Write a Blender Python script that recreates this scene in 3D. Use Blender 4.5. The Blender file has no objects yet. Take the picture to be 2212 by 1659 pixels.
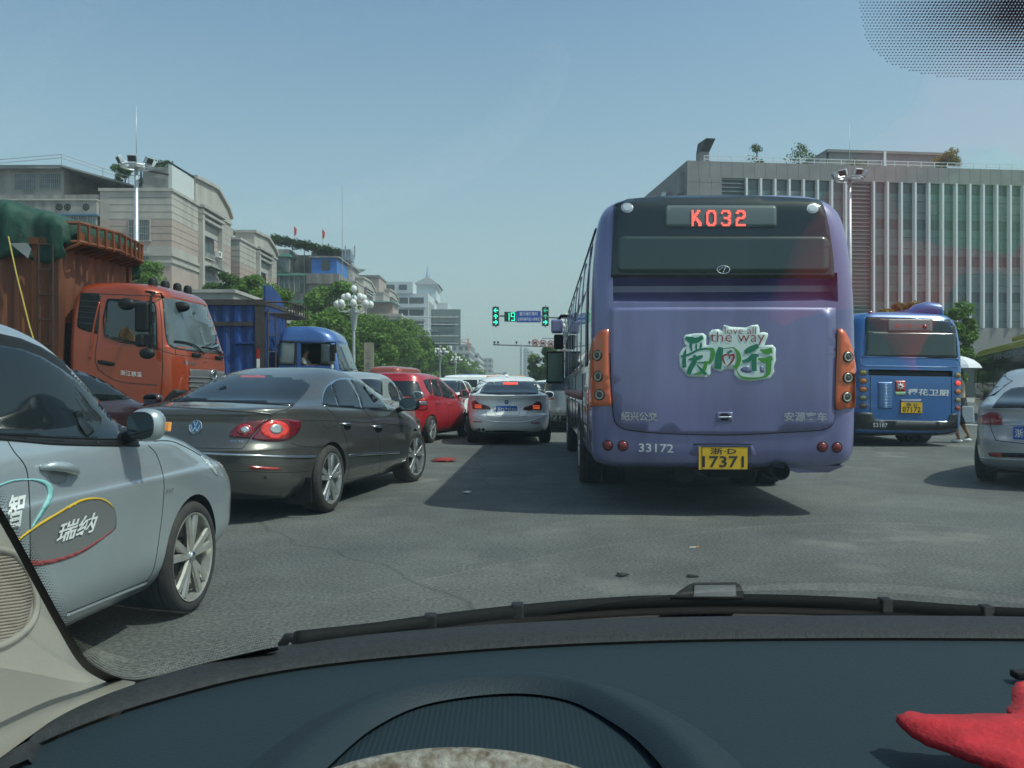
import bpy, bmesh, math, random
from mathutils import Vector, Matrix, geometry
from mathutils.bvhtree import BVHTree
R = math.radians; PI = math.pi
sc = bpy.context.scene
COL = sc.collection
random.seed(7)

# ------------------------------------------------------------------ camera
EYE = Vector((0, 0, 1.20)); FPX = 1850.0; CX = 1106.0; HY = 837.0      # focal length and horizon in a 2212 px wide frame
cam = bpy.data.cameras.new("camera"); camo = bpy.data.objects.new("camera", cam); COL.objects.link(camo)
camo.location = EYE; camo.rotation_euler = (R(90), 0, 0)
cam.sensor_width = 36; cam.lens = 36 * FPX / 2212; cam.shift_y = (HY - 829.5) / 2212
cam.clip_start = 0.02; cam.clip_end = 6000
cam.dof.use_dof = True; cam.dof.focus_distance = 14; cam.dof.aperture_fstop = 70
sc.camera = camo

# ------------------------------------------------------------------ sky, sun, exposure
SUNV = Vector((0.62, -0.20, 1.0)).normalized()
elev = math.asin(SUNV.z); azim = math.atan2(SUNV.x, SUNV.y)
w = bpy.data.worlds.new("World"); sc.world = w; w.use_nodes = True
nt = w.node_tree; nt.nodes.clear()
sky = nt.nodes.new("ShaderNodeTexSky"); sky.sky_type = 'NISHITA'; sky.sun_disc = False
sky.sun_elevation = elev; sky.sun_rotation = azim; sky.air_density = 1.0; sky.dust_density = 2.2; sky.ozone_density = 1.6
tint = nt.nodes.new("ShaderNodeMixRGB"); tint.blend_type = 'MULTIPLY'; tint.inputs[0].default_value = 1.0
tint.inputs[2].default_value = (0.92, 0.99, 0.94, 1)
bg = nt.nodes.new("ShaderNodeBackground"); bg.inputs[1].default_value = 0.13
wo = nt.nodes.new("ShaderNodeOutputWorld")
nt.links.new(sky.outputs[0], tint.inputs[1]); tc = nt.nodes.new("ShaderNodeTexCoord"); sx = nt.nodes.new("ShaderNodeSeparateXYZ"); nt.links.new(tc.outputs["Generated"], sx.inputs[0])
hr = nt.nodes.new("ShaderNodeValToRGB"); hr.color_ramp.elements[0].position = 0.0; hr.color_ramp.elements[0].color = (.75, .75, .75, 1); hr.color_ramp.elements[1].position = .42; hr.color_ramp.elements[1].color = (0, 0, 0, 1); nt.links.new(sx.outputs[2], hr.inputs[0])
hm = nt.nodes.new("ShaderNodeMixRGB"); hm.inputs[2].default_value = (2.95, 3.45, 3.45, 1); nt.links.new(hr.outputs[0], hm.inputs[0]); nt.links.new(tint.outputs[0], hm.inputs[1]); nt.links.new(hm.outputs[0], bg.inputs[0]); nt.links.new(bg.outputs[0], wo.inputs[0])
sun = bpy.data.lights.new("sun", 'SUN'); sun.energy = 3.0; sun.angle = R(0.6); sun.color = (1.0, 0.96, 0.88)
suno = bpy.data.objects.new("sun", sun); COL.objects.link(suno)
suno.rotation_euler = (-SUNV).to_track_quat('-Z', 'Y').to_euler()
sc.view_settings.view_transform = 'Standard'; sc.view_settings.look = 'None'
sc.view_settings.exposure = 0.40; sc.view_settings.gamma = 1.0
sc.cycles.use_denoising = True
sc.cycles.transparent_max_bounces = 16; sc.cycles.max_bounces = 8; sc.cycles.volume_bounces = 0

# ------------------------------------------------------------------ materials
MATS = {}
def mat(name, col, rough=0.6, metal=0.0, coat=0.0, spec=0.5, noise=None, bump=None, emit=None, coatr=0.04, two=None, stretch=None):
    """noise=(scale, amount[, colour2]) varies the colour; bump=(scale, strength)."""
    if name in MATS: return MATS[name]
    m = bpy.data.materials.new(name); m.use_nodes = True; MATS[name] = m
    n = m.node_tree.nodes; l = m.node_tree.links; b = n["Principled BSDF"]
    b.inputs["Base Color"].default_value = (*col, 1); b.inputs["Roughness"].default_value = rough
    b.inputs["Metallic"].default_value = metal; b.inputs["Coat Weight"].default_value = coat
    b.inputs["Coat Roughness"].default_value = coatr; b.inputs["Specular IOR Level"].default_value = spec
    if emit:
        b.inputs["Emission Color"].default_value = (*emit[0], 1); b.inputs["Emission Strength"].default_value = emit[1]
    tc = n.new("ShaderNodeTexCoord"); src = tc.outputs["Object"]
    if stretch:
        mp = n.new("ShaderNodeMapping"); mp.inputs["Scale"].default_value = stretch
        l.new(src, mp.inputs[0]); src = mp.outputs[0]
    if noise:
        t = n.new("ShaderNodeTexNoise"); t.inputs["Scale"].default_value = noise[0]; t.inputs["Detail"].default_value = 6
        l.new(src, t.inputs["Vector"])
        r = n.new("ShaderNodeValToRGB"); r.color_ramp.elements[0].position = 0.33; r.color_ramp.elements[1].position = 0.68
        c2 = noise[2] if len(noise) > 2 else tuple(c * (1 - noise[1]) for c in col)
        c1 = col if len(noise) > 2 else tuple(min(1, c * (1 + noise[1] * .5)) for c in col)
        r.color_ramp.elements[0].color = (*c2, 1); r.color_ramp.elements[1].color = (*c1, 1)
        l.new(t.outputs[0], r.inputs[0]); l.new(r.outputs[0], b.inputs["Base Color"])
    if bump:
        t = n.new("ShaderNodeTexNoise"); t.inputs["Scale"].default_value = bump[0]; t.inputs["Detail"].default_value = 4
        bp = n.new("ShaderNodeBump"); bp.inputs["Strength"].default_value = bump[1]; bp.inputs["Distance"].default_value = bump[2] if len(bump) > 2 else .01
        l.new(src, t.inputs["Vector"]); l.new(t.outputs[0], bp.inputs["Height"]); l.new(bp.outputs[0], b.inputs["Normal"])
    return m
def paint(name, col, metal=.35, rough=.34, coat=1.0):
    """car paint: coated base with faint road dust"""
    return mat(name, col, rough, metal, coat, noise=(2.2, .10), coatr=.05)
GLASS = mat("dark_window_glass", (.010, .014, .016), .04, 0, 0, spec=.5)
GLASSB = mat("tinted_rear_glass", (.010, .014, .018), .08, 0, 0, spec=.75)
BLACK = mat("black_plastic", (.010, .011, .012), .55, spec=.3, noise=(9, .25))
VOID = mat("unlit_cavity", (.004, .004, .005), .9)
RUBBER = mat("tyre_rubber", (.022, .021, .020), .8, noise=(14, .4, (.038, .034, .030)), bump=(60, .3, .004))
CHROME = mat("bright_chrome", (.72, .74, .75), .12, 1.0)
ALLOY = mat("silver_alloy", (.55, .57, .57), .28, .75, noise=(12, .18))
ALLOYD = mat("dusty_dark_alloy", (.16, .15, .14), .6, .3, noise=(20, .3))
WHITE = mat("white_marking", (.72, .74, .72), .5, noise=(20, .06))
SEAMM = mat("panel_gap_black", (.010, .010, .011), .7)
MIRRORG = mat("mirror_glass", (.30, .36, .38), .05, 1.0)
REDL = mat("red_tail_lens", (.30, .006, .010), .12, 0, 1.0, noise=(26, .35))
REDD = mat("dark_red_lens", (.13, .004, .010), .10, 0, 1.0)
REDR = mat("red_reflector", (.42, .03, .03), .25, 0, .5)
AMBER = mat("amber_lens", (.75, .28, .05), .2, 0, .6)
PLATEB = mat("blue_plate", (.015, .10, .42), .4)
PLATEY = mat("yellow_plate", (.78, .46, .01), .4, noise=(14, .12))
INK = mat("black_lettering", (.02, .02, .02), .5)

# ------------------------------------------------------------------ mesh helpers
class MB:
    def __init__(s): s.v = []; s.f = []; s.m = []; s.mats = []
    def mi(s, m):
        if m not in s.mats: s.mats.append(m)
        return s.mats.index(m)
    def add(s, vs, fs, m):
        o = len(s.v); k = s.mi(m); s.v += [Vector(v) for v in vs]
        for f in fs: s.f.append([i + o for i in f]); s.m.append(k)
        return s
    def box(s, a, b, m, M=None):
        x0, y0, z0 = a; x1, y1, z1 = b
        vs = [Vector(p) for p in ((x0,y0,z0),(x1,y0,z0),(x1,y1,z0),(x0,y1,z0),(x0,y0,z1),(x1,y0,z1),(x1,y1,z1),(x0,y1,z1))]
        if M: vs = [M @ v for v in vs]
        return s.add(vs, [(0,3,2,1),(4,5,6,7),(0,1,5,4),(1,2,6,5),(2,3,7,6),(3,0,4,7)], m)
    def bar(s, p, q, w, m, h=None, up=(0,0,1)):
        p = Vector(p); q = Vector(q); d = (q - p); L = d.length
        if L < 1e-6: return s
        d.normalize(); u = Vector(up)
        if abs(d.dot(u)) > .98: u = Vector((1, 0, 0))
        a = d.cross(u).normalized(); b = a.cross(d).normalized(); h = h or w
        vs = [P + a * (i * w / 2) + b * (j * h / 2) for P in (p, q) for i, j in ((-1,-1),(1,-1),(1,1),(-1,1))]
        return s.add(vs, [(3,2,1,0),(4,5,6,7),(0,1,5,4),(1,2,6,5),(2,3,7,6),(3,0,4,7)], m)
    def tube(s, pts, r, m, n=8, close=False, caps=True):
        pts = [Vector(p) for p in pts]; N = len(pts); vs = []; fs = []
        rr = r if isinstance(r, (list, tuple)) else [r] * N
        pa = None
        for i, p in enumerate(pts):
            if close: d = pts[(i + 1) % N] - pts[i - 1]
            else: d = pts[min(i + 1, N - 1)] - pts[max(i - 1, 0)]
            if d.length < 1e-9: d = Vector((0, 0, 1))
            d.normalize()
            if pa is None:
                u = Vector((0, 0, 1)) if abs(d.z) < .9 else Vector((1, 0, 0)); a = d.cross(u).normalized()
            else:
                a = (pa - d * pa.dot(d)); a = a.normalized() if a.length > 1e-6 else d.orthogonal().normalized()
            pa = a; b = d.cross(a)
            for k in range(n):
                t = 2 * PI * k / n; vs.append(p + a * (math.cos(t) * rr[i]) + b * (math.sin(t) * rr[i]))
        for i in range(N if close else N - 1):
            j = (i + 1) % N
            for k in range(n): fs.append((i*n+k, i*n+(k+1)%n, j*n+(k+1)%n, j*n+k))
        if caps and not close: fs.append(tuple(range(n))[::-1]); fs.append(tuple((N-1)*n+k for k in range(n)))
        return s.add(vs, fs, m)
    def lathe(s, prof, m, n=32, axis='z', c=(0,0,0), M=None):
        """prof: (radius, height) pairs, revolved"""
        vs = []; fs = []; P = len(prof); c = Vector(c)
        for k in range(n):
            t = 2 * PI * k / n
            for r, h in prof:
                if axis == 'z': v = Vector((r*math.cos(t), r*math.sin(t), h))
                elif axis == 'y': v = Vector((r*math.cos(t), h, r*math.sin(t)))
                else: v = Vector((h, r*math.cos(t), r*math.sin(t)))
                v += c; vs.append(M @ v if M else v)
        for k in range(n):
            for i in range(P - 1): fs.append((k*P+i, ((k+1)%n)*P+i, ((k+1)%n)*P+i+1, k*P+i+1))
        return s.add(vs, fs, m)
    def ball(s, c, r, m, n=12, sc_=(1,1,1)):
        prof = [(max(1e-4, r*math.sin(PI*i/n)), -r*math.cos(PI*i/n)) for i in range(n+1)]
        vs0 = len(s.v); s.lathe(prof, m, n=n*2); c = Vector(c)
        for i in range(vs0, len(s.v)): v = s.v[i]; s.v[i] = Vector((v.x*sc_[0], v.y*sc_[1], v.z*sc_[2])) + c
        return s
    def prism(s, poly, h0, h1, m, M=None, mt=None):
        """poly: 2-D outline (x,y), extruded from z=h0 to h1 (then M)"""
        n = len(poly); vs = [Vector((x, y, h0)) for x, y in poly] + [Vector((x, y, h1)) for x, y in poly]
        if M: vs = [M @ v for v in vs]
        s.add(vs, [tuple(range(n))[::-1], tuple(range(n, 2*n))] + [(i, (i+1) % n, n+(i+1) % n, n+i) for i in range(n)], m)
        return s
    def quad(s, pts, m): return s.add(pts, [tuple(range(len(pts)))], m)
    def build(s, name, parent=None, smooth=False, bevel=0, seg=2, solid=0, angle=40, label=None):
        me = bpy.data.meshes.new(name); me.from_pydata([tuple(v) for v in s.v], [], s.f)
        for m in s.mats: me.materials.append(m)
        me.polygons.foreach_set("material_index", s.m)
        me.update()
        o = bpy.data.objects.new(name, me); COL.objects.link(o)
        if smooth:
            me.shade_smooth()
            if smooth == 'auto': me.set_sharp_from_angle(angle=R(angle))
        if bevel:
            b = o.modifiers.new("b", 'BEVEL'); b.width = bevel; b.segments = seg; b.limit_method = 'ANGLE'; b.angle_limit = R(35); b.harden_normals = False
        if solid:
            b = o.modifiers.new("s", 'SOLIDIFY'); b.thickness = solid; b.offset = -1
        if parent: o.parent = parent
        if label: o['label'] = label
        return o
def tag(o, label, cat, group=None, kind=None):
    o['label'] = label; o['category'] = cat
    if group: o['group'] = group
    if kind: o['kind'] = kind
    return o
def struct(o, kind='structure'): o['kind'] = kind; return o
def thing(name, label, cat, loc=(0,0,0), rz=0, group=None, rx=0, ry=0):
    o = bpy.data.objects.new(name, None); COL.objects.link(o); o.empty_display_size = .3
    o.location = loc; o.rotation_euler = (rx, ry, rz)
    o['W'] = 0; del o['W']
    return tag(o, label, cat, group)
def wm(o): return Matrix.Translation(o.location) @ o.rotation_euler.to_matrix().to_4x4()
def copy_tree(o, parent=None):
    c = o.copy(); COL.objects.link(c)
    if parent: c.parent = parent
    for ch in list(o.children): copy_tree(ch, c)
    return c
def W(px, py, Y): return Vector(((px - CX) * Y / FPX, Y, 1.20 - (py - HY) * Y / FPX))
def crm(pts, n=6, closed=False):
    """Catmull-Rom through points"""
    N = len(pts); out = []; D = len(pts[0])
    rng = range(N if closed else N - 1)
    for i in rng:
        p = [pts[(i + k) % N] if closed else pts[min(max(i + k, 0), N - 1)] for k in (-1, 0, 1, 2)]
        for j in range(n):
            t = j / n
            out.append(tuple(.5 * (2*p[1][d] + (p[2][d]-p[0][d])*t + (2*p[0][d]-5*p[1][d]+4*p[2][d]-p[3][d])*t*t + (3*p[1][d]-p[0][d]-3*p[2][d]+p[3][d])*t**3) for d in range(D)))
    if not closed: out.append(tuple(pts[-1]))
    return out
def rrect(x0, y0, x1, y1, r, n=5):
    out = []
    for cx, cy, a in ((x1-r, y1-r, 0), (x0+r, y1-r, 90), (x0+r, y0+r, 180), (x1-r, y0+r, 270)):
        for k in range(n+1): t = R(a + 90*k/n); out.append((cx + r*math.cos(t), cy + r*math.sin(t)))
    return out
def circ(cx, cy, rx, ry=None, n=20): return [(cx + rx*math.cos(2*PI*k/n), cy + (ry or rx)*math.sin(2*PI*k/n)) for k in range(n)]
_tc = {}
def text2d(s, bold=0.0, res=2):
    """2-D mesh of a string: verts, tris, bbox"""
    k = (s, bold, res)
    if k in _tc: return _tc[k]
    c = bpy.data.curves.new('t', 'FONT'); c.body = s; c.offset = bold; c.resolution_u = res
    o = bpy.data.objects.new('t', c); COL.objects.link(o)
    e = o.evaluated_get(bpy.context.evaluated_depsgraph_get()); m = e.to_mesh()
    vs = [(v.co.x, v.co.y) for v in m.vertices]; fs = [tuple(p.vertices) for p in m.polygons]
    e.to_mesh_clear(); bpy.data.objects.remove(o); bpy.data.curves.remove(c)
    x0 = min(v[0] for v in vs); x1 = max(v[0] for v in vs); y0 = min(v[1] for v in vs); y1 = max(v[1] for v in vs)
    _tc[k] = ([((x-x0)/(x1-x0), (y-y0)/(y1-y0)) for x, y in vs], fs, (x1-x0)/(y1-y0)); return _tc[k]
def sign_text(name, s, m, parent, o, ux, uy, bold=.01, lab=None):
    """flat text in the rectangle spanned by ux, uy from corner o"""
    vs, fs, a = text2d(s, bold); o = Vector(o); ux = Vector(ux); uy = Vector(uy)
    b = MB(); b.add([o + ux*x + uy*y for x, y in vs], fs, m)
    return b.build(name, parent, label=lab)

# ------------------------------------------------------------------ working on a curved body
class Body:
    """mesh data kept in local space for ray casting parts onto it"""
    def __init__(s, root, vs, fs):
        s.root = root; s.vs = vs; s.fs = fs; s.bvh = BVHTree.FromPolygons(vs, fs); s.M = wm(root); s.Mi = s.M.inverted()
    def px(s, k):
        """photo-pixel tracing: k=(x0,y0,scale) of the crop the numbers were read from"""
        o = s.Mi @ EYE; R3 = s.Mi.to_3x3()
        def f(u, v):
            X = (k[0] + u*k[2]) / 1.80832; Y = (k[1] + v*k[2]) / 1.80832
            return o, (R3 @ Vector(((X-CX)/FPX, 1, -(Y-HY)/FPX))).normalized()
        return f
    def side(s, sgn=-1): return lambda u, v: (Vector((u, sgn*4, v)), Vector((0, -sgn, 0)))
    def rear(s): return lambda u, v: (Vector((-14, u, v)), Vector((1, 0, 0)))
    def front(s): return lambda u, v: (Vector((20, u, v)), Vector((-1, 0, 0)))
    def top(s): return lambda u, v: (Vector((u, v, 9)), Vector((0, 0, -1)))
    def hits(s, pts, proj):
        res = []; ts = []
        for u, v in pts:
            o, d = proj(u, v); h = s.bvh.ray_cast(o, d)
            if h[0] is None: res.append((o, d)); continue
            n = h[1] if h[1].dot(d) < 0 else -h[1]
            res.append((h[0], n, 1)); ts.append(h[3])
        tm = sum(ts)/len(ts) if ts else 5
        out = []
        for r in res:
            if len(r) == 3: out.append((r[0], r[1])); continue
            o, d = r; q = s.bvh.find_nearest(o + d*tm); q = s.bvh.find_nearest(o + d*(q[0]-o).dot(d))
            n = q[1] if q[1].dot(d) < .3 else -q[1]; out.append((q[0], n))
        return out
def fillpoly(poly, step):
    """triangulated outline with inner grid points"""
    vs = []; n = len(poly)
    for i in range(n):
        a = Vector(poly[i]); b = Vector(poly[(i+1) % n]); k = max(1, int((b-a).length/step))
        for j in range(k): vs.append(a.lerp(b, j/k))
    N = len(vs); x0 = min(v.x for v in vs); x1 = max(v.x for v in vs); y0 = min(v.y for v in vs); y1 = max(v.y for v in vs)
    def inside(x, y):
        c = False
        for i in range(N):
            a = vs[i]; b = vs[i-1]
            if (a.y > y) != (b.y > y) and x < (b.x-a.x)*(y-a.y)/(b.y-a.y)+a.x: c = not c
        return c
    g = []
    y = y0 + step/2
    while y < y1:
        x = x0 + step/2
        while x < x1:
            if inside(x, y) and min((Vector((x, y))-v).length for v in vs) > step*.45: g.append(Vector((x, y)))
            x += step
        y += step
    r = geometry.delaunay_2d_cdt(vs + g, [], [list(range(N))], 1, 1e-6)
    return [tuple(v) for v in r[0]], [tuple(f) for f in r[2]]
def decal(B, name, poly, proj, m, parent=None, off=.005, step=None, mirror=False, thick=None, smooth=True, label=None):
    if step is None:
        w_ = max(p[0] for p in poly) - min(p[0] for p in poly); step = w_/14
    v2, fs = fillpoly(poly, step); H = B.hits(v2, proj); b = MB()
    vs = [p + n*off for p, n in H]; b.add(vs, fs, m)
    # face the normals outwards
    f = fs[len(fs)//2]; nn = (vs[f[1]]-vs[f[0]]).cross(vs[f[2]]-vs[f[0]])
    if nn.dot(H[f[0]][1]) < 0: b.f = [x[::-1] for x in b.f]
    o = b.build(name, parent or B.root, smooth=smooth, solid=thick or off*.9, label=label)
    if mirror:
        b2 = MB(); b2.add([Vector((v.x, -v.y, v.z)) for v in vs], [x[::-1] for x in b.f], m)
        b2.build(name, parent or B.root, smooth=smooth, solid=thick or off*.9, label=label)
    return o
def trim(B, name, pts, proj, m, r=.006, off=.002, parent=None, mirror=False, closed=False, n=8, flat=1, label=None):
    """round trim or panel gap laid along the body"""
    c = crm(pts, n, closed); H = B.hits(c, proj); P = [p + q*off for p, q in H]
    b = MB(); b.tube(P, r, m, n=6, close=closed)
    if mirror: b.tube([Vector((p.x, -p.y, p.z)) for p in P], r, m, n=6, close=closed)
    return b.build(name, parent or B.root, smooth=True, label=label)
def btext(B, name, s, quad, proj, m, off=.007, bold=.01, parent=None, label=None):
    """text laid on the body; quad = bottom-left, bottom-right, top-right, top-left in proj units"""
    vs, fs, a = text2d(s, bold); q = [Vector(p) for p in quad]
    W_ = (q[1]-q[0]).length
    if W_ > 40 or True:
        bm = bmesh.new(); V_ = [bm.verts.new((x*a, y, 0)) for x, y in vs]
        for f in fs:
            try: bm.faces.new([V_[i] for i in f])
            except ValueError: pass
        for _ in range(3):
            E_ = [e for e in bm.edges if e.calc_length() > .28]
            if E_: bmesh.ops.subdivide_edges(bm, edges=E_, cuts=1)
            bmesh.ops.triangulate(bm, faces=[f for f in bm.faces if len(f.verts) > 3])
        bm.verts.index_update(); vs = [(v.co.x/a, v.co.y) for v in bm.verts]; fs = [tuple(v.index for v in f.verts) for f in bm.faces]; bm.free()
    pts = [tuple((q[0]*(1-x)+q[1]*x)*(1-y) + (q[3]*(1-x)+q[2]*x)*y) for x, y in vs]
    H = B.hits(pts, proj); b = MB(); b.add([p + n*off for p, n in H], fs, m)
    return b.build(name, parent or B.root, label=label)

def ring(xr, xf, w, nr, nf, xm=None, q=30):
    if xm is None: xm = (xr + xf)/2
    out = []
    def quarter(hx, hw, n):
        P = []
        if n < 1:      # n is a corner radius in metres, with slightly crowned ends and sides
            r = min(n, hw*.95)
            for i in range(81): y = (hw-r)*i/80; P.append((hx - .035*(y/hw)**2, y))
            e = .035*((hw-r)/hw)**2
            for i in range(1, 80): a = PI/2*i/80; P.append((hx-e-r+r*math.cos(a), hw-r+r*math.sin(a)))
            for i in range(82): x = (hx-e-r)*(1-i/81); P.append((x, hw))
            P = P[:241]; 
            while len(P) < 241: P.append(P[-1])
            L = [0]
            for i in range(1, 241): L.append(L[-1] + math.hypot(P[i][0]-P[i-1][0], P[i][1]-P[i-1][1]))
            # dense at the end and corner, sparse along the side
            o = []; Lc = L[159]; kk = int(q*.72); ds = [Lc*i/kk for i in range(kk)] + [Lc + (L[-1]-Lc)*i/(q-kk) for i in range(q-kk)]; j = 0
            for d in ds:
                while j < 239 and L[j+1] < d: j += 1
                f = (d-L[j])/max(1e-9, L[j+1]-L[j]); o.append((P[j][0]+(P[j+1][0]-P[j][0])*f, P[j][1]+(P[j+1][1]-P[j][1])*f))
            return o
        for i in range(241):
            t = PI/2*i/240; P.append((hx*math.cos(t)**(2/n), hw*math.sin(t)**(2/n)))
        L = [0]
        for i in range(1, 241): L.append(L[-1] + math.hypot(P[i][0]-P[i-1][0], P[i][1]-P[i-1][1]))
        o = []; j = 0
        for k in range(q):
            d = L[-1]*k/q
            while j < 239 and L[j+1] < d: j += 1
            f = (d-L[j])/max(1e-9, L[j+1]-L[j]); o.append((P[j][0]+(P[j+1][0]-P[j][0])*f, P[j][1]+(P[j+1][1]-P[j][1])*f))
        return o
    A = quarter(xf-xm, w, nf); Bq = quarter(xm-xr, w, nr)
    full_a = A + [(0, w)]; full_b = Bq + [(0, w)]
    for x, y in A: out.append((xm+x, y))
    for x, y in full_b[::-1][:-1]: out.append((xm-x, y))
    for x, y in Bq: out.append((xm-x, -y))
    for x, y in full_a[::-1][:-1]: out.append((xm+x, -y))
    return out
def body_from_keys(keys, n=7, q=30):
    """keys: (z, x_rear, x_front, halfwidth, n_rear, n_front); a stack of plan-view slices"""
    K = crm([tuple(k) for k in keys], n); vs = []; fs = []
    for z, xr, xf, w_, nr, nf in K:
        for x, y in ring(xr, xf, max(w_, .01), nr, nf, q=q): vs.append(Vector((x, y, z)))
    N = 4*q; L = len(K)
    for i in range(L-1):
        for k in range(N): a = i*N+k; b_ = i*N+(k+1) % N; fs.append((a, b_, b_+N, a+N))
    fs.append(tuple(range(N))[::-1]); fs.append(tuple((L-1)*N+k for k in range(N)))
    return vs, fs
def cut(name, vs, fs, m, cutters, root, cm=None, angle=35):
    """closed body with pieces cut out: cutters = MBs"""
    b = MB(); b.add(vs, fs, m); o = b.build(name, None); bmx = bmesh.new(); bmx.from_mesh(o.data); bmesh.ops.recalc_face_normals(bmx, faces=bmx.faces); bmx.to_mesh(o.data); bmx.free()
    o.data.materials.append(cm or VOID)
    for c in cutters:
        c2 = MB(); c2.v = c.v; c2.f = c.f; c2.mats = [m, cm or VOID]; c2.m = [1]*len(c.f)
        co = c2.build('cutter'); md = o.modifiers.new('x', 'BOOLEAN'); md.object = co; md.operation = 'DIFFERENCE'; md.solver = 'EXACT'
        bmx = bmesh.new(); bmx.from_mesh(co.data); bmesh.ops.recalc_face_normals(bmx, faces=bmx.faces); bmx.to_mesh(co.data); bmx.free()
        bpy.context.view_layer.update()
        e = o.evaluated_get(bpy.context.evaluated_depsgraph_get()); me = bpy.data.meshes.new_from_object(e)
        o.modifiers.clear(); old = o.data; o.data = me; bpy.data.meshes.remove(old)
        cd = co.data; bpy.data.objects.remove(co); bpy.data.meshes.remove(cd)
    me = o.data; me.name = name; me.shade_smooth()
    # keep the smooth shading of the uncut shell: take its normals for every face that lies on it
    bv = BVHTree.FromPolygons(vs, fs); vn = [Vector() for _ in vs]; ca = math.cos(R(angle))
    cen = sum(vs, Vector())/len(vs)
    for f in fs[:-2]:
        n_ = (vs[f[2]]-vs[f[0]]).cross(vs[f[3]]-vs[f[1]])
        for i in f: vn[i] += n_
    vn = [v.normalized() for v in vn]; out = []
    flip = 1 if sum(v.dot(p-cen) for v, p in list(zip(vn, vs))[::7]) > 0 else -1
    cache = {}
    for p in me.polygons:
        pn = p.normal.copy()
        for li in p.loop_indices:
            vi = me.loops[li].vertex_index; co_ = me.vertices[vi].co
            if p.material_index != 0: out.append(pn); continue
            if vi not in cache:
                r_ = bv.find_nearest(co_); fi = r_[2]; acc = Vector()
                if r_[3] < .002 and fi < len(fs)-2:
                    for i in fs[fi]: acc += vn[i]/((vs[i]-co_).length+1e-4)**2
                cache[vi] = (acc*flip).normalized() if acc.length > 0 else None
            n_ = cache[vi]; out.append(n_ if n_ is not None and n_.dot(pn) > ca else pn)
    me.normals_split_custom_set([tuple(v) for v in out]); o.parent = root
    return o
def ycyl(x, z, r, y0, y1, n=40):
    b = MB(); pts = [(x + r*math.cos(2*PI*k/n), z + r*math.sin(2*PI*k/n)) for k in range(n)]
    vs = [(p[0], y0, p[1]) for p in pts] + [(p[0], y1, p[1]) for p in pts]
    b.add(vs, [tuple(range(n)), tuple(range(n, 2*n))[::-1]] + [(i, n+i, n+(i+1) % n, (i+1) % n) for i in range(n)], VOID); return b
# ================================================================== the setting
def road_mat():
    m = bpy.data.materials.new("asphalt"); m.use_nodes = True; n = m.node_tree.nodes; l = m.node_tree.links; b = n["Principled BSDF"]
    tc = n.new("ShaderNodeTexCoord")
    def nz(scale, det=5):
        t = n.new("ShaderNodeTexNoise"); t.inputs["Scale"].default_value = scale; t.inputs["Detail"].default_value = det; l.new(tc.outputs["Object"], t.inputs["Vector"]); return t
    big = nz(.35, 4); mid = nz(2.3, 6); fine = nz(45, 4)
    vo = n.new("ShaderNodeTexVoronoi"); vo.inputs["Scale"].default_value = 46; l.new(tc.outputs["Object"], vo.inputs["Vector"])
    def ramp(src, p0, p1, c0, c1):
        r = n.new("ShaderNodeValToRGB"); e = r.color_ramp.elements; e[0].position = p0; e[1].position = p1; e[0].color = (*c0, 1); e[1].color = (*c1, 1); l.new(src, r.inputs[0]); return r
    def mix(t, f, a, c):
        x = n.new("ShaderNodeMixRGB"); x.blend_type = t
        if isinstance(f, float): x.inputs[0].default_value = f
        else: l.new(f, x.inputs[0])
        l.new(a, x.inputs[1])
        if isinstance(c, tuple): x.inputs[2].default_value = (*c, 1)
        else: l.new(c, x.inputs[2])
        return x.outputs[0]
    c = ramp(big.outputs[0], .35, .7, (.082, .088, .085), (.138, .143, .130)).outputs[0]
    c = mix('MULTIPLY', .6, c, ramp(mid.outputs[0], .3, .7, (.72, .72, .72), (1.15, 1.15, 1.15)).outputs[0])
    c = mix('MULTIPLY', .8, c, ramp(fine.outputs[0], .35, .65, (.50, .50, .50), (1.45, 1.45, 1.45)).outputs[0])
    st = ramp(vo.outputs["Distance"], .0, .22, (1, 1, 1), (0, 0, 0)).outputs[0]     # pale stone chips
    wn = n.new("ShaderNodeTexNoise"); wn.inputs["Scale"].default_value = 40; l.new(tc.outputs["Object"], wn.inputs["Vector"])
    sel = ramp(wn.outputs[0], .53, .57, (0, 0, 0), (1, 1, 1)).outputs[0]
    c = mix('MIX', mix('MULTIPLY', 1.0, st, sel), c, (.30, .29, .26))
    # worn pale scrapes
    sc1 = nz(1.1, 10); sc2 = nz(.16, 3)
    sm = mix('MULTIPLY', 1.0, ramp(sc1.outputs[0], .56, .66, (0, 0, 0), (1, 1, 1)).outputs[0], ramp(sc2.outputs[0], .45, .60, (0, 0, 0), (.5, .5, .5)).outputs[0])
    c = mix('MIX', sm, c, (.25, .25, .225))
    # thin tar-filled cracks
    v2 = n.new("ShaderNodeTexVoronoi"); v2.feature = 'DISTANCE_TO_EDGE'; v2.inputs["Scale"].default_value = .16
    wp = n.new("ShaderNodeTexNoise"); wp.inputs["Scale"].default_value = .8; l.new(tc.outputs["Object"], wp.inputs["Vector"])
    ad = n.new("ShaderNodeVectorMath"); ad.operation = 'ADD'; l.new(tc.outputs["Object"], ad.inputs[0]); l.new(wp.outputs["Color"], ad.inputs[1]); l.new(ad.outputs[0], v2.inputs["Vector"])
    c = mix('MIX', ramp(v2.outputs["Distance"], .0, .0016, (.55, .55, .55), (0, 0, 0)).outputs[0], c, (.04, .04, .04))
    l.new(c, b.inputs["Base Color"]); b.inputs["Roughness"].default_value = .82; b.inputs["Specular IOR Level"].default_value = .35
    bp = n.new("ShaderNodeBump"); bp.inputs["Strength"].default_value = .5; bp.inputs["Distance"].default_value = .006
    l.new(fine.outputs[0], bp.inputs["Height"]); l.new(bp.outputs[0], b.inputs["Normal"])
    return m
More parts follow.
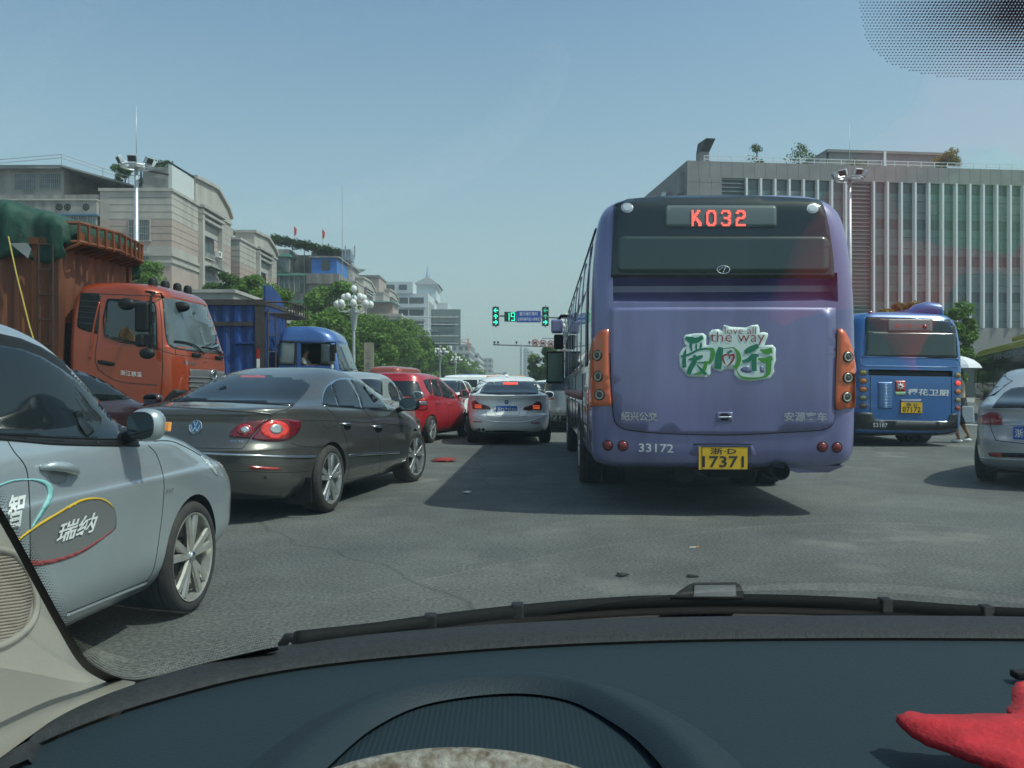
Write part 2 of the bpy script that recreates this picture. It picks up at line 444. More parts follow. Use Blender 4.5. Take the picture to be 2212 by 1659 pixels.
ASPH = road_mat()
GROUNDM = mat("dusty_ground", (.13, .13, .11), .9, noise=(.05, .3))
PAVE = mat("pavement_slabs", (.26, .25, .23), .85, noise=(1.2, .25))
KERB = mat("kerb_stone", (.34, .34, .32), .8, noise=(3, .2))
LINE = mat("road_paint", (.50, .50, .47), .7, noise=(7, .35, (.28, .28, .26)))
b = MB(); b.box((-3000, -400, -.6), (3000, 5000, -.02), GROUNDM); struct(b.build("ground"))
b = MB(); b.quad([(-13.2, -40, 0), (13.5, -40, 0), (13.5, 1500, 0), (-13.2, 1500, 0)], ASPH)
b.quad([(-400, 12, .0), (-13.2, 12, .0), (-13.2, 52, .0), (-400, 52, .0)], ASPH); b.quad([(13.5, 6, .0), (400, 6, .0), (400, 60, .0), (13.5, 60, .0)], ASPH)
struct(b.build("road"))
b = MB()
def kerbed(x0, y0, x1, y1, nm):
    b = MB(); b.box((x0, y0, -.02), (x1, y1, .13), PAVE)
    b.box((x0-.001 if x0 > 0 else x1, y0, -.02), (x0-.15 if x0 > 0 else x1+.15, y1, .15), KERB)
    b.box((x0-.15 if x0 > 0 else x0, y0-.15, -.02), (x1 if x0 > 0 else x1+.15, y0-.002, .15), KERB)
    struct(b.build(nm, bevel=.02))
kerbed(-60, 54, -13.4, 1400, "pavement_left"); kerbed(13.7, 62, 70, 1400, "pavement_right")
kerbed(-90, -40, -13.4, 11, "pavement_near_left"); 
# painted markings
b = MB()
for i in range(9):
    x = 14.6 + i*.95; b.box((x, 26.5, .001), (x+.45, 31.0, .005), LINE)
for i in range(14):
    x = 14.6 + i*.0 ; 
for k in range(10): b.box((-12.4+k*1.25, 53.2, .001), (-11.8+k*1.25, 56.6, .005), LINE)
for x in (-9.6, -6.3, -3.0, .3, 3.6):
    for k in range(12): b.box((x, 60+k*10, .001), (x+.15, 64+k*10, .005), LINE)
struct(b.build("road_markings"))

# far off low skyline so the horizon is not bare
FARM = mat("far_town", (.20, .20, .19), .9, noise=(.05, .4))

# ------------------------------------------------------------------ trees
LEAF = {}
def leafmat(name, col):
    if name in LEAF: return LEAF[name]
    m = bpy.data.materials.new(name); m.use_nodes = True; n = m.node_tree.nodes; l = m.node_tree.links; b = n["Principled BSDF"]
    b.inputs["Roughness"].default_value = .55; b.inputs["Specular IOR Level"].default_value = .3
    g = n.new("ShaderNodeNewGeometry"); r = n.new("ShaderNodeValToRGB")
    e = r.color_ramp.elements; e[0].color = (col[0]*.55, col[1]*.6, col[2]*.6, 1); e[1].color = (col[0]*1.45, col[1]*1.35, col[2]*1.2, 1)
    l.new(g.outputs["Random Per Island"], r.inputs[0]); l.new(r.outputs[0], b.inputs["Base Color"])
    tr = n.new("ShaderNodeBsdfTranslucent"); l.new(r.outputs[0], tr.inputs[0]); mx = n.new("ShaderNodeMixShader"); mx.inputs[0].default_value = .35
    l.new(b.outputs[0], mx.inputs[1]); l.new(tr.outputs[0], mx.inputs[2]); l.new(mx.outputs[0], n["Material Output"].inputs[0])
    LEAF[name] = m; return m
LEAFG = leafmat("camphor_leaf", (.105, .205, .030)); LEAFD = leafmat("dark_leaf", (.065, .13, .028)); LEAFY = leafmat("yellowing_leaf", (.17, .17, .03))
BARK = mat("tree_bark", (.10, .08, .06), .9, noise=(6, .4), bump=(9, .6, .03))
def crown_mb(rx, rz, cz, n, leaf, m, seed, clumps=26, cr=.36):
    rnd = random.Random(seed); b = MB(); C = []
    for i in range(clumps):
        while True:
            d = Vector((rnd.uniform(-1, 1), rnd.uniform(-1, 1), rnd.uniform(-.85, 1)))
            if .25 < d.length < 1: break
        d = d * (rnd.uniform(.62, .92)/max(d.length, .55)) * min(1, d.length+.25)
        C.append((Vector((d.x*rx, d.y*rx, cz + d.z*rz)), cr*rx*rnd.uniform(.65, 1.25)))
    vs = []; fs = []
    for i in range(n):
        c, r = C[rnd.randrange(clumps)]
        d = Vector((rnd.gauss(0, 1), rnd.gauss(0, 1), rnd.gauss(0, 1))).normalized()*r*(rnd.random()**.33)
        d.z *= .75; p = c + d; s = leaf*rnd.uniform(.45, 1.6)
        nrm = (d.normalized()*.7 + Vector((rnd.uniform(-1, 1), rnd.uniform(-1, 1), rnd.uniform(-.3, 1.3)))).normalized()
        a = nrm.orthogonal().normalized(); a = Matrix.Rotation(rnd.uniform(0, 6.28), 3, nrm) @ a; q = nrm.cross(a)
        o = len(vs); vs += [p - a*s, p + q*s*.45 + nrm*s*.12, p + a*s, p - q*s*.45 + nrm*s*.12]; fs.append((o, o+1, o+2, o+3))
    b.add(vs, fs, m); return b, C
def make_tree(name, label, loc, h, rx, m=LEAFG, n=9000, leaf=.16, seed=1, group=None, low=.22, cat='tree'):
    t = thing(name, label, cat, loc, random.uniform(0, 6.28), group)
    cz = h*(1+low)/2; rz = h*(1-low)/2
    cb, C = crown_mb(rx, rz, cz, n, leaf, m, seed); cb.build('crown', t)
    tb = MB(); rr = h*.018+.04
    tb.tube([(0, 0, -.1), (.03*h/8, 0, h*.18), (0, .04, h*.42), (.05, 0, h*.75)], [rr*1.3, rr, rr*.75, rr*.2], BARK, n=9)
    rnd = random.Random(seed+5)
    for c, r in C[:12]:
        z0 = rnd.uniform(.22, .5)*h; tb.tube([(0, 0, z0), tuple(c*.5 + Vector((0, 0, z0*.5+.2))), tuple(c)], [rr*.5, rr*.3, rr*.1], BARK, n=6)
    tb.build('trunk', t, smooth=True); return t
tree_rows = [(-16.9, 67, 6.6, 2.1), (-15.4, 70, 8.2, 2.9), (-16.5, 78, 11.2, 3.2), (-14.4, 80, 8.4, 3.4), (-15.6, 89, 9.6, 4.0), (-15.4, 104, 10.8, 4.6), (-15.2, 116, 10.6, 4.8),
             (-15.4, 130, 10.4, 4.8), (-15.0, 146, 10.8, 5.0), (-15.2, 164, 10.4, 5.0), (-15.0, 184, 10.6, 5.2), (-15.2, 208, 10.2, 5.2), (-15.0, 236, 10.6, 5.4), (-15.2, 270, 10.4, 5.6), (-15.0, 310, 10.6, 5.8), (-15.0, 355, 10.6, 6)]
ordn = ['nearest', 'second', 'third', 'fourth', 'fifth', 'sixth', 'seventh', 'eighth', 'ninth', 'tenth', 'eleventh', 'twelfth', 'thirteenth', 'fourteenth', 'fifteenth', 'sixteenth', 'last and farthest']
protoT = []
for i, (x, y, h, r_) in enumerate(tree_rows):
    lab = 'green street tree, %s in the row on the left pavement' % ordn[i]
    if i < 7: t = make_tree('street_tree', lab, (x, y, 0), h, r_, n=15000 if i < 5 else 11000, leaf=.17, seed=20+i, group='street trees along the left pavement', low=.12); protoT.append((t, h))
    else:
        s, h0 = protoT[i % 7]; t = copy_tree(s); t.location = (x, y, 0); k = h/h0; t.scale = (k*1.15, k*1.15, k); t.rotation_euler = (0, 0, i*1.3); t['label'] = lab
for i, (x, y, h, r_) in enumerate([(5.6, 128, 8.6, 3.3), (8.4, 136, 9.0, 3.6), (9.5, 152, 9.0, 4.2)]):
    make_tree('roadside_tree', ['round green tree left of the bus mirror, nearest at the right kerb', 'green tree just behind the round kerbside tree by the bus mirror', 'green tree mostly hidden behind the purple bus mirror'][i], (x, y, 0), h, r_, n=9000, leaf=.2, seed=60+i, group='trees at the right kerb ahead', low=.08)
make_tree('street_tree', 'yellow tinged tree above the roof of the blue bus', (19.3, 42.5, 0), 5.9, 1.15, m=LEAFY, n=6000, leaf=.13, seed=71)
make_tree('street_tree', 'small green tree under the yellow tinged one behind the blue bus', (17.9, 43.5, 0), 4.9, 1.6, n=5000, leaf=.13, seed=72)
make_tree('street_tree', 'bright green tree right of the blue bus roof', (21.45, 41.5, 0), 5.3, 1.25, n=8000, leaf=.12, seed=73)

# ------------------------------------------------------------------ buildings
TILEP = mat("pink_beige_tiles", (.36, .285, .25), .7, noise=(.9, .12)); TILEW = mat("pale_tile_band", (.38, .36, .325), .7, noise=(.8, .18), stretch=(1, 1, .25))
TILEG = mat("grey_render", (.30, .295, .275), .8, noise=(.5, .3), stretch=(1.5, 1.5, .3)); STAIN = mat("weathered_concrete", (.24, .235, .22), .85, noise=(.7, .45), stretch=(2, 2, .25))
WINB = mat("window_glass_far", (.05, .065, .07), .15, spec=.8, noise=(.5, .5)); WINC = mat("curtained_window", (.16, .19, .19), .3, spec=.6, noise=(1.1, .5))
BARS = mat("window_bars", (.35, .36, .36), .5, .4); GROOVE = mat("facade_groove", (.17, .15, .14), .9)
GREENT = mat("green_awning", (.05, .24, .17), .6); BLUET = mat("blue_awning", (.06, .16, .32), .6); ROOFG = mat("grey_roof_sheet", (.20, .21, .21), .7, noise=(1, .3))
def frame_M(o, ux):
    """wall frame: local x along the wall, y = outwards, z up"""
    ux = Vector(ux).normalized(); uy = Vector((ux.y, -ux.x, 0))
    return Matrix(((ux.x, uy.x, 0, o[0]), (ux.y, uy.y, 0, o[1]), (0, 0, 1, o[2] if len(o) > 2 else 0), (0, 0, 0, 1)))
def window(M, x0, z0, x1, z1, parent, bars=True, glass=None, mull=1, frame=None, awn=None, sill=True):
    """M: wall frame, +y outwards; a recessed frame with pane, bars and sill"""
    f = MB(); fm = frame or TILEW
    for a, c in (((x0-.07, 0, z1), (x1+.07, .06, z1+.08)), ((x0-.07, 0, z0), (x0, .06, z1)), ((x1, 0, z0), (x1+.07, .06, z1))): f.box(a, c, fm, M)
    if sill: f.box((x0-.15, 0, z0-.1), (x1+.15, .16, z0), fm, M)
    for k in range(1, mull+1): xx = x0+(x1-x0)*k/(mull+1); f.box((xx-.03, .01, z0), (xx+.03, .045, z1), fm, M)
    w_ = f.build('window', parent)
    p = MB(); p.box((x0, .004, z0), (x1, .02, z1), glass or WINB, M); p.build('pane', w_)
    if bars:
        g = MB(); n = max(3, int((x1-x0)/.16))
        for k in range(n+1): xx = x0+(x1-x0)*k/n; g.box((xx-.012, .16, z0), (xx+.012, .185, z1), BARS, M)
        for k in range(4): zz = z0+(z1-z0)*k/3; g.box((x0, .155, zz-.015), (x1, .19, zz+.015), BARS, M)
        g.build('window_grille', w_)
    if awn:
        a = MB(); a.add([M @ Vector(v) for v in ((x0-.2, .02, z1+.35), (x1+.2, .02, z1+.35), (x1+.2, .75, z1+.05), (x0-.2, .75, z1+.05), (x0-.2, .02, z1+.30), (x1+.2, .02, z1+.30), (x1+.2, .75, z1), (x0-.2, .75, z1))], [(0,1,2,3),(7,6,5,4),(0,3,7,4),(1,5,6,2),(3,2,6,7),(0,4,5,1)], awn); a.build('awning', w_)
    return w_
def aircon(M, x, z, parent):
    a = MB(); a.box((x, .05, z), (x+.85, .42, z+.6), WHITE, M); a.lathe([(.001, .425), (.22, .425), (.24, .41)], BLACK, 16, 'y', (x+.32, 0, z+.3), M); a.build('air_conditioner', parent)
def gable_block(name, label, x, y0, y1, h, depth, bands, facew, group, detail=.7, seed=0):
    """apartment block: street face in plane X=x from y0 to y1 with curved gable; end face towards the camera goes left for depth"""
    t = thing(name, label, 'building', (x, y0, 0), 0, group); L = y1-y0; rnd = random.Random(seed)
    # walls, banded: closed prisms stacked
    z = 0
    wb = MB()
    for zt, m in bands: wb.box((-depth, 0, z), (0, L, zt), m); z = zt
    # gable top profile over the street face
    pk = [(L*.0+.0, h), (L*.30, h+2.6), (L*.52, h+2.8), (L*.80, h+1.2), (L, h-1.3)] if False else None
    wb.build('wall', t)
    g = MB(); gp = [(0.25, h), (L-.02, h)] + [(L-.02, h-.2), (L-.4, h+.25), (L*.86, h+1.6), (L*.70, h+2.5), (L*.52, h+2.95), (L*.36, h+3.05), (L*.36, h)][1:]
    gs = detail; gp = [(L*.36, h), (L-.02, h), (L-.02, h+.9*gs), (L*.94, h+1.5*gs), (L*.74, h+2.65*gs), (L*.70, h+2.7*gs), (L*.36, h+2.4*gs)]
    Mx = Matrix(((0, 0, 1, 0), (1, 0, 0, 0), (0, 1, 0, 0), (0, 0, 0, 1)))
    g.prism(gp, -2.2, .0, TILEW, Mx); g.build('gable', t)
    c = MB(); cp = [(L+.25, h+.6*gs), (L*.99, h+.95*gs), (L*.94, h+1.55*gs), (L*.74, h+2.7*gs), (L*.70, h+2.75*gs), (L*.35, h+2.45*gs)]
    for k in range(len(cp)-1):
        p, q = cp[k], cp[k+1]; c.bar((-.9, p[0], p[1]), (-.9, q[0], q[1]), 2.3, TILEW, .3, up=(0, 0, 1))
    c.build('gable_cornice', t)
    # cornice, string courses
    s = MB()
    for zz in (h, h-5.6, h-6.2, h-11.6, h-12.2):
        if zz > .5: s.box((-depth-.1, -.14, zz-.14), (.14, L+.1, zz+.10), TILEW)
    s.build('string_course', t)
    gr = MB()
    zz = h-.7
    while zz > h-5:
        gr.box((-facew, -.014, zz), (.014, -.001, zz+.035), GROOVE); gr.box((.001, -.01, zz), (.014, L, zz+.035), GROOVE); zz -= .62
    gr.build('facade_groove', t)
    # framed recess on the street face: two pilasters and triple louvre bars
    p = MB()
    for yy in (L*.42, L*.76): p.box((0, yy-.25, 0), (.45, yy+.25, h-.3), TILEW)
    for k in range(3): p.box((0, L*.40, h-.2-k*.55), (.6-.07*k, L*.80, h+.05-k*.55), TILEG)
    p.box((0.001, L*.46, h-1.4), (.05, L*.72, h+.3), GROOVE)
    p.build('pilaster', t)
    Ms = frame_M((0, 0, 0), (0, 1, 0)); Ms = Matrix(((0, 1, 0, .0), (1, 0, 0, 0), (0, 0, 1, 0), (0, 0, 0, 1)))
    nf = int(h/2.9)
    for k in range(nf):
        z0 = h-4.6-k*2.9
        if z0 < 1: break
        window(Ms, L*.50, z0, L*.66, z0+1.7, t, bars=k > 0, glass=WINC, awn=(BLUET, GREENT, None)[k % 3], sill=True)
        if k == 0: bb = MB(); bb.box((.1, L*.47, z0-1.0), (.9, L*.72, z0-.9), TILEG); [bb.box((.85, L*.47+j*.3, z0-.9), (.88, L*.47+.03+j*.3, z0-.05), BARS) for j in range(int(L*.25/.3)+1)]; bb.box((.84, L*.47, z0-.08), (.9, L*.72, z0-.02), BARS); bb.build('balcony', t)
    aircon(Ms, L*.69, h-4.2, t)
    # end wall towards the junction
    Mf = Matrix(((1, 0, 0, 0), (0, -1, 0, 0), (0, 0, 1, 0), (0, 0, 0, 1)))
    for k in range(nf):
        z0 = h-4.4-k*2.9
        if z0 < 1: break
        window(Mf, -3.7, z0, -1.9, z0+1.75, t, glass=WINB)
        aircon(Mf, -4.6, z0-.9, t)
    return t, Mf, Ms
def bay_front(t, Mf, x0, x1, h, L):
    """balcony bays of the recessed front: parapets with rosette openings, glazed bands"""
    for k in range(5):
        z0 = h-2.2-k*2.9
        if z0 < 1: break
        p = MB(); p.box((x0, 0, z0), (x1, 1.1, z0+1.15), STAIN, Mf); p.box((x0-.05, 0, z0+1.15), (x1+.05, 1.2, z0+1.27), TILEW, Mf); p.box((x0-.05, 0, z0-.12), (x1+.05, 1.2, z0), BLUET if k % 2 == 0 else TILEW, Mf)
        pp = p.build('parapet', t)
        for c in [x0+1.6, x0+2.3, x0+3.0, x1-3.2, x1-2.5, x1-.9]:
            r = MB(); r.lathe([(.20, 1.105), (.25, 1.125), (.30, 1.105)], BLACK, 12, 'y', (c, 0, z0+.58), Mf)
            for q in range(4): a = q*PI/4; r.bar(Mf @ Vector((c-.28*math.cos(a), 1.115, z0+.58-.28*math.sin(a))), Mf @ Vector((c+.28*math.cos(a), 1.115, z0+.58+.28*math.sin(a))), .05, BLACK, .03)
            r.build('rosette', pp)
        f = MB(); f.box((x0+.2, 0, z0-2.0), (x1-.2, .75, z0-.12), WINC, Mf); n = int((x1-x0)/.75)
        g = f.build('glazing', t); q = MB()
        for j in range(n+1): xx = x0+.2+(x1-x0-.4)*j/n; q.box((xx-.04, .74, z0-2.0), (xx+.04, .80, z0-.12), TILEW, Mf)
        for j in range(int((x1-x0)/.2)): xx = x0+.2+j*.2; q.box((xx-.008, .9, z0-2.0), (xx+.008, .92, z0-.12), BARS, Mf)
        q.box((x0+.2, .74, z0-1.1), (x1-.2, .8, z0-1.04), TILEW, Mf); q.build('mullion', g)
BANDS = lambda h: [(h-13, TILEP), (h-12.2, TILEW), (h-6.6, TILEP), (h-4.9, TILEW), (h-2.6, TILEP), (h, TILEW)]
GR = 'gabled apartment blocks on the left side'
# B1: the big block at the left
B1, Mf1, Ms1 = gable_block('apartment_block', 'largest beige tiled apartment block with curved gable, behind the orange truck', -29.4, 74, 89.5, 18.3, 6.2, BANDS(18.3), 5.4, GR, detail=1.0, seed=1)
w1 = MB(); w1.box((-34, .6, 0), (-6.2, 14, 18.0), STAIN); w1.build('rear_wing', B1)
Mb = Mf1.copy(); Mb.translation = Vector((0, .6, 0))
bay_front(B1, Mb, -17.3, -6.25, 18.3, 14); Mb2 = Mf1.copy(); Mb2.translation = Vector((0, 1.6, 0)); bay_front(B1, Mb2, -33, -17.6, 18.0, 14)
# rooftop storey, sheet roofs, billboard frame, plants
u = MB(); u.box((-33.5, 2.2, 18.0), (-10.5, 12, 20.5), TILEG); u.box((-33.8, 1.4, 20.5), (-10.3, 12.3, 20.8), ROOFG); up = u.build('roof_storey', B1)
u = MB(); u.add([(-10.3, 1.2, 20.8), (-1.8, 4.0, 18.75), (-1.8, 12, 18.75), (-10.3, 12, 20.8), (-10.3, 1.2, 20.65), (-1.8, 4.0, 18.6), (-1.8, 12, 18.6), (-10.3, 12, 20.65)], [(0,1,2,3),(7,6,5,4),(0,4,5,1),(1,5,6,2),(2,6,7,3),(3,7,4,0)], ROOFG)
u.build('sheet_roof', B1)
Mr = Mf1.copy(); Mr.translation = Vector((0, 2.2, 0))
for k, x in enumerate((-32.5, -30.2, -27.2, -24.5, -21.5, -18, -14.8, -12.6)): window(Mr, x, 18.8, x+1.9, 20.2, B1, glass=WINC, mull=1, sill=False)
u = MB(); pts = [(-16, 1.3, 21.2), (-10.2, 1.3, 21.7), (-4, 3, 19.8)]
for a in range(2): u.tube([(p[0], p[1], p[2]-.3*a) for p in pts], .03, BARS, 5)
for p in ((-10.2, 1.3, 20.8), (-4, 3, 19.0), (-7, 2.2, 19.8)): u.tube([p, (p[0], p[1], p[2]+.9)], .03, BARS, 5)
for x in (-5.5, -2.2): u.tube([(x, 4, 18.4), (x, 4, 20.6)], .04, BARS, 5)
u.tube([(-5.5, 4, 20.5), (-2.2, 4, 20.5)], .04, BARS, 5)
u.build('roof_railing', B1)
WHITEP = mat("white_panel", (.50, .53, .53), .5)
u = MB(); u.box((-.4, .3, 18.42), (-.1, 5.5, 20.5), WHITEP); u.box((-2.6, .25, 18.42), (-.41, .4, 20.3), TILEG)
u.tube([(-2.7, .1, 18.6), (-2.7, .1, 20.3), (-.3, .1, 20.7), (-.1, 5.5, 20.7)], .09, BLACK, 6); u.tube([(-2.7, .1, 20.1), (-.3, .1, 19.6)], .07, BLACK, 6); u.build('billboard_back', B1)
def shrub(label, loc, rx, h, n=1500, leaf=.12, m=LEAFD, seed=3, parent=None, group=None, nm='shrub', low=0.0):
    t = thing(nm, label, 'shrub', loc, 0, group); cb, C = crown_mb(rx, h*(1-low)/2, h*(1+low)/2, n, leaf, m, seed, clumps=9, cr=.5); cb.build('foliage', t)
    s = MB(); s.tube([(0, 0, 0), (.03, 0, h*.5), (0, .04, h*.9)], [.06, .04, .02], BARK, 6)
    for c, r in C[:5]: s.tube([(0, 0, h*.2), tuple(c)], [.03, .01], BARK, 5)
    s.build('stem', t, smooth=True); return t
shrub('leafy creeper on the sheet roof of the largest block', (-34.9, 77.2, 18.6), .9, 3.4, seed=4, nm='roof_plant'); shrub('green bush beside the white billboard back', (-31.6, 76.5, 18.4), 1.5, 3.2, 2600, seed=5, nm='roof_plant')
# turquoise awning further left
t = thing('rooftop_awning', 'turquoise awning at the left edge above the tarpaulin truck', 'awning', (-46, 78, 0)); u = MB(); u.box((-6, 0, 19.6), (-1.6, 5, 20.1), mat("turquoise_sheet", (.06, .32, .33), .6)); u.build('canopy', t)
u = MB(); [u.box((-5.8+k*.25, -.1, 17.6), (-5.76+k*.25, -.06, 19.6), BARS) for k in range(17)]; u.box((-6, 0, 0), (-1.5, 6, 17.6), STAIN); u.build('wall', t)
sg = thing('wall_sign', 'small blue and white sign on the street face of the largest block', 'sign', (-29.3, 85.6, 11.2)); u = MB(); u.box((0, 0, 0), (.06, .85, 1.1), PLATEB); u.build('blue_half', sg); u = MB(); u.box((0, .86, 0), (.06, 1.7, 1.1), WHITEP); u.build('white_half', sg)
# B2 .. B6
B2, Mf2, Ms2 = gable_block('apartment_block', 'second gabled apartment block, just right of the largest one', -29.4, 92.5, 107, 17.3, 8.0, BANDS(17.3), 7.5, GR, seed=2)
u = MB(); u.box((-8.0, 1, 17.3), (-3.0, 9, 17.9), TILEW); u.box((-8, 3, 17.9), (-4.2, 9, 19.2), TILEP); u.box((-9.2, 1.2, 19.2), (-2.6, 9, 19.4), ROOFG); u.box((-4.1, 2.2, 17.4), (-2.4, 5.2, 19.2), TILEG); u.build('roof_storey', B2)
u = MB(); u.add([(-8.6, 6.5, 19.4), (-6.2, 6.5, 19.4), (-7.4, 6.5, 20.8), (-8.6, 8.5, 19.4), (-6.2, 8.5, 19.4), (-7.4, 8.5, 20.8)], [(0,1,2),(5,4,3),(0,2,5,3),(2,1,4,5)], TILEW); u.build('roof_dormer', B2)
# B3 with the green creeper pergola
t = B3 = thing('apartment_block', 'apartment block with green window frames and creeper covered roof', 'building', (-24, 112, 0), 0)
GF = mat("green_frames", (.10, .30, .24), .6); 
u = MB(); u.box((-7.6, 0, 0), (-2.2, 14, 16.2), STAIN); u.box((-10, 2, 0), (-7.6, 14, 16), STAIN); u.build('wall', t)
u = MB(); u.box((-2.2, -1.2, 0), (1.4, 12, 14.6), TILEG); u.box((-2.5, -1.6, 14.6), (1.7, 12.3, 15.9), STAIN); u.box((-1.2, -1.26, 7), (.9, -1.19, 10.2), WINB); u.box((-1.2, -1.26, 11), (.9, -1.19, 13.4), GROOVE); u.build('corner_block', t)
Mg = Matrix(((1, 0, 0, 0), (0, -1, 0, 0), (0, 0, 1, 0), (0, 0, 0, 1)))
for k, z0 in enumerate((13.4, 9.9, 6.8)):
    g = MB(); g.box((-7.55, -.9, z0), (-2.25, 0, z0+2.3), WINC); gg = g.build('glazing', t)
    g = MB(); [g.box((-7.55+j*.66-.05, -.97, z0), (-7.55+j*.66+.05, -.88, z0+2.3), GF if j % 3 == 0 else TILEW) for j in range(9)]; g.box((-7.7, -1.15, z0+2.3), (-2.2, -.02, z0+2.55), GF); g.box((-7.6, -1.0, z0-1.2), (-2.25, 0, z0-.02), STAIN); g.build('mullion', gg)
g = MB(); g.box((-7.6, -.5, 16.2), (-5.0, 5, 19.2), STAIN); g.box((-7.9, -.9, 18.2), (-4.8, 5, 18.5), GF); g.box((-7.5, -.56, 16.4), (-5.3, -.49, 18.1), WINC); g.build('roof_storey', t)
BLUEP = mat("blue_painted_cabin", (.03, .16, .50), .5, noise=(1, .2))
g = MB(); g.box((-2.0, -1.0, 15.92), (1.3, 6, 18.0), BLUEP); g.box((-2.3, -1.3, 18.0), (1.6, 6.3, 18.2), STAIN); g.box((-.7, -1.03, 16.4), (.4, -.98, 17.7), WINB); g.build('roof_cabin', t)
pg = MB(); [pg.tube([(x, 1, 16.2), (x, 1, 20.3)], .06, BARS, 5) for x in (-5, -3.4, -1.8, -.2)]; pg.box((-2.6, 1.5, 18.2), (.6, 5, 19.2), TILEG); pg.box((-5.0, 2.5, 16.2), (-2.2, 6, 18.9), STAIN); pg.build('pergola', t)
vn = thing('roof_creeper', 'dense green creeper hanging over the pergola on the fourth roof', 'plant', (-24, 112, 0)); rr = random.Random(4); vb = MB()
for seg_ in range(30):
    x = -7.8 + seg_*.30; zc = 20.6 - max(0, x+6.5)*.22; cb, _ = crown_mb(.65, .55, zc, 130, .13, LEAFD, 200+seg_, clumps=4, cr=.8)
    for q in range(len(cb.v)): cb.v[q] = cb.v[q] + Vector((x, .3+rr.uniform(-.5, 1.5), 0))
    vb.add(cb.v, cb.f, LEAFD)
vb.build('foliage', vn)
for i, (x, z) in enumerate(((-4.6, 20.0), (-.9, 19.6))):
    f = thing('flag', ['small red flag at the left above the green creeper', 'small red flag at the right above the green creeper'][i], 'flag', (-24+x, 112.4, z)); q = MB(); q.tube([(0, 0, -1.5), (0, 0, 2.4)], .025, BARS, 5); q.build('pole', f)
    q = MB(); q.add([(0, 0, 2.4), (.35, .05, 2.0), (.30, 0, 1.3), (.05, 0, 1.0)], [(0,1,2,3)], mat("red_cloth", (.5, .04, .04), .8)); q.build('cloth', f, solid=.01)
def mast(label, loc, h, r=.06, lattice=False):
    a = thing('antenna_mast', label, 'mast', loc); q = MB()
    if lattice:
        for dx, dy in ((-.3, 0), (.3, 0), (0, .5)): q.tube([(dx, dy, 0), (dx, dy, h)], .04, BARS, 5)
        for k in range(int(h/.6)): q.tube([(-.3, 0, k*.6), (.3, 0, k*.6+.6)], .025, BARS, 4)
    else: q.tube([(0, 0, 0), (0, 0, h)], [r, r*.3], BARS, 6)
    q.build('mast', a)
    if lattice:
        q = MB(); [q.bar((-.7, 0, h-.6-k*.9), (.7, 0, h-.6-k*.9), .05, BARS) for k in range(4)]; [q.box((x-.08, -.1, h-1.4), (x+.08, .1, h+.4), BARS) for x in (-.7, .7)]; q.build('antenna', a)
mast('thin tall whip antenna beside the blue rooftop cabin', (-22.2, 112, 14), 13.5)
mast('lattice antenna mast behind the blue rooftop cabin', (-24.2, 128, 12), 10, lattice=True)
# B4a/b
B4, _, _ = gable_block('apartment_block', 'third gabled block, behind the many-globed street lamp', -29.4, 161, 184, 21.2, 8.0, BANDS(21.2), 7, GR, seed=4)
u = MB(); u.box((-8, 2, 21.2), (-1.6, 12, 24.4), TILEG); u.box((-8.6, 1, 24.4), (-1.2, 12, 24.8), ROOFG); u.box((-7.6, -1, 25.0), (-4.6, 3, 26.6), GF); u.box((-4.4, -1, 25.0), (-.8, 3, 26.6), mat("solar_heater_blue", (.12, .2, .3), .3)); u.tube([(-7.6, -1, 26.8), (-.8, -1, 26.8)], .25, CHROME, 8); u.box((-7, 1.9, 21.8), (-2.4, 2.02, 23.8), WINB); u.build('roof_storey', B4)
B4b, _, _ = gable_block('apartment_block', 'fourth gabled block, left of the white pagoda topped building', -29.4, 196, 222, 23.0, 8.0, BANDS(23.0), 7, GR, seed=5)
u = MB(); u.box((-8.6, 1, 23), (-1.2, 12, 26.6), TILEP); u.box((-9, .5, 26.6), (-1, 12, 27), ROOFG); u.lathe([(.01, 27.6), (1.6, 28.4)], WHITEP, 14, 'z', (-6, 2, 0)); u.build('roof_storey', B4b)
# B5 pale tower with pagoda roof
PALE = mat("pale_grey_cladding", (.50, .55, .57), .6, noise=(.2, .1)); PAGR = mat("slate_roof", (.16, .18, .19), .7)
t = B5 = thing('office_tower', 'pale grey office tower with pagoda roof and spire', 'building', (-23, 235, 0))
u = MB(); u.box((-12, 0, 0), (0, 9, 27), PALE); u.box((-12, 9, 0), (0, 38, 27.2), PALE); u.box((-12.2, -.2, 27), (-4.2, 9, 30.2), PALE); u.box((0, 26, 0), (3.4, 44, 27), PALE); u.build('wall', t)
u = MB(); u.box((-6.0, 20, 27.2), (.4, 34, 31), PALE); u.box((-6.6, 19.4, 31), (1.0, 34.6, 31.7), WHITEP); pr = u.build('penthouse', t)
u = MB(); u.add([(-7.0, 19, 31.7), (1.4, 19, 31.7), (1.4, 35, 31.7), (-7.0, 35, 31.7), (-3.0, 26.6, 35), (-2.6, 26.6, 35), (-2.6, 27.4, 35), (-3.0, 27.4, 35)], [(0,1,5,4),(1,2,6,5),(2,3,7,6),(3,0,4,7),(4,5,6,7)], PAGR); rf = u.build('roof', t)
u = MB(); u.tube([(-2.8, 27, 35), (-2.8, 27, 36), (-2.8, 27, 38.6)], [.7, .5, .05], CHROME, 8); u.build('spire', rf)
for k in range(7):
    z0 = 24.2-k*3.3
    if z0 < 2: break
    q = MB(); q.box((-11.2, -.05, z0), (-1.2, .0, z0+1.7), WINB); q.box((-11.7, -.5, z0-1.1), (-.8, 0, z0-.15), PALE); q.box((-10, -.09, z0), (-9.7, 0, z0+1.7), PALE); q.box((-5.5, -.09, z0), (-5.2, 0, z0+1.7), PALE); q.build('window', t)
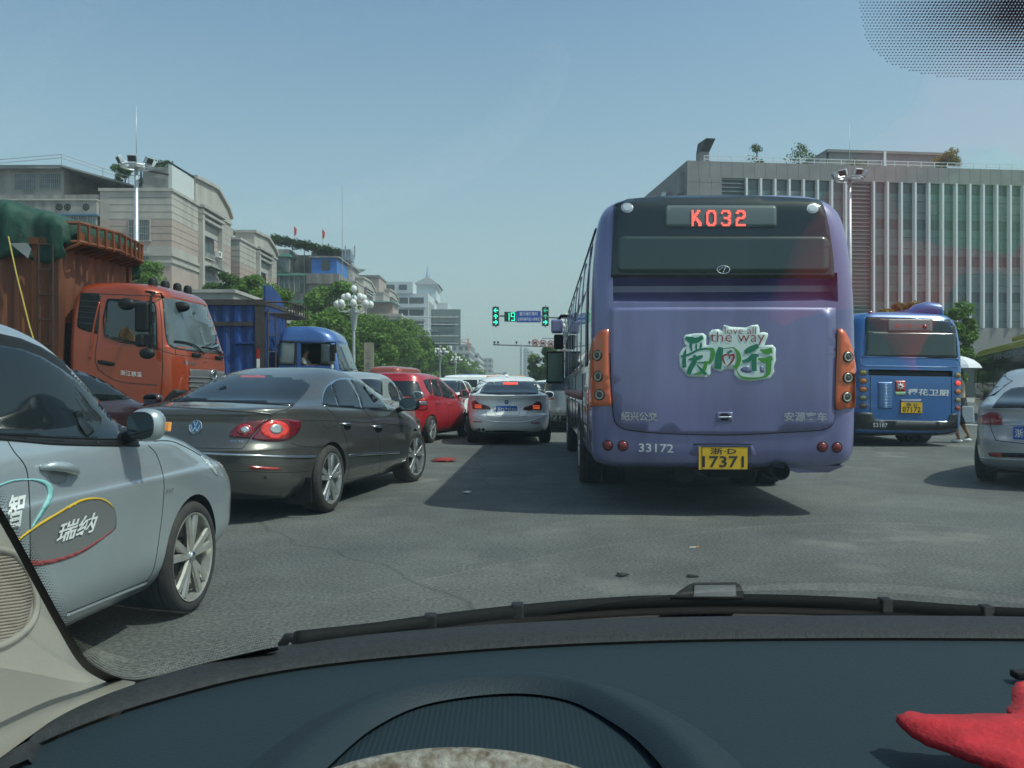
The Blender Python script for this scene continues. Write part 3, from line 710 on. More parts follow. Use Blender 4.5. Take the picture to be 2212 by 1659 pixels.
for j, x in enumerate((-11.4, -8.0)): q = MB(); q.box((x, -.26, 28), (x+2.2, -.21, 29.4), WINB); q.build('window', t)
q = MB()
for k in range(7):
    for j in range(5): q.box((.02, 1.4+j*2.5, 4+k*3.1), (.06, 3.2+j*2.5, 6.1+k*3.1), WINB)
q.build('curtain_window', t); q = MB()
for j in range(6): q.box((.0, .9+j*2.5, 2), (.35, 1.2+j*2.5, 25), WHITEP)
q.build('fin', t); q = MB()
for k in range(7):
    for j in range(3): q.box((3.41, 28+j*4, 3+k*3.2), (3.46, 29.4+j*4, 4.8+k*3.2), WINB); q.box((.5+j*.95, 25.94, 3+k*3.2), (1.0+j*.95, 25.99, 4.8+k*3.2), WINB)
q.build('wing_window', t)
def simple_block(name, label, x0, x1, y0, L, h, m, floors, glass=WINB, roof=None, band=None, sidewin=True, grp=None, stepf=0):
    t = thing(name, label, 'building', (x1, y0, 0), 0, grp); w_ = x1-x0
    u = MB(); u.box((-w_, 0, 0), (0, L, h), m); u.box((-w_-.3, -.3, h), (.3, L+.3, h+.5), band or m); u.build('wall', t)
    fh = h/floors
    for k in range(floors):
        z0 = k*fh+fh*.3; q = MB(); n = max(2, int(w_/2.6)); f = MB()
        for j in range(n): xx = -w_ + w_*(j+.22)/n; q.box((xx, -.05, z0), (xx+w_/n*.58, 0, z0+fh*.48), glass)
        if sidewin:
            ny = max(3, int(L/3.4))
            for j in range(ny): yy = L*(j+.2)/ny; q.box((0.0, yy, z0), (.05, yy+L/ny*.6, z0+fh*.5), glass)
        q.build('window_row', t)
        f.box((-w_, -.25, z0+fh*.62), (0, 0, z0+fh*.72), band or m); f.box((0.0, -.2, z0+fh*.62), (.25, L, z0+fh*.72), band or m); f.build('floor_band', t)
    if roof: roof(t, w_, L, h)
    return t
CREAMB = mat("cream_facade", (.50, .48, .42), .7, noise=(.3, .15)); GREYB = mat("grey_facade", (.36, .38, .38), .7, noise=(.3, .2)); WHITEB = mat("white_facade", (.58, .59, .57), .7, noise=(.3, .12))
t = simple_block('low_building', 'cream building with rounded balconies below the pagoda tower', -33, -22.5, 172, 26, 15.5, CREAMB, 5, roof=lambda t, w_, L, h: MB().box((-w_+.6, 1, h+.5), (-1.6, 9, h+2.8), TILEP).box((-w_+1, -.6, h+2.8), (-1, 10, h+3.0), mat("pale_blue_sheet", (.2, .34, .36), .6)).build('roof_storey', t), band=TILEW)
u = MB()
for k in range(4): u.lathe([(2.6, 1.2+k*3.1), (2.75, 1.2+k*3.1), (2.75, 2.2+k*3.1), (2.6, 2.2+k*3.1)], TILEW, 24, 'z', (-4.8, 0, 0)); u.lathe([(2.4, 2.2+k*3.1), (2.4, 4.2+k*3.1)], WINC, 24, 'z', (-4.8, 0, 0))
u.build('round_balcony', t)
# back of the big direction board with tubes (over the trees) and its glass block
t = thing('sign_gantry', 'back of a large grey road sign with four pale tubes above the trees', 'sign', (-10, 118, 0)); u = MB()
u.box((-1.2, .3, 7.0), (2.9, .4, 11.0), mat("sign_back_grey", (.24, .29, .29), .6, .2)); u.box((-1.2, .3, 11.02), (2.9, .4, 12.0), mat("sign_back_grey", (.3, .3, .3))); u.box((-1.25, .15, 8.9), (-.2, .25, 9.1), BARS); u.build('board', t)
for z0 in (7.3, 8.3, 9.9, 10.9): u = MB(); u.tube([(-4.5, .1, z0), (2.6, .1, z0-.02)], .07, WHITEP, 6); [u.tube([(x, .2, z0-.3), (x, .2, z0+.3)], .02, BLACK, 4) for x in (-1, 0, 1, 2)]; u.build('support_tube', t)
u = MB(); u.tube([(-5.2, .1, 0), (-5.2, .1, 11.4)], .16, WHITEP, 8); u.tube([(-5.2, .1, 9.1), (-1, .1, 9.1)], .06, WHITEP, 6); u.build('post', t)
simple_block('office_block', 'dark glass fronted office block behind the grey sign board', -33, -25.5, 262, 30, 21, GREYB, 6)
far = [('pale grey block with roof columns right of the sign board', -29, -25, 330, 30, 24.0, GREYB, 6), ('grey block under the orange crane', -30, -20.5, 420, 50, 22, GREYB, 6),
       ('long white block with stepped gables at the far left of the street', -24, -18.8, 480, 90, 20.2, WHITEB, 6), ('pale block with a green roof dome', -24, -14.5, 620, 40, 22, GREYB, 6), ('lowest white block beside the far trees', -19, -8.0, 700, 60, 13.0, WHITEB, 4), ('dark narrow block at the very end of the left row', -8.5, -5.3, 760, 40, 14.5, GREYB, 4)]
for i, (lab, x0, x1, y0, L, h, m, fl) in enumerate(far): simple_block('distant_block', lab, x0, x1, y0, L, h, m, fl, grp='distant blocks of the left street side')
for i, (x0, x1, y, h, lab) in enumerate([(7.6, 9.4, 820, 38, 'hazy slim tower, left of the two at the end of the street'), (11.5, 20.5, 850, 37, 'hazy wide tower with rounded cap at the end of the street')]):
    t = simple_block('distant_tower', lab, x0, x1, y, 14, h, GREYB, 14, sidewin=False)
    u = MB()
    if i: u.lathe([(4.4, 37), (4.2, 40), (2.5, 42), (.2, 43), (.1, 47)], GREYB, 16, 'z', (-4.5, 6, 0))
    else: u.box((-1.5, 1, 38), (-.3, 3, 43), GREYB)
    u.build('tower_cap', t)
simple_block('distant_block', 'hazy low block closing the street under the towers', -6, 26, 900, 20, 12, GREYB, 3, sidewin=False)
t = thing('tower_crane', 'orange tower crane over the far left blocks', 'crane', (-20.5, 400, 18)); t.scale = (.6, .6, .6); u = MB(); CR = mat("crane_orange", (.55, .16, .05), .6)
u.bar((0, 0, 0), (0, 0, 10), 1.0, CR); u.build('tower', t); u = MB(); u.bar((-14, 0, 9.6), (3, 0, 5.6), .7, CR); u.bar((0, 0, 10), (-8, 0, 8.4), .3, CR); u.build('jib', t)
# podium shop with planted terrace
t = thing('shop_building', 'low grey walled shop building with planted roof terrace behind the blue truck', 'building', (-17.2, 52.6, 0)); u = MB()
u.box((-30, 0, 0), (0, 24, 6.1), STAIN); u.box((-30.15, -.15, 6.1), (.15, 24.1, 7.0), TILEG); u.box((-30.3, -.3, 7.0), (.3, 24.3, 7.2), TILEW); u.build('wall', t)
for j in range(5): q = MB(); q.box((-28+j*5.6, -.04, .3), (-24+j*5.6, 0, 4.2), WINB); q.build('shop_window', t)
for i, (x, y, rx, h, n_) in enumerate([(-19.3, 58, .85, 1.9, 3000), (-21.0, 60, .9, 1.3, 2500), (-18.1, 60, 1.15, 1.7, 4000), (-17.5, 63.5, 1.2, 1.5, 3500), (-24.3, 57, 1.45, 2.5, 4500), (-27.2, 58, 1.0, 1.6, 2000), (-17.6, 67, 1.1, 1.2, 2500)]):
    shrub(['tall round bush on the terrace behind the blue truck', 'wide bush left of the tall round terrace bush', 'dense bush on the terrace right above the blue cargo box', 'bush at the right corner of the shop terrace', 'green tree top between orange cargo box and cab roof', 'small bush behind the tall mast lamp', 'trailing bush at the far end of the shop terrace'][i], (x, y, 7.1), rx, h, n_, .10, m=LEAFG if i in (2, 3, 4) else LEAFD, seed=90+i, group='bushes on the shop terrace')
# ------------------------------------------------------------------ the big office building on the right
GRAN = mat("grey_granite_panels", (.21, .207, .205), .7, noise=(.6, .15)); FIN = mat("white_facade_fins", (.66, .68, .69), .5); SPAN = mat("dark_spandrel_glass", (.035, .060, .062), .15, spec=.8, noise=(.3, .3)); PANE = mat("blue_green_curtain_glass", (.085, .15, .15), .2, spec=.8, noise=(.35, .35)); PANE2 = mat("blind_behind_glass", (.17, .21, .20), .3, spec=.7, noise=(.6, .3)); LOUV = mat("metal_louvre", (.16, .20, .20), .5, .3)
fd = (Vector((55.6, 93, 0))-Vector((18.1, 89, 0))).normalized()
O = thing('office_building', 'wide grey granite office building with white vertical fins behind the buses', 'building', (18.1, 89, 0), math.atan2(fd.y, fd.x))
H = 24.7; Wd = 62
u = MB(); u.box((0, .5, 0), (Wd, 34, H), GRAN); u.box((0, -.35, 23.0), (Wd, .5, H), GRAN); u.box((0, -.35, 6.0), (3.7, .5, 23.0), GRAN); u.box((0, -.35, 5.2), (Wd, .5, 7.6), GRAN); u.build('wall', O)
u = MB()
for k in range(int(Wd/1.2)): u.box((k*1.2, -.362, 23.05), (k*1.2+.03, -.35, H), GROOVE)
for z0 in (8.5, 10.5, 12.5, 14.5, 16.5, 18.5, 20.5, 22.5): u.box((0, -.362, z0), (3.7, -.35, z0+.03), GROOVE)
for x in (1.3, 2.6): u.box((x, -.362, 7.6), (x+.03, -.35, 23.0), GROOVE)
u.build('panel_joint', O)
FH = 3.35; xs = [10.4+1.55*k for k in range(33)]; x = 10.4
cols = []; x = 9.9; k = 0
bay = 1.55; seq = []
x = 10.6
while x < Wd-1: seq.append(x); x += bay
lou = [(4.7, 7.2), (18.0, 21.1)]
from collections import defaultdict
GD = defaultdict(MB)
x = 6.3; edges = []
while x < Wd: edges.append(x); x += 1.55
for i in range(len(edges)-1):
    a, c = edges[i], edges[i+1]
    if 17.2 < (a+c)/2 < 20.2: continue
    for f in range(4):
        z0 = 7.6+f*3.85; z1 = z0+3.85
        sg_ = int(a > 18); gl = GD[('curtain_wall', sg_, 0)]; sp = GD[('spandrel', sg_, f)]; mu = GD[('transom', sg_, f)]
        gl.box((a+.05, -.05, z0+.02), (c-.05, .0, z1-1.1), PANE if random.random() > .22 else PANE2); sp.box((a+.05, -.06, z1-1.1), (c-.05, .0, z1), SPAN)
        for zz in (z0+.7, z0+1.9): mu.box((a+.05, -.09, zz), (c-.05, -.055, zz+.05), SPAN)
        if (i*7+f*3) % 5 == 0: mu.box((a+.08, -.10, z0+.6), (c-.4, -.05, z0+1.6), LOUV)
for kk_, m_ in GD.items(): m_.build(kk_[0], O)
for i, a in enumerate(edges):
    if 17.6 < a < 20.0: continue
    u = MB(); u.box((a-.10, -.62, 7.6), (a+.10, -.06, 23.0), FIN); u.build('fin', O)
for a, c in ((3.7, 6.2), (17.2, 20.1)):
    u = MB(); u.box((a, .0, 7.6), (c, .3, 23.0), SPAN)
    zz = 7.7
    while zz < 22.9: u.box((a, -.3, zz), (c, -.02, zz+.10), LOUV); zz += .42
    u.build('louvre_bay', O)
u = MB(); u.box((12, .2, .2), (Wd, .45, 5.1), SPAN); u.box((10.5, -3, 4.6), (Wd, .4, 5.3), GRAN); u.build('entrance_canopy', O)
u = MB()
for zz in (H+.35, H+.7): u.bar((2, .2, zz), (Wd, .2, zz), .06, FIN)
for k in range(40): u.bar((2+k*1.5, .2, H), (2+k*1.5, .2, H+.75), .06, FIN)
u.build('roof_railing', O)
u = MB(); u.box((20, 9, H), (34.5, 22, H+4.0), GRAN); u.box((19.7, 8.8, H+4.0), (34.8, 22.3, H+4.3), GRAN); u.box((26.6, 8.7, H), (26.9, 8.99, H+4.2), FIN); u.add([(16.5, 9, H), (19.7, 9, H), (19.7, 9, H+4.0), (16.5, 20, H), (19.7, 20, H), (19.7, 20, H+4.0)], [(0,1,2),(5,4,3),(0,2,5,3),(0,3,4,1),(1,4,5,2)], GRAN); u.build('penthouse', O)
u = MB(); u.box((1.9, 1.2, H), (2.9, 2.6, H+1.4), GRAN); u.add([(1.9, 1.2, H+1.4), (2.9, 1.2, H+1.4), (2.9, 2.6, H+1.4), (1.9, 2.6, H+1.4), (2.3, .4, H+2.6), (3.3, .4, H+2.6), (3.5, 2.6, H+2.6), (2.1, 2.6, H+2.6)], [(0,1,5,4),(1,2,6,5),(2,3,7,6),(3,0,4,7),(4,5,6,7)], BLACK); u.build('roof_vent', O)
# street side with big lettering and glass corner
Mo = Matrix(((0, -1, 0, 0), (-1, 0, 0, 0), (0, 0, 1, 0), (0, 0, 0, 1)))
u = MB(); u.box((-1.0, 3, 0), (0, 26, 21.5), GRAN); u.box((-.6, .6, 21.5), (0, 26, H-1), GRAN); u.box((-2.8, 16, 0), (-1, 26, 20), PANE); u.box((-3.1, 15.6, 20), (-1, 26.4, 20.6), LOUV); u.build('side_wing', O)
u = MB(); [u.box((-1.1, 4+k*2.6, 2+0), (-1.0, 5.6+k*2.6, 20), PANE) for k in range(4)]; u.build('side_window', O)
for i, ch in enumerate('集业兴工'): sign_text('letter', ch, FIN, O, (-1.15, 3.2+i*3.6+2.6, 20.2), (0, -2.6, 0), (0, 0, 2.4), bold=.03)
RS = mat("red_swoosh", (.55, .05, .05), .5); BS = mat("blue_swoosh", (.04, .22, .5), .5)
u = MB(); u.prism([(.7, 18.0), (2.6, 18.6), (3.9, 19.5), (2.3, 18.95), (1.9, 19.2), (1.6, 18.8)], 0, .06, RS, Matrix(((1,0,0,0),(0,0,1,-.45),(0,1,0,0),(0,0,0,1))))
u.prism([(.2, 17.2), (1.0, 18.4), (1.6, 19.2), (1.1, 18.2), (1.4, 17.8), (3.3, 18.3), (1.8, 17.4), (.9, 17.5)], 0, .06, BS, Matrix(((1,0,0,0),(0,0,1,-.46),(0,1,0,0),(0,0,0,1)))); u.build('emblem', O)
MO = wm(O)
for i, (x, y, rx, h, n_) in enumerate([(8.4, 2, 1.0, 2.6, 360), (14.0, 2, 1.7, 2.9, 620), (29.6, 1.6, 1.5, 2.6, 1600), (19.0, 1.4, 1.1, 1.0, 260)]):
    p = MO @ Vector((x, y, H)); shrub(['thin sapling on the office roof, leftmost', 'sparse leafless bush on the office roof', 'round brown bush at the right of the office roof', 'low plant on the office roof edge'][i], tuple(p), rx, h, n_, .13, m=LEAFD if i != 2 else LEAFY, seed=120+i, group='plants on the office roof', nm='roof_plant')

# ------------------------------------------------------------------ lamps, signals, signs
GALV = mat("galvanised_steel", (.50, .53, .55), .4, .5, noise=(3, .15)); GLOBE = mat("white_globe", (.66, .67, .63), .25, 0, .3); GREYP = mat("grey_pole_paint", (.34, .37, .37), .5)
def high_mast(label, loc, h, a0):
    t = thing('floodlight_mast', label, 'street lamp', loc, a0, 'tall floodlight masts'); q = MB(); q.tube([(0, 0, 0), (0, 0, h*.5), (0, 0, h)], [.24, .19, .13], GALV, 12); q.tube([(0, 0, h), (0, 0, h+4.2)], [.03, .01], GALV, 5); q.build('pole', t, smooth=True)
    q = MB(); q.tube([(1.05*math.cos(k*PI/12), 1.05*math.sin(k*PI/12), h-.25) for k in range(24)], .06, GALV, 6, close=True); q.lathe([(.14, h-.3), (.5, h-.3), (.5, h-.1), (.14, h-.05)], GALV, 16); [q.bar((0, 0, h-.2), (1.05*math.cos(k*PI/2), 1.05*math.sin(k*PI/2), h-.25), .06, GALV) for k in range(4)]; q.build('ring', t, smooth='auto')
    for k in range(6):
        a = k*PI/3+.4; M = Matrix.Translation((1.12*math.cos(a), 1.12*math.sin(a), h+.12)) @ Matrix.Rotation(a, 4, 'Z') @ Matrix.Rotation(R(28), 4, 'Y')
        q = MB(); q.box((-.12, -.32, -.25), (.14, .32, .25), GALV, M); f = q.build('floodlight', t, bevel=.03); q = MB(); q.box((.14, -.27, -.20), (.155, .27, .20), BLACK, M); q.build('lens', f)
    return t
high_mast('tall white floodlight mast in front of the apartment blocks on the left', (-27.2, 62, 0), 17.4, .3)
high_mast('tall floodlight mast in front of the office building on the right', (27.2, 69, 0), 18.2, 1.4)
def globe_lamp(label, loc, h, sc_=1, n1=9, near=True):
    t = thing('globe_lamp', label, 'street lamp', loc, 0, 'street lamps with clusters of white globes'); t.scale = (sc_,)*3
    q = MB(); q.tube([(0, 0, 0), (0, 0, h-3.0)], [.13, .10], GALV, 12); q.lathe([(.1, h-3.0), (.15, h-3.0), (.30, h-1.9), (.40, h-1.72), (.34, h-1.6), (.2, h-1.6), (.10, h-.9), (.05, h-.25)], GREYP, 14); q.build('pole', t, smooth='auto')
    def g(x, y, z):
        q = MB(); q.lathe([(.001, z-.27), (.10, z-.27), (.20, z-.17), (.24, z-.01), (.215, z+.12), (.14, z+.20), (.04, z+.25), (.001, z+.27)], GLOBE, 16, 'z', (x, y, 0)); q.build('globe', t, smooth=True)
    arms = MB(); g(0, 0, h)
    for n_, r, dz, a0 in ((5, .74, .62, .5), (8, 1.2, 1.12, .15)):
        for k in range(n_):
            a = 2*PI*k/n_+a0; z = h-dz; c, s_ = math.cos(a), math.sin(a)
            arms.tube([(.12*c, .12*s_, h-1.35), (r*.4*c, r*.4*s_, z-.55), (r*.8*c, r*.8*s_, z-.56), (r*c, r*s_, z-.27)], .028, WHITEP, 6); g(r*c, r*s_, z)
    arms.build('arm', t, smooth=True); return t
G0 = globe_lamp('nearest lamp with a cluster of white globes, in front of the left trees', (-11.45, 62, 0), 8.35)
for i, (x, y) in enumerate([(-11.6, 138), (-11.6, 176), (-11.6, 214), (-11.6, 258), (-11.6, 310), (6.1, 97), (9.4, 132)]):
    c = copy_tree(G0); c.location = (x, y, 0); c.rotation_euler = (0, 0, i*.7)
    if i < 5: c.scale = (1.0, 1.0, .95)
    elif i == 5: c.scale = (1, 1, 1.12)
    c['label'] = ['white globe lamp poking over the trees below the grey sign', 'second globe lamp beyond the grey sign over the left trees', 'third globe lamp beyond the grey sign over the left trees', 'fourth globe lamp beyond the grey sign over the left trees', 'farthest globe lamp over the left trees', 'globe lamp whose top shows left of the purple bus mirror', 'globe lamp cluster behind the round no-entry signs'][i]
# signal gantry
GREEN = mat("green_signal_led", (.05, .5, .35), .4, emit=((.03, 1.0, .55), 1.4)); GREEND = mat("dim_green_led", (.05, .3, .22), .4, emit=((.03, .6, .38), .5)); HOUS = mat("signal_housing", (.02, .03, .03), .5); BLUES = mat("blue_sign_face", (.02, .08, .42), .45); SGREY = mat("signal_rim", (.4, .43, .43), .5)
t = G = thing('signal_gantry', 'grey cantilever arm carrying the traffic lights over the street', 'gantry', (0, 58, 0)); u = MB(); u.tube([(-1.0, 0, 6.05), (7.2, 0, 5.85)], [.07, .11], GREYP, 10); u.build('arm', t, smooth=True); u = MB(); u.tube([(7.2, 0, 0), (7.2, 0, 6.9)], [.2, .14], GREYP, 12); u.build('pole', t, smooth=True)
Mz = Matrix(((1, 0, 0, 0), (0, 0, 1, 0), (0, 1, 0, 0), (0, 0, 0, 1)))
def arrow(kind):
    P = [(-.13, .0), (-.02, .12), (.045, .12), (-.035, .035), (.14, .035), (.14, -.035), (-.035, -.035), (.045, -.12), (-.02, -.12)]
    if kind == 'L': return P
    if kind == 'R': return [(-x, y) for x, y in P][::-1]
    return [(y, -x) for x, y in P]
def signal(label, x, spec):
    t = thing('traffic_light', label, 'traffic light', (x, 57.8, 6.0), 0, 'green traffic lights on the gantry'); u = MB(); u.prism(rrect(-.24, -.66, .24, .66, .07), 0, .2, SGREY, Mz); u.prism(rrect(-.205, -.625, .205, .625, .05), -.012, -.001, HOUS, Mz); u.tube([(0, .1, .6), (0, .1, .74)], .04, HOUS, 6); u.tube([(0, .1, -.74), (0, .1, -.6)], .04, HOUS, 6); u.build('housing', t)
    for i, (kd, m) in enumerate(spec):
        z = .40-.40*i; u = MB(); u.lathe([(.165, -.03), (.19, -.03), (.19, -.012), (.165, -.012)], HOUS, 20, 'y', (0, 0, z)); ln = u.build('lamp', t); u = MB()
        u.prism([(a*1.15, z+c*1.15) for a, c in arrow(kd)], -.028, -.016, m, Mz); u.build('arrow', ln)
    return t
signal('left traffic light with three bright green arrows', (1071-CX)*58/FPX, [('L', GREEN), ('U', GREEN), ('R', GREEN)])
signal('right traffic light with dim upper arrows beside the blue sign', (1178-CX)*58/FPX, [('L', GREEND), ('U', GREEND), ('R', GREEN)])
t = thing('countdown_timer', 'black countdown panel showing green 19 left of the blue sign', 'timer', (-.12, 57.8, 5.98)); u = MB(); u.box((-.40, 0, -.33), (.40, .15, .33), HOUS); u.build('panel', t, bevel=.02)
u = MB(); g = .045
def sg(x0, z0, x1, z1): u.box((x0, -.03, z0), (x1, -.015, z1), GREEN)
sg(-.10, -.26, -.055, .26); sg(.05, .225, .30, .27); sg(.05, .0, .095, .25); sg(.27, -.26, .315, .25); sg(.05, -.02, .30, .025); sg(.07, -.27, .30, -.225); u.build('digits', t)
t = thing('lane_sign', 'blue sign with two lines of white Chinese text between the traffic lights', 'sign', (1.12, 57.75, 5.98)); u = MB(); u.prism(rrect(-.84, -.40, .84, .40, .07), 0, .06, SGREY, Mz); u.prism(rrect(-.81, -.37, .81, .37, .06), -.01, -.001, BLUES, Mz); u.build('board', t)
sign_text('lettering', '直行绿灯亮时', WHITE, t, (-.62, -.02, .06), (1.24, 0, 0), (0, 0, .25)); sign_text('lettering', '左转车辆可驶入待转区', WHITE, t, (-.75, -.02, -.29), (1.50, 0, 0), (0, 0, .23))
# camera gantry with prohibition signs
t = thing('camera_gantry', 'thin dark arm with traffic cameras behind the signals', 'gantry', (0, 86, 0)); u = MB(); u.tube([(-1.9, 0, 5.5), (8.4, 0, 5.15)], [.06, .1], GREYP, 8); u.tube([(8.4, 0, 0), (8.4, 0, 7)], .16, GREYP, 10); u.tube([(3.0, 0, 6.15), (8.4, 0, 6.0)], .04, GREYP, 6); u.build('arm', t, smooth=True)
for x in (-1.75, -1.4, .45, 1.75): u = MB(); u.box((x-.11, -.3, 5.62), (x+.11, .25, 5.86), WHITEP); u.tube([(x, 0, 5.4), (x, 0, 5.65)], .03, GREYP, 5); u.box((x-.08, -.33, 5.65), (x+.08, -.30, 5.8), BLACK); u.build('camera', t, bevel=.03)
REDS = mat("red_sign_ring", (.50, .03, .03), .5); WSIGN = mat("white_sign_face", (.55, .56, .55), .5); BSIGN = mat("blue_round_face", (.03, .08, .35), .5)
def disc(b, c, r0, r1, m, y): b.lathe([(r0, y), (r1, y)] if r0 > 0 else [(.001, y), (r1, y)], m, 24, 'y', c)
for i, x in enumerate((2.32, 3.1, 3.9, 4.66)):
    t = thing('prohibition_sign', ['red ringed no trailers sign, leftmost on the camera arm', 'red ringed no trucks sign, second on the camera arm', 'red ringed no tractors sign, third on the camera arm', 'red and blue no parking sign beside the bus mirror'][i], 'sign', (x, 85.8, 5.68-.05*i), 0, 'round prohibition signs on the camera arm')
    u = MB(); disc(u, (0, 0, 0), 0, .36, REDS, .0); disc(u, (0, 0, 0), 0, .29, WSIGN if i < 3 else BSIGN, -.01); u.build('disc', t)
    u = MB()
    if i < 3: u.box((-.18, -.025, -.06), (.16, -.015, .05 if i != 2 else .02), INK); u.box((.02, -.025, .05), (.16, -.015, .13), INK); [disc(u, (xx, 0, -.08), 0, .055 if i < 2 else .08, INK, -.02) for xx in (-.11, .10)]; u.build('pictogram', t)
    u = MB(); u.bar((-.22, -.03, .22), (.22, -.03, -.22), .055, REDS, .01, up=(0, 1, 0)); u.build('slash', t)
t = thing('roadside_sign_board', 'tall white board with round red ringed signs beside the purple bus', 'sign', (3.0, 52, 0)); u = MB(); u.box((-.22, 0, 1.5), (.8, .08, 3.75), WSIGN); u.tube([(.2, .15, 0), (.2, .15, 3.8)], .06, GREYP, 8); u.build('board', t)
sign_text('lettering', '限\n制', INK, t, (-.14, -.01, 2.0), (.16, 0, 0), (0, 0, .9))
for (x, z, r) in ((.1, 3.65, .22), (.42, 3.5, .28), (.22, 2.8, .2), (.5, 2.2, .3)): u = MB(); disc(u, (x, 0, z), 0, r, REDS, -.02); disc(u, (x, 0, z), 0, r*.8, WSIGN, -.03); u.box((x-r*.45, -.045, z-.05), (x+r*.4, -.035, z+.05), INK); u.build('round_sign', t)
t = thing('notice_board', 'weathered cream notice board beside the globe lamp pole', 'sign', (-10.0, 61, 0)); u = MB(); u.box((-.55, 0, .3), (.15, .12, 4.4), mat("cream_board", (.30, .27, .20), .8, noise=(1.5, .3))); u.build('board', t); sign_text('lettering', '公\n告', GROOVE, t, (-.4, -.01, 2.2), (.35, 0, 0), (0, 0, 1.8))
# litter on the road
t = MB(); rr = random.Random(3)
def rag(name, label, c, r_, m, n=11, h=.02, cat='litter'):
    rn = random.Random(hash(label) % 999 if False else len(label)); b = MB(); P = []
    for k in range(n): a = 2*PI*k/n; q = rn.uniform(.5, 1.2); P.append(Vector((r_[0]*q*math.cos(a), r_[1]*q*math.sin(a), rn.uniform(.004, h))))
    vs = [Vector((0, 0, h*1.3))] + P; b.add(vs, [(0, 1+k, 1+(k+1) % n) for k in range(n)], m); o = b.build(name, None, smooth=True, solid=.004); o.location = c; return tag(o, label, cat)
g0 = W(960, 997, 1); Yr = 1.20*FPX/(997-HY); rag('red_rag', 'flattened red rag on the road right of the dark sedan', ((960-CX)*Yr/FPX, Yr, .004), (.23, .2), mat("dull_red_cloth", (.28, .03, .03), .9), h=.05)
for px_, py_, lab, s_ in ((1347, 1244, 'left dark crushed leaf on the road before the wiper', .05), (1495, 1247, 'right dark crushed leaf on the road before the wiper', .04)):
    Yr = 1.20*FPX/(py_-HY); rag('crushed_leaf', lab, ((px_-CX)*Yr/FPX, Yr, .004), (s_, s_*.8), mat("dark_leaf_litter", (.02, .022, .02), .8), h=.012)
Yr = 1.20*FPX/(1184-HY); b = MB(); b.tube([(0, 0, .006), (.045, .01, .006)], .004, WHITE, 6); b.tube([(.045, .01, .006), (.07, .016, .006)], .004, AMBER, 6); o = b.build('cigarette_butt'); o.location = ((1490-CX)*Yr/FPX, Yr, 0); tag(o, 'tiny cigarette butt on the road behind the bus', 'litter')
Yr = 1.20*FPX/(1066-HY); rag('pale_wrapper', 'small pale wrapper in the bus shadow', ((1008-CX)*Yr/FPX, Yr, .004), (.06, .05), WHITE, h=.02)
# ================================================================== vehicles
def heading(deg): return R(90 - deg)          # degrees to the right of straight ahead
def wheel(root, x, side, yo, r, rim=.72, spokes=5, steer=0, width=.21, alloy=None, twin=False, dark=False, cap=None, z=None):
    """wheel with tyre and rim as sub-parts; side -1 = right"""
    alloy = alloy or ALLOY; rr = r*rim; h = MB(); n = 40
    h.lathe([(.001, .10), (rr*.9, .10), (rr*.95, .14)], ALLOYD, 24, 'y'); h.lathe([(.001, .055), (rr*.45, .055), (rr*.47, .075)], mat("brake_disc", (.10, .09, .085), .4, .6), 24, 'y')
    o = h.build('wheel', root, smooth='auto'); o.location = (x, side*yo, r if z is None else z); o.rotation_euler = (0, 0, (0 if side < 0 else PI) + R(steer))
    t = MB(); t.lathe([(rr, .02), (rr+.012, .0), (r*.86, -.004), (r*.93, .002), (r*.975, .02), (r, .05), (r, width-.05), (r*.97, width-.02), (rr, width)], RUBBER, n, 'y')
    for k in range(4): t.lathe([(r+.002, .055+k*(width-.11)/3-.004), (r+.002, .055+k*(width-.11)/3+.004)], BLACK, n, 'y')
    t.build('tyre', o, smooth='auto')
    m = MB(); m.lathe([(rr*.93, .05), (rr*.97, .005), (rr+.004, .0), (rr+.006, .012), (rr*.99, .03), (rr*.93, .16)], alloy, n, 'y')
    m.lathe([(.001, .012), (rr*.14, .012), (rr*.18, .03), (rr*.18, .06)], alloy, 20, 'y')
    for k in range(spokes):
        offs = (-.16, .16) if twin else (0,)
        for of in offs:
            a = 2*PI*k/spokes + PI/2 + (of*.35 if twin else 0); a2 = a + (of*.9 if twin else 0)
            p = Vector((rr*.12*math.cos(a), .028, rr*.12*math.sin(a))); q = Vector((rr*.95*math.cos(a2), .018, rr*.95*math.sin(a2)))
            d = (q-p).normalized(); s = Vector((0, 1, 0)).cross(d); w0, w1 = (rr*.085, rr*.10) if twin else (rr*.15, rr*.19)
            vs = []
            for P, w_ in ((p, w0), (p.lerp(q, .5) + Vector((0, -.004, 0)), (w0+w1)/2), (q, w1)):
                vs += [P - s*w_, P - s*w_*.75 + Vector((0, -.014, 0)), P + s*w_*.75 + Vector((0, -.014, 0)), P + s*w_, P + Vector((0, .03, 0))]
            fs = []
            for j in (0, 5):
                for i in range(5): fs.append((j+i, j+(i+1) % 5, j+5+(i+1) % 5, j+5+i))
            fs += [(0,1,2,3,4), (14,13,12,11,10)]
            m.add(vs, fs, alloy)
    m.ball((0, .008, 0), rr*.13, cap or CHROME, 8, (1, .35, 1))
    m.build('rim', o, smooth='auto'); return o
def wheels4(root, xs, yo, r, steer=0, **k):
    for x, st in ((xs[0], 0), (xs[1], steer)):
        for s in (-1, 1): wheel(root, x, s, yo, r, steer=st, **k)
def make_body(root, keys, pm, wx, wr, w, depth=.34, arch=1.1, n=7, archz=None, q=30):
    vs, fs = body_from_keys(keys, n, q); B = Body(root, vs, fs); cs = []
    for x in wx:
        for s in (-1, 1): cs.append(ycyl(x, (wr if archz is None else archz), wr*arch, s*(w-depth), s*(w+.3)))
    B.obj = cut('body', vs, fs, pm, cs, root); return B
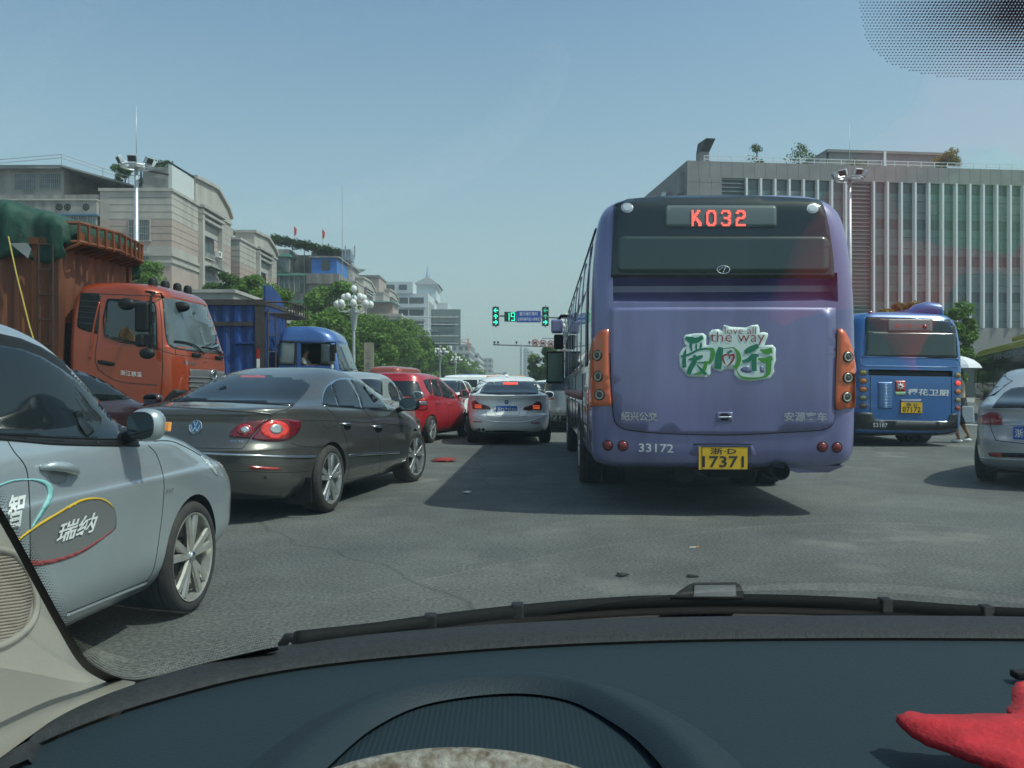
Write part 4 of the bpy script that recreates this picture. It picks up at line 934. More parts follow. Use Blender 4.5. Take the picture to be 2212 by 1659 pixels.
def arch_lip(B, x, r, side, pm, z=None, a0=28, a1=152):
    return
    P = [(x + r*math.cos(R(a)), z + r*math.sin(R(a))) for a in range(a0, a1, 8)]
    H = B.hits(P, B.side(side)); b = MB(); b.tube([p + n*.0005 for p, n in H], .007, pm, 8); b.build('arch_lip', B.root, smooth=True)
def mirror_part(B, p, side, pm, s=1.0, black=False, wd=.125):
    """door mirror: housing on a short foot, glass on its rear face; p = centre of housing"""
    b = MB(); p = Vector(p); vs0 = len(b.v)
    prof = [(.001, -.055), (.6, -.05), (.9, -.03), (1, 0), (.97, .03), (.8, .07), (.45, .10), (.001, .11)]
    vv = []; N = 20
    for k in range(N):
        t = 2*PI*k/N; cx = abs(math.cos(t))**.75*math.copysign(1, math.cos(t)); cz = abs(math.sin(t))**.75*math.copysign(1, math.sin(t))
        for r_, h in prof: vv.append(p + Vector((h*s, cx*wd*r_*s, cz*.082*r_*s)))
    P = len(prof); fs = [(k*P+i, ((k+1) % N)*P+i, ((k+1) % N)*P+i+1, k*P+i+1) for k in range(N) for i in range(P-1)]
    b.add(vv, fs, BLACK if black else pm)
    o = b.build('door_mirror', B.root, smooth=True)
    g = MB(); g.add([p + Vector((-.059*s, (wd-.017)*s*(abs(math.cos(2*PI*k/24))**.75)*math.copysign(1, math.cos(2*PI*k/24)), .068*s*(abs(math.sin(2*PI*k/24))**.75)*math.copysign(1, math.sin(2*PI*k/24)))) for k in range(24)], [tuple(range(24))], MIRRORG); g.build('mirror_glass', o)
    f = MB(); f.tube([p + Vector((.03, -side*.06*s, -.04*s)), p + Vector((.07, -side*.2*s, -.085*s))], [.035*s, .03*s], BLACK, 8); f.build('mirror_foot', o, smooth=True)
    return o
def plate(root, c, u, v, w_, h, m, lines, ink, frame=True, name='licence_plate'):
    """flat plate centred at c, u = reading direction, v = up, n towards viewer"""
    c = Vector(c); u = Vector(u).normalized(); v = Vector(v).normalized(); n = u.cross(v)
    b = MB(); q = [c + u*(i*w_/2) + v*(j*h/2) for i, j in ((-1,-1),(1,-1),(1,1),(-1,1))]
    b.add(q + [p - n*.012 for p in q], [(0,1,2,3),(7,6,5,4),(0,4,5,1),(1,5,6,2),(2,6,7,3),(3,7,4,0)], m); o = b.build(name, root)
    for s, x0, y0, x1, y1 in lines: sign_text('lettering', s, ink, o, c + u*x0 + v*y0 + n*.003, u*(x1-x0), v*(y1-y0), bold=.015)
    return o
def under(root, x0, x1, w_, z0, z1):
    b = MB(); b.box((x0, -w_, z0), (x1, w_, z1), BLACK); b.build('underbody', root, bevel=.03)

# ---------------------------------------------------------------- silver hatch in the left foreground
SILV = paint("silver_paint", (.40, .45, .47), .5, .32)
t = thing('silver_car', 'silver car in the left foreground with swoosh lettering on its door', 'car', (-2.72, 2.10, 0), heading(4.3))
K = [(z if z < 1.0 else 1.0+(z-1.0)*1.09, *r_) for z, *r_ in [(.20, -.80, 3.20, .74, 6, 6), (.26, -.93, 3.30, .80, 6, 6), (.36, -.97, 3.41, .838, 6, 6.4), (.50, -.98, 3.44, .846, 6, 6.4), (.62, -.97, 3.43, .850, 6, 6.2),
     (.73, -.96, 3.37, .862, 6, 5.2), (.76, -.955, 3.33, .863, 6, 4.8), (.785, -.95, 3.28, .853, 6, 4.5), (.86, -.94, 3.10, .846, 6, 4.2), (.93, -.92, 2.80, .835, 6, 4.8), (.98, -.86, 2.48, .812, 6, 5), (1.02, -.74, 2.24, .785, 5.5, 5.4), (1.10, -.58, 2.10, .757, 5, 5.6),
     (1.20, -.34, 1.98, .722, 5, 5.6), (1.30, -.10, 1.84, .682, 5, 5.4), (1.38, .18, 1.68, .638, 5, 5.0), (1.43, .42, 1.50, .565, 4, 4.2), (1.455, .62, 1.22, .42, 3, 3), (1.465, .84, .96, .08, 2, 2)]]
B = HY_ = make_body(t, K, SILV, (0, 2.53), .300, .85, q=40)
kH = (0, 1200, .7833); P = B.px(kH)
decal(B, 'window_surround', [(-60, 120), (0, 135), (100, 158), (200, 200), (300, 262), (400, 340), (500, 430), (590, 530), (650, 610), (690, 655), (688, 690), (640, 684), (300, 678), (0, 655), (-60, 652)], P, BLACK, off=.004, step=14, mirror=True)
decal(B, 'side_window', [(-60, 190), (0, 195), (100, 212), (200, 250), (300, 312), (400, 388), (480, 462), (548, 535), (580, 580), (592, 640), (585, 664), (300, 658), (0, 638), (-60, 636)], P, GLASS, off=.008, step=14, mirror=True)
for pts in ([(30, 655), (70, 720), (130, 805), (146, 950), (150, 1100), (150, 1300)], [(738, 690), (780, 735), (815, 850), (815, 960), (800, 1100), (770, 1290), (735, 1362)], [(735, 1362), (640, 1400), (520, 1450), (335, 1525)], [(735, 1362), (728, 1425)]):
    trim(B, 'panel_gap', pts, P, SEAMM, r=.0028, off=-.0005)
trim(B, 'window_sill_strip', [(-60, 655), (0, 657), (300, 682), (690, 690)], P, BLACK, r=.007)
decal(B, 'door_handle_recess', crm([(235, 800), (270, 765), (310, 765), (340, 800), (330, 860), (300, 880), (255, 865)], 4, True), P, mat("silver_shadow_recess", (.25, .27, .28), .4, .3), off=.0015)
h = B.hits([(195, 800), (240, 795), (290, 802), (340, 815), (384, 828)], P); b = MB(); b.tube([p + n*o_ for (p, n), o_ in zip(h, (.004, .026, .034, .026, .004))], [.010, .020, .022, .020, .010], SILV, 10); b.build('door_handle', t, smooth=True)
decal(B, 'door_decal', crm([(150, 1105), (200, 1080), (330, 990), (430, 955), (520, 960), (570, 1000), (580, 1080), (560, 1120), (440, 1200), (300, 1262), (170, 1290), (150, 1240)], 3, True), P, mat("grey_door_film", (.17, .18, .18), .35, .2, .6), off=.0015, step=12)
def swoosh(name, top, bot, m): decal(B, name, crm(top, 5) + crm(bot, 5)[::-1], P, m, off=.0035, step=14)
swoosh('yellow_swoosh', [(60, 1185), (150, 1108), (290, 1020), (400, 960), (490, 950), (540, 970), (562, 998)], [(60, 1195), (150, 1120), (292, 1032), (402, 972), (485, 958), (535, 976), (560, 1000)], mat("yellow_film", (.62, .40, .02), .5))
swoosh('teal_swoosh', [(-20, 890), (60, 862), (150, 855), (225, 865), (262, 905), (245, 980), (150, 1112)], [(-20, 900), (60, 870), (150, 863), (212, 880), (235, 915), (225, 970), (148, 1108)], mat("teal_film", (.22, .48, .48), .5))
swoosh('dark_red_swoosh', [(120, 1262), (220, 1262), (330, 1238), (440, 1190), (565, 1108)], [(120, 1300), (220, 1285), (335, 1255), (445, 1202), (566, 1110)], mat("dark_red_film", (.24, .05, .05), .5))
btext(B, 'lettering', '瑞纳', [(268, 1180), (455, 1120), (490, 1015), (300, 1075)], P, WHITE, bold=.018)
btext(B, 'lettering', '智', [(20, 1110), (100, 1090), (122, 920), (38, 940)], P, WHITE, bold=.02)
btext(B, 'engine_badge', 'VVT', [(820, 925), (858, 921), (862, 903), (823, 906)], P, CHROME, bold=.02)
for x in (0, 2.53): arch_lip(B, x, .333, -1, SILV, z=.300)
trim(B, 'sill_edge', [(330, 1540), (520, 1462), (730, 1378)], P, SILV, r=.012, off=-.004)
wheel(t, 2.53, -1, .840, .300, rim=.765, spokes=5, twin=True, alloy=mat('warm_silver_alloy', (.50, .49, .45), .3, .6, noise=(12, .2))); wheel(t, 2.53, 1, .840, .300, rim=.765, spokes=5, twin=True)
for s in (-1, 1): wheel(t, 0, s, .840, .300, rim=.765, spokes=5, twin=True)
mirror_part(B, (1.84, -.935, 1.03), -1, SILV, .92, wd=.085); mirror_part(B, (1.84, .935, 1.03), 1, SILV, .92, wd=.085)
q = MB(); q.tube([(1.90, -1.005, 1.0), (1.91, -1.005, 1.04)], .014, AMBER, 6); q.build('turn_signal', t)
decal(B, 'windshield', [(-.56, 1.06), (.56, 1.06), (.42, 1.38), (-.42, 1.38)], B.front(), GLASS, step=.06, off=.006)
decal(B, 'headlight', [(1000, 745), (1040, 760), (1072, 800), (1088, 840), (1075, 836), (1040, 790)], P, mat("clear_lamp_glass", (.5, .55, .56), .08, .2, 1), off=.004, mirror=True)
trim(B, 'panel_gap', [(760, 668), (850, 668), (930, 700), (1000, 740)], P, SEAMM, r=.003, off=0)
under(t, -.6, 3.1, .66, .15, .35)

# ---------------------------------------------------------------- dark sedan
UMB = paint("grey_brown_paint", (.112, .110, .100), .6, .30)
t = thing('dark_sedan', 'dark grey brown four-door coupe with round badge ahead of the silver car', 'car', (-2.62, 8.42, 0), heading(11))
K = [(.20, -.72, 3.45, .78, 5.5, 5), (.27, -.92, 3.6, .86, 4.5, 4), (.36, -1.00, 3.68, .905, 4.2, 3.8), (.50, -1.045, 3.73, .925, 3.9, 3.6), (.64, -1.06, 3.74, .930, 3.7, 3.3), (.665, -1.055, 3.73, .930, 3.7, 3.3), (.72, -1.02, 3.68, .928, 3.6, 3.2),
     (.80, -.985, 3.52, .925, 3.6, 3.2), (.88, -.965, 3.14, .912, 3.6, 3.4), (.94, -.965, 2.78, .892, 3.6, 3.8), (.985, -.96, 2.44, .868, 3.7, 4.2), (1.02, -.90, 2.26, .842, 3.9, 4.4), (1.05, -.66, 2.18, .815, 3.8, 4.5), (1.09, -.42, 2.10, .790, 3.6, 4.5),
     (1.18, -.14, 1.92, .735, 3.5, 4.2), (1.26, .12, 1.74, .680, 3.4, 3.9), (1.33, .38, 1.52, .615, 3.2, 3.6), (1.38, .62, 1.30, .53, 2.9, 3.2), (1.41, .80, 1.12, .40, 2.6, 2.8), (1.42, .92, 1.02, .10, 2.2, 2.2)]
B = make_body(t, K, UMB, (0, 2.71), .322, .92, q=40)
kV = (550, 1350, .5425); P = B.px(kV)
decal(B, 'rear_window', crm([(190, 405), (270, 360), (350, 300), (440, 240), (530, 213), (700, 206), (950, 211), (1120, 230), (1205, 262), (1219, 290), (1190, 335), (1130, 398), (1096, 434)], 3) + [(900, 421), (600, 405), (400, 400)], P, GLASSB, off=.006, step=18)
b_ = btext(B, 'high_brake_light', '▬▬▬', [(720, 232), (895, 234), (895, 219), (720, 217)], P, REDR, off=.006)
decal(B, 'window_surround', crm([(1298, 402), (1310, 335), (1345, 280), (1400, 244), (1480, 232), (1580, 250), (1680, 315), (1750, 395), (1795, 474)], 3) + [(1690, 470), (1500, 449), (1322, 439)], P, CHROME, off=.004, step=13, mirror=True)
decal(B, 'side_window', crm([(1310, 428), (1312, 370), (1335, 310), (1365, 280)], 3) + [(1416, 436), (1360, 436)], P, GLASS, off=.009, step=12, mirror=True)
decal(B, 'side_window', crm([(1372, 282), (1405, 256), (1450, 246), (1495, 249)], 3) + crm([(1525, 300), (1555, 370), (1580, 449)], 3) + [(1500, 445), (1426, 438)], P, GLASS, off=.009, step=12, mirror=True)
decal(B, 'side_window', [(1508, 249)] + crm([(1560, 255), (1640, 297), (1720, 372), (1778, 466)], 3) + [(1690, 462), (1594, 451), (1570, 372), (1540, 305)], P, GLASS, off=.009, step=12, mirror=True)
decal(B, 'tail_light', crm([(1146, 545), (1147, 580), (1130, 625), (1090, 660), (1020, 688), (930, 690), (860, 684), (795, 670)], 3) + crm([(840, 615), (890, 560), (935, 530)], 2) + crm([(1010, 527), (1090, 531)], 3), P, REDD, off=.010, step=22, mirror=True)
decal(B, 'tail_light', crm([(925, 531), (880, 560), (830, 615), (785, 668)], 2) + crm([(700, 662), (645, 655), (643, 635), (680, 590), (740, 557), (830, 541)], 3), P, REDD, off=.010, step=22, mirror=True)
RB = mat("lit_red_lens", (.62, .03, .02), .15, 0, 1, emit=((.9, .05, .03), .12))
decal(B, 'lamp_ring', circ(962, 607, 100, 68, 28), P, RB, off=.014, step=22, mirror=True); decal(B, 'lamp_core', circ(970, 602, 44, 36, 20), P, ALLOY, off=.018, step=16, mirror=True)
decal(B, 'lamp_ring', circ(748, 608, 58, 44, 24), P, REDL, off=.013, step=18, mirror=True); decal(B, 'lamp_core', circ(750, 607, 31, 24, 18), P, ALLOY, off=.017, step=12, mirror=True)
for pts in ([(1096, 434), (1060, 455), (1000, 472), (950, 495), (925, 530)], [(785, 668), (765, 700), (735, 735), (690, 743), (350, 735), (200, 733)], [(1322, 439), (1390, 500), (1460, 620), (1495, 760), (1505, 860), (1480, 965)], [(1594, 451), (1680, 560), (1720, 720), (1718, 930)], [(1150, 540), (1300, 538), (1500, 545), (1800, 565), (1960, 590)], [(1085, 700), (1150, 722), (1310, 735)], crm(circ(1350, 548, 42, 46, 12)[:9], 2), [(1480, 965), (1720, 925), (1875, 880)]):
    trim(B, 'panel_gap', pts, P, SEAMM, r=.0038, off=-.001, mirror=False)
trim(B, 'bumper_chrome_strip', [(120, 750), (350, 768), (600, 783), (900, 795), (1100, 801), (1262, 800)], P, CHROME, r=.011, off=.003)
trim(B, 'boot_lip_edge', [(150, 440), (300, 447), (600, 465), (800, 478), (905, 489), (945, 496)], P, UMB, r=.010, off=-.001)
decal(B, 'reflector', [(780, 868), (800, 866), (990, 880), (1008, 893), (800, 890)], P, REDR, off=.004, step=14, mirror=True)
trim(B, 'bumper_groove', [(560, 895), (780, 905), (1010, 912), (1200, 905)], P, SEAMM, r=.004, off=-.001)
decal(B, 'door_strip', [(1500, 782), (1860, 762), (1860, 776), (1500, 798)], P, CHROME, off=.008, step=12)
for u_, v_ in ((1480, 570), (1705, 588)):
    decal(B, 'handle_recess', circ(u_+8, v_+15, 26, 24, 14), P, VOID, off=.001); h = B.hits([(u_-36, v_-8), (u_, v_-2), (u_+34, v_+4)], P); b = MB(); b.tube([p + n*o_ for (p, n), o_ in zip(h, (.004, .03, .006))], [.008, .014, .009], CHROME, 8); b.build('door_handle', t, smooth=True)
c = B.hits([(398, 585)], P)[0]
def roundbadge(B, name, uv, P, r, rings, glyph=None, gm=None, parent=None):
    p, n = B.hits([uv], P)[0]; M = n.to_track_quat('Z', 'Y').to_matrix().to_4x4(); M.translation = p; b = MB()
    for (ri, z, m) in rings: b.lathe([(.0005, z), (r*ri, z), (r*ri, z-.008)], m, 28, 'z', M=M)
    o = b.build(name, B.root); return o, M
o, M = roundbadge(B, 'round_badge', (398, 585), P, .062, [(1, .006, CHROME), (.86, .009, mat("badge_blue", (.05, .12, .25), .3)), (.80, .010, mat("badge_blue", (.05, .12, .25), .3))])
up = (M.inverted().to_3x3() @ Vector((0, 0, 1))); ang = math.atan2(-up.x, up.y); b = MB(); Mr_ = M @ Matrix.Rotation(ang, 4, 'Z')
for s in (-1, 1):
    for p0, p1 in (((0, -.002), (s*.021, .045)), ((0, -.002), (s*.0, -.002))): b.bar(Mr_ @ Vector((p0[0], p0[1]+.004, .012)), Mr_ @ Vector((p1[0], p1[1], .012)), .009, CHROME, .004, up=M.col[2].to_3d())
    b.bar(Mr_ @ Vector((s*.0, -.0, .012)), Mr_ @ Vector((s*.02, -.046, .012)), .009, CHROME, .004, up=M.col[2].to_3d()); b.bar(Mr_ @ Vector((s*.02, -.046, .012)), Mr_ @ Vector((s*.046, .018, .012)), .009, CHROME, .004, up=M.col[2].to_3d())
b.lathe([(.054, .010), (.058, .013), (.062, .010)], CHROME, 28, 'z', M=M); b.build('badge_letters', o)
btext(B, 'badge_lettering', 'CC TSI', [(645, 697), (740, 700), (740, 684), (645, 681)], P, CHROME, off=.005); btext(B, 'badge_lettering', '一汽大众', [(235, 600), (318, 602), (318, 560), (235, 558)], P, ALLOYD, off=.004)
for u_, v_ in ((896, 950), (575, 935)): decal(B, 'parking_sensor', circ(u_, v_, 10, 11, 12), P, SEAMM, off=.003)
for x in (0, 2.71): arch_lip(B, x, .356, -1, UMB, z=.322)
wheel(t, 0, -1, .905, .325, rim=.74, spokes=5, twin=True, width=.235); wheel(t, 0, 1, .905, .325, rim=.74, twin=True); wheel(t, 2.71, -1, .905, .325, rim=.74, spokes=5, twin=True, width=.235, steer=-7); wheel(t, 2.71, 1, .905, .325, rim=.74, twin=True, steer=-7)
mirror_part(B, (2.02, -1.03, 1.00), -1, UMB, 1.0, black=True); mirror_part(B, (2.02, 1.03, 1.00), 1, UMB, 1.0, black=True)
q = MB(); q.box((-.44, -.89, .13), (-.42, -.62, .38), BLACK); q.build('mud_flap', t, bevel=.01); under(t, -.45, 3.3, .70, .15, .33)
plate(t, (-1.062, 0, .57), (0, -1, 0), (0, 0, 1), .44, .14, PLATEB, [('浙D·8U612', -.2, -.045, .2, .045)], WHITE)
decal(B, 'windshield', [(-.54, 1.08), (.54, 1.08), (.36, 1.30), (-.36, 1.30)], B.front(), GLASS, step=.06, off=.006)

# ---------------------------------------------------------------- white executive sedan
WPAINT = paint("pearl_white_paint", (.90, .90, .87), .05, .35)
t = thing('white_sedan', 'white sedan with lit tail lamps and blue plate 7353H left of the purple bus', 'car', (-.07, 18.75, 0), heading(-1.6))
K = [(.22, -.62, 3.6, .74, 4, 4), (.27, -.92, 3.7, .84, 4, 4), (.36, -1.04, 3.8, .90, 4, 3.8), (.52, -1.10, 3.86, .925, 3.8, 3.6), (.62, -1.11, 3.87, .930, 3.6, 3.4), (.66, -1.06, 3.86, .930, 3.5, 3.4), (.74, -1.02, 3.8, .928, 3.6, 3.2), (.84, -1.00, 3.6, .92, 3.6, 3.2),
     (.94, -1.0, 3.1, .90, 3.6, 3.4), (1.00, -1.03, 2.6, .872, 3.7, 3.8), (1.04, -1.03, 2.4, .85, 3.9, 4.2), (1.065, -.72, 2.25, .83, 4, 4.4), (1.10, -.46, 2.15, .80, 4, 4.5), (1.20, -.16, 1.95, .74, 4.2, 4.4), (1.30, .14, 1.7, .67, 4.2, 4.2), (1.38, .42, 1.45, .61, 4, 4), (1.43, .66, 1.2, .52, 3.4, 3.4), (1.46, .85, 1.05, .30, 2.6, 2.6), (1.465, .93, .98, .05, 2, 2)]
B = make_body(t, K, WPAINT, (0, 2.97), .335, .925)
kM = (1200, 1050, .4973); P = B.px(kM)
decal(B, 'rear_window', crm([(1352, 980), (1372, 940), (1400, 905), (1430, 888)], 3) + crm([(1600, 882), (1785, 886), (1800, 905), (1812, 950), (1814, 984)], 3) + [(1700, 990), (1500, 991)], P, GLASSB, off=.004, step=24)
decal(B, 'high_brake_light', rrect(1538, 893, 1655, 912, 5), P, mat("lit_brake_lamp", (.7, .06, .04), .3, emit=((1, .08, .05), .55)), off=.008, step=14)
LIT = mat("lit_orange_brake", (.7, .10, .03), .3, emit=((1, .13, .03), .6))
for pts, br in (([(1293, 1040), (1325, 1032), (1350, 1056), (1432, 1082), (1440, 1103), (1380, 1106), (1300, 1101)], (1318, 1066, 1374, 1098)), ([(1852, 1046), (1800, 1042), (1772, 1064), (1706, 1086), (1692, 1108), (1750, 1113), (1846, 1109)], (1770, 1072, 1824, 1106))):
    o = decal(B, 'tail_light', pts, P, REDD, off=.010, step=14)
    for k in range(3): y0 = br[1]+k*11; decal(B, 'lit_strip', [(br[0]+k*2, y0), (br[2], y0+2), (br[2]-3, y0+8), (br[0]+2, y0+6)], P, LIT, off=.014, step=12, parent=o)
p, n = B.hits([(1566, 1106)], P)[0]; plate(t, p + Vector((-.012, 0, 0)), (0, -1, 0), (0, 0, 1), .44, .15, PLATEB, [('浙D·7353H', -.20, -.05, .20, .05)], WHITE)
trim(B, 'boot_seam', [(1330, 1003), (1350, 1050)], P, SEAMM, r=.003); trim(B, 'panel_gap', [(1398, 1106), (1412, 1150), (1440, 1161), (1690, 1163), (1722, 1152), (1738, 1112)], P, SEAMM, r=.004, off=-.001)
trim(B, 'plate_recess_edge', [(1462, 1078), (1478, 1140), (1500, 1150), (1640, 1151), (1664, 1140), (1676, 1082)], P, mat("soft_white_edge", (.40, .41, .40), .5), r=.007, off=-.003)
trim(B, 'boot_lip_edge', [(1345, 1020), (1450, 1012), (1600, 1012), (1700, 1014), (1795, 1020)], P, WPAINT, r=.012, off=-.002)
trim(B, 'bumper_crease', [(1290, 1150), (1400, 1192), (1560, 1205), (1720, 1202), (1850, 1165)], P, WPAINT, r=.014, off=-.004)
for x0 in (1302, 1757): decal(B, 'reflector', [(x0, 1197+(x0 > 1500)*9), (x0+70, 1198+(x0 > 1500)*9), (x0+66, 1206+(x0 > 1500)*9), (x0+2, 1205+(x0 > 1500)*9)], P, REDR, off=.004, step=12)
roundbadge(B, 'round_badge', (1566, 1047), P, .042, [(1, .006, BLACK), (.62, .009, mat("badge_pale_blue", (.25, .4, .6), .3))])
btext(B, 'badge_lettering', '525Li', [(1622, 1075), (1690, 1077), (1690, 1064), (1622, 1062)], P, CHROME, off=.006)
decal(B, 'rear_diffuser', [(1395, 1272), (1560, 1268), (1745, 1276), (1735, 1300), (1560, 1306), (1400, 1300)], P, BLACK, off=.006, step=24)
for u_ in (1352, 1382):
    p, n = B.hits([(u_, 1262)], P)[0]; b = MB(); b.lathe([(.034, .10), (.040, -.045), (.034, -.045), (.030, .0), (.001, .0)], CHROME, 18, 'x', tuple(p)); o = b.build('exhaust_pipe', t, smooth='auto'); b = MB(); b.lathe([(.001, -.03), (.031, -.03)], VOID, 16, 'x', tuple(p)); b.build('bore', o)
trim(B, 'roof_seam', [(1455, 888), (1520, 868), (1690, 868), (1765, 888)], P, WPAINT, r=.005)
decal(B, 'side_window', [(-.22, 1.09), (.15, 1.30), (.5, 1.36), (1.3, 1.37), (1.75, 1.22), (2.1, 1.05), (1, 1.03), (0, 1.05)], B.side(-1), GLASS, off=.005, step=.1, mirror=True)
decal(B, 'windshield', [(-.60, 1.12), (.60, 1.12), (.50, 1.36), (-.50, 1.36)], B.front(), GLASS, step=.06, off=.006)
q = MB(); q.add([(.62, -.02, 1.44), (.86, -.012, 1.455), (.86, .012, 1.455), (.62, .02, 1.44), (.66, 0, 1.53)], [(0,1,4),(1,2,4),(2,3,4),(3,0,4),(0,3,2,1)], WPAINT); q.build('roof_fin', t)
wheels4(t, (0, 2.97), .90, .335, rim=.72, spokes=5, width=.245); under(t, -.75, 3.4, .72, .16, .34)
mirror_part(B, (2.15, -1.02, 1.02), -1, WPAINT, 1.05); mirror_part(B, (2.15, 1.02, 1.02), 1, WPAINT, 1.05)

# ---------------------------------------------------------------- red hatchback
RPAINT = paint("bright_red_paint", (.42, .012, .020), .15, .3)
t = thing('red_hatchback', 'bright red hatchback between the silver sedan and the white sedan', 'car', (-2.52, 18.75, 0), heading(14))
K = [(.20, -.50, 2.95, .72, 4.5, 4), (.26, -.64, 3.1, .79, 4.5, 4), (.40, -.70, 3.2, .83, 4.2, 3.6), (.55, -.71, 3.22, .846, 4, 3.4), (.70, -.69, 3.18, .848, 4, 3.2), (.82, -.665, 3.0, .845, 4, 3.2), (.92, -.64, 2.75, .835, 4, 3.6), (1.00, -.61, 2.5, .815, 4, 4), (1.08, -.575, 2.25, .79, 4, 4.4),
     (1.18, -.52, 1.98, .755, 4, 4.4), (1.28, -.46, 1.72, .715, 4, 4.2), (1.38, -.40, 1.45, .67, 4, 4), (1.45, -.36, 1.22, .62, 4, 3.8), (1.495, -.34, .98, .54, 3.6, 3.2), (1.52, -.24, .72, .38, 3.2, 2.6), (1.53, .05, .45, .1, 2.4, 2.2)]
B = make_body(t, K, RPAINT, (0, 2.50), .295, .84)
kR = (1400, 1350, .4069); P = B.px(kR)
decal(B, 'rear_window', crm([(300, 338), (420, 340), (555, 345), (585, 390), (606, 450), (600, 480), (570, 492), (440, 486)], 3) + [(340, 420)], P, GLASSB, off=.004, step=20)
decal(B, 'side_window', [(622, 333), (655, 322), (680, 322), (708, 440), (704, 468), (688, 460), (650, 400)], P, GLASS, off=.005, step=14, mirror=True)
decal(B, 'side_window', [(690, 320), (748, 323), (790, 440), (800, 492), (760, 486), (715, 470), (712, 430)], P, GLASS, off=.005, step=14, mirror=True)
decal(B, 'side_window', [(758, 326), (800, 345), (860, 400), (905, 460), (924, 514), (860, 506), (810, 494), (795, 430)], P, GLASS, off=.005, step=14, mirror=True)
o = decal(B, 'tail_light', crm([(608, 463), (640, 500), (664, 560), (662, 600), (640, 616), (585, 620), (556, 600), (575, 545)], 3, True), P, REDL, off=.012, step=14, mirror=True)
decal(B, 'lit_lens', [(600, 480), (630, 505), (640, 528), (588, 530)], P, RB, off=.016, step=10, parent=o); decal(B, 'clear_lens', [(582, 536), (650, 536), (662, 560), (655, 573), (572, 572)], P, CHROME, off=.016, step=10, parent=o)
for pts in ([(690, 465), (745, 560), (750, 640)], [(805, 494), (860, 600), (865, 700), (850, 775)], [(924, 514), (965, 600), (968, 690)], [(600, 740), (700, 690), (760, 670)], [(755, 800), (860, 790), (960, 770)], [(480, 490), (500, 600), (560, 660), (600, 640)], [(595, 800), (640, 780), (690, 740)]):
    trim(B, 'panel_gap', pts, P, SEAMM, r=.004, off=-.001)
for u_, v_ in ((765, 548), (880, 560)): h = B.hits([(u_-18, v_), (u_, v_), (u_+18, v_+2)], P); b = MB(); b.tube([p + n*o_ for (p, n), o_ in zip(h, (.003, .03, .003))], .012, RPAINT, 6); b.build('door_handle', t, smooth=True)
decal(B, 'bumper_lower', [(-.60, .24), (.60, .24), (.66, .33), (-.66, .33)], B.rear(), BLACK, step=.1, off=.004)
plate(t, (-.735, 0, .78), (0, -1, 0), (0, 0, 1), .44, .14, PLATEB, [('浙D·6K208', -.2, -.045, .2, .045)], WHITE)
wheels4(t, (0, 2.50), .83, .297, rim=.70, spokes=5, twin=True, width=.19, alloy=ALLOY)
mirror_part(B, (1.95, -.95, 1.07), -1, RPAINT, .95); mirror_part(B, (1.95, .95, 1.07), 1, RPAINT, .95); under(t, -.5, 2.9, .68, .15, .33)
decal(B, 'windshield', [(-.60, 1.12), (.60, 1.12), (.50, 1.42), (-.50, 1.42)], B.front(), GLASS, step=.06, off=.006)
for x in (0, 2.5): arch_lip(B, x, .326, -1, RPAINT, z=.295)

# ---------------------------------------------------------------- generic cars further away
SED = [(.20, -.70, 3.1, .74, 4.5, 4), (.27, -.88, 3.25, .80, 4.5, 4), (.40, -.96, 3.36, .83, 4.2, 3.6), (.56, -.98, 3.40, .846, 4, 3.4), (.70, -.96, 3.34, .85, 3.8, 3.2), (.80, -.93, 3.2, .848, 3.8, 3.2), (.90, -.93, 2.9, .835, 3.8, 3.6), (.98, -.93, 2.5, .81, 3.8, 4), (1.02, -.82, 2.25, .78, 3.9, 4.3),
       (1.08, -.52, 2.08, .755, 4, 4.4), (1.18, -.28, 1.90, .715, 4, 4.2), (1.30, -.02, 1.66, .66, 4, 4), (1.40, .22, 1.35, .59, 3.6, 3.6), (1.45, .48, 1.08, .46, 3, 3), (1.48, .68, .86, .16, 2.2, 2.2)]
HAT = [(.22, -.55, 3.1, .74, 4.5, 4), (.30, -.80, 3.25, .82, 4.5, 4), (.45, -.90, 3.36, .87, 4.2, 3.6), (.62, -.92, 3.38, .89, 4, 3.4), (.80, -.89, 3.34, .89, 4, 3.2), (.95, -.87, 3.1, .88, 4, 3.4), (1.04, -.85, 2.6, .86, 4, 4), (1.10, -.83, 2.2, .84, 4, 4.3), (1.22, -.77, 1.95, .80, 4, 4.2), (1.36, -.70, 1.66, .75, 4, 4), (1.46, -.62, 1.36, .69, 3.8, 3.6), (1.52, -.45, 1.08, .58, 3.4, 3), (1.55, -.1, .6, .3, 2.6, 2.4)]
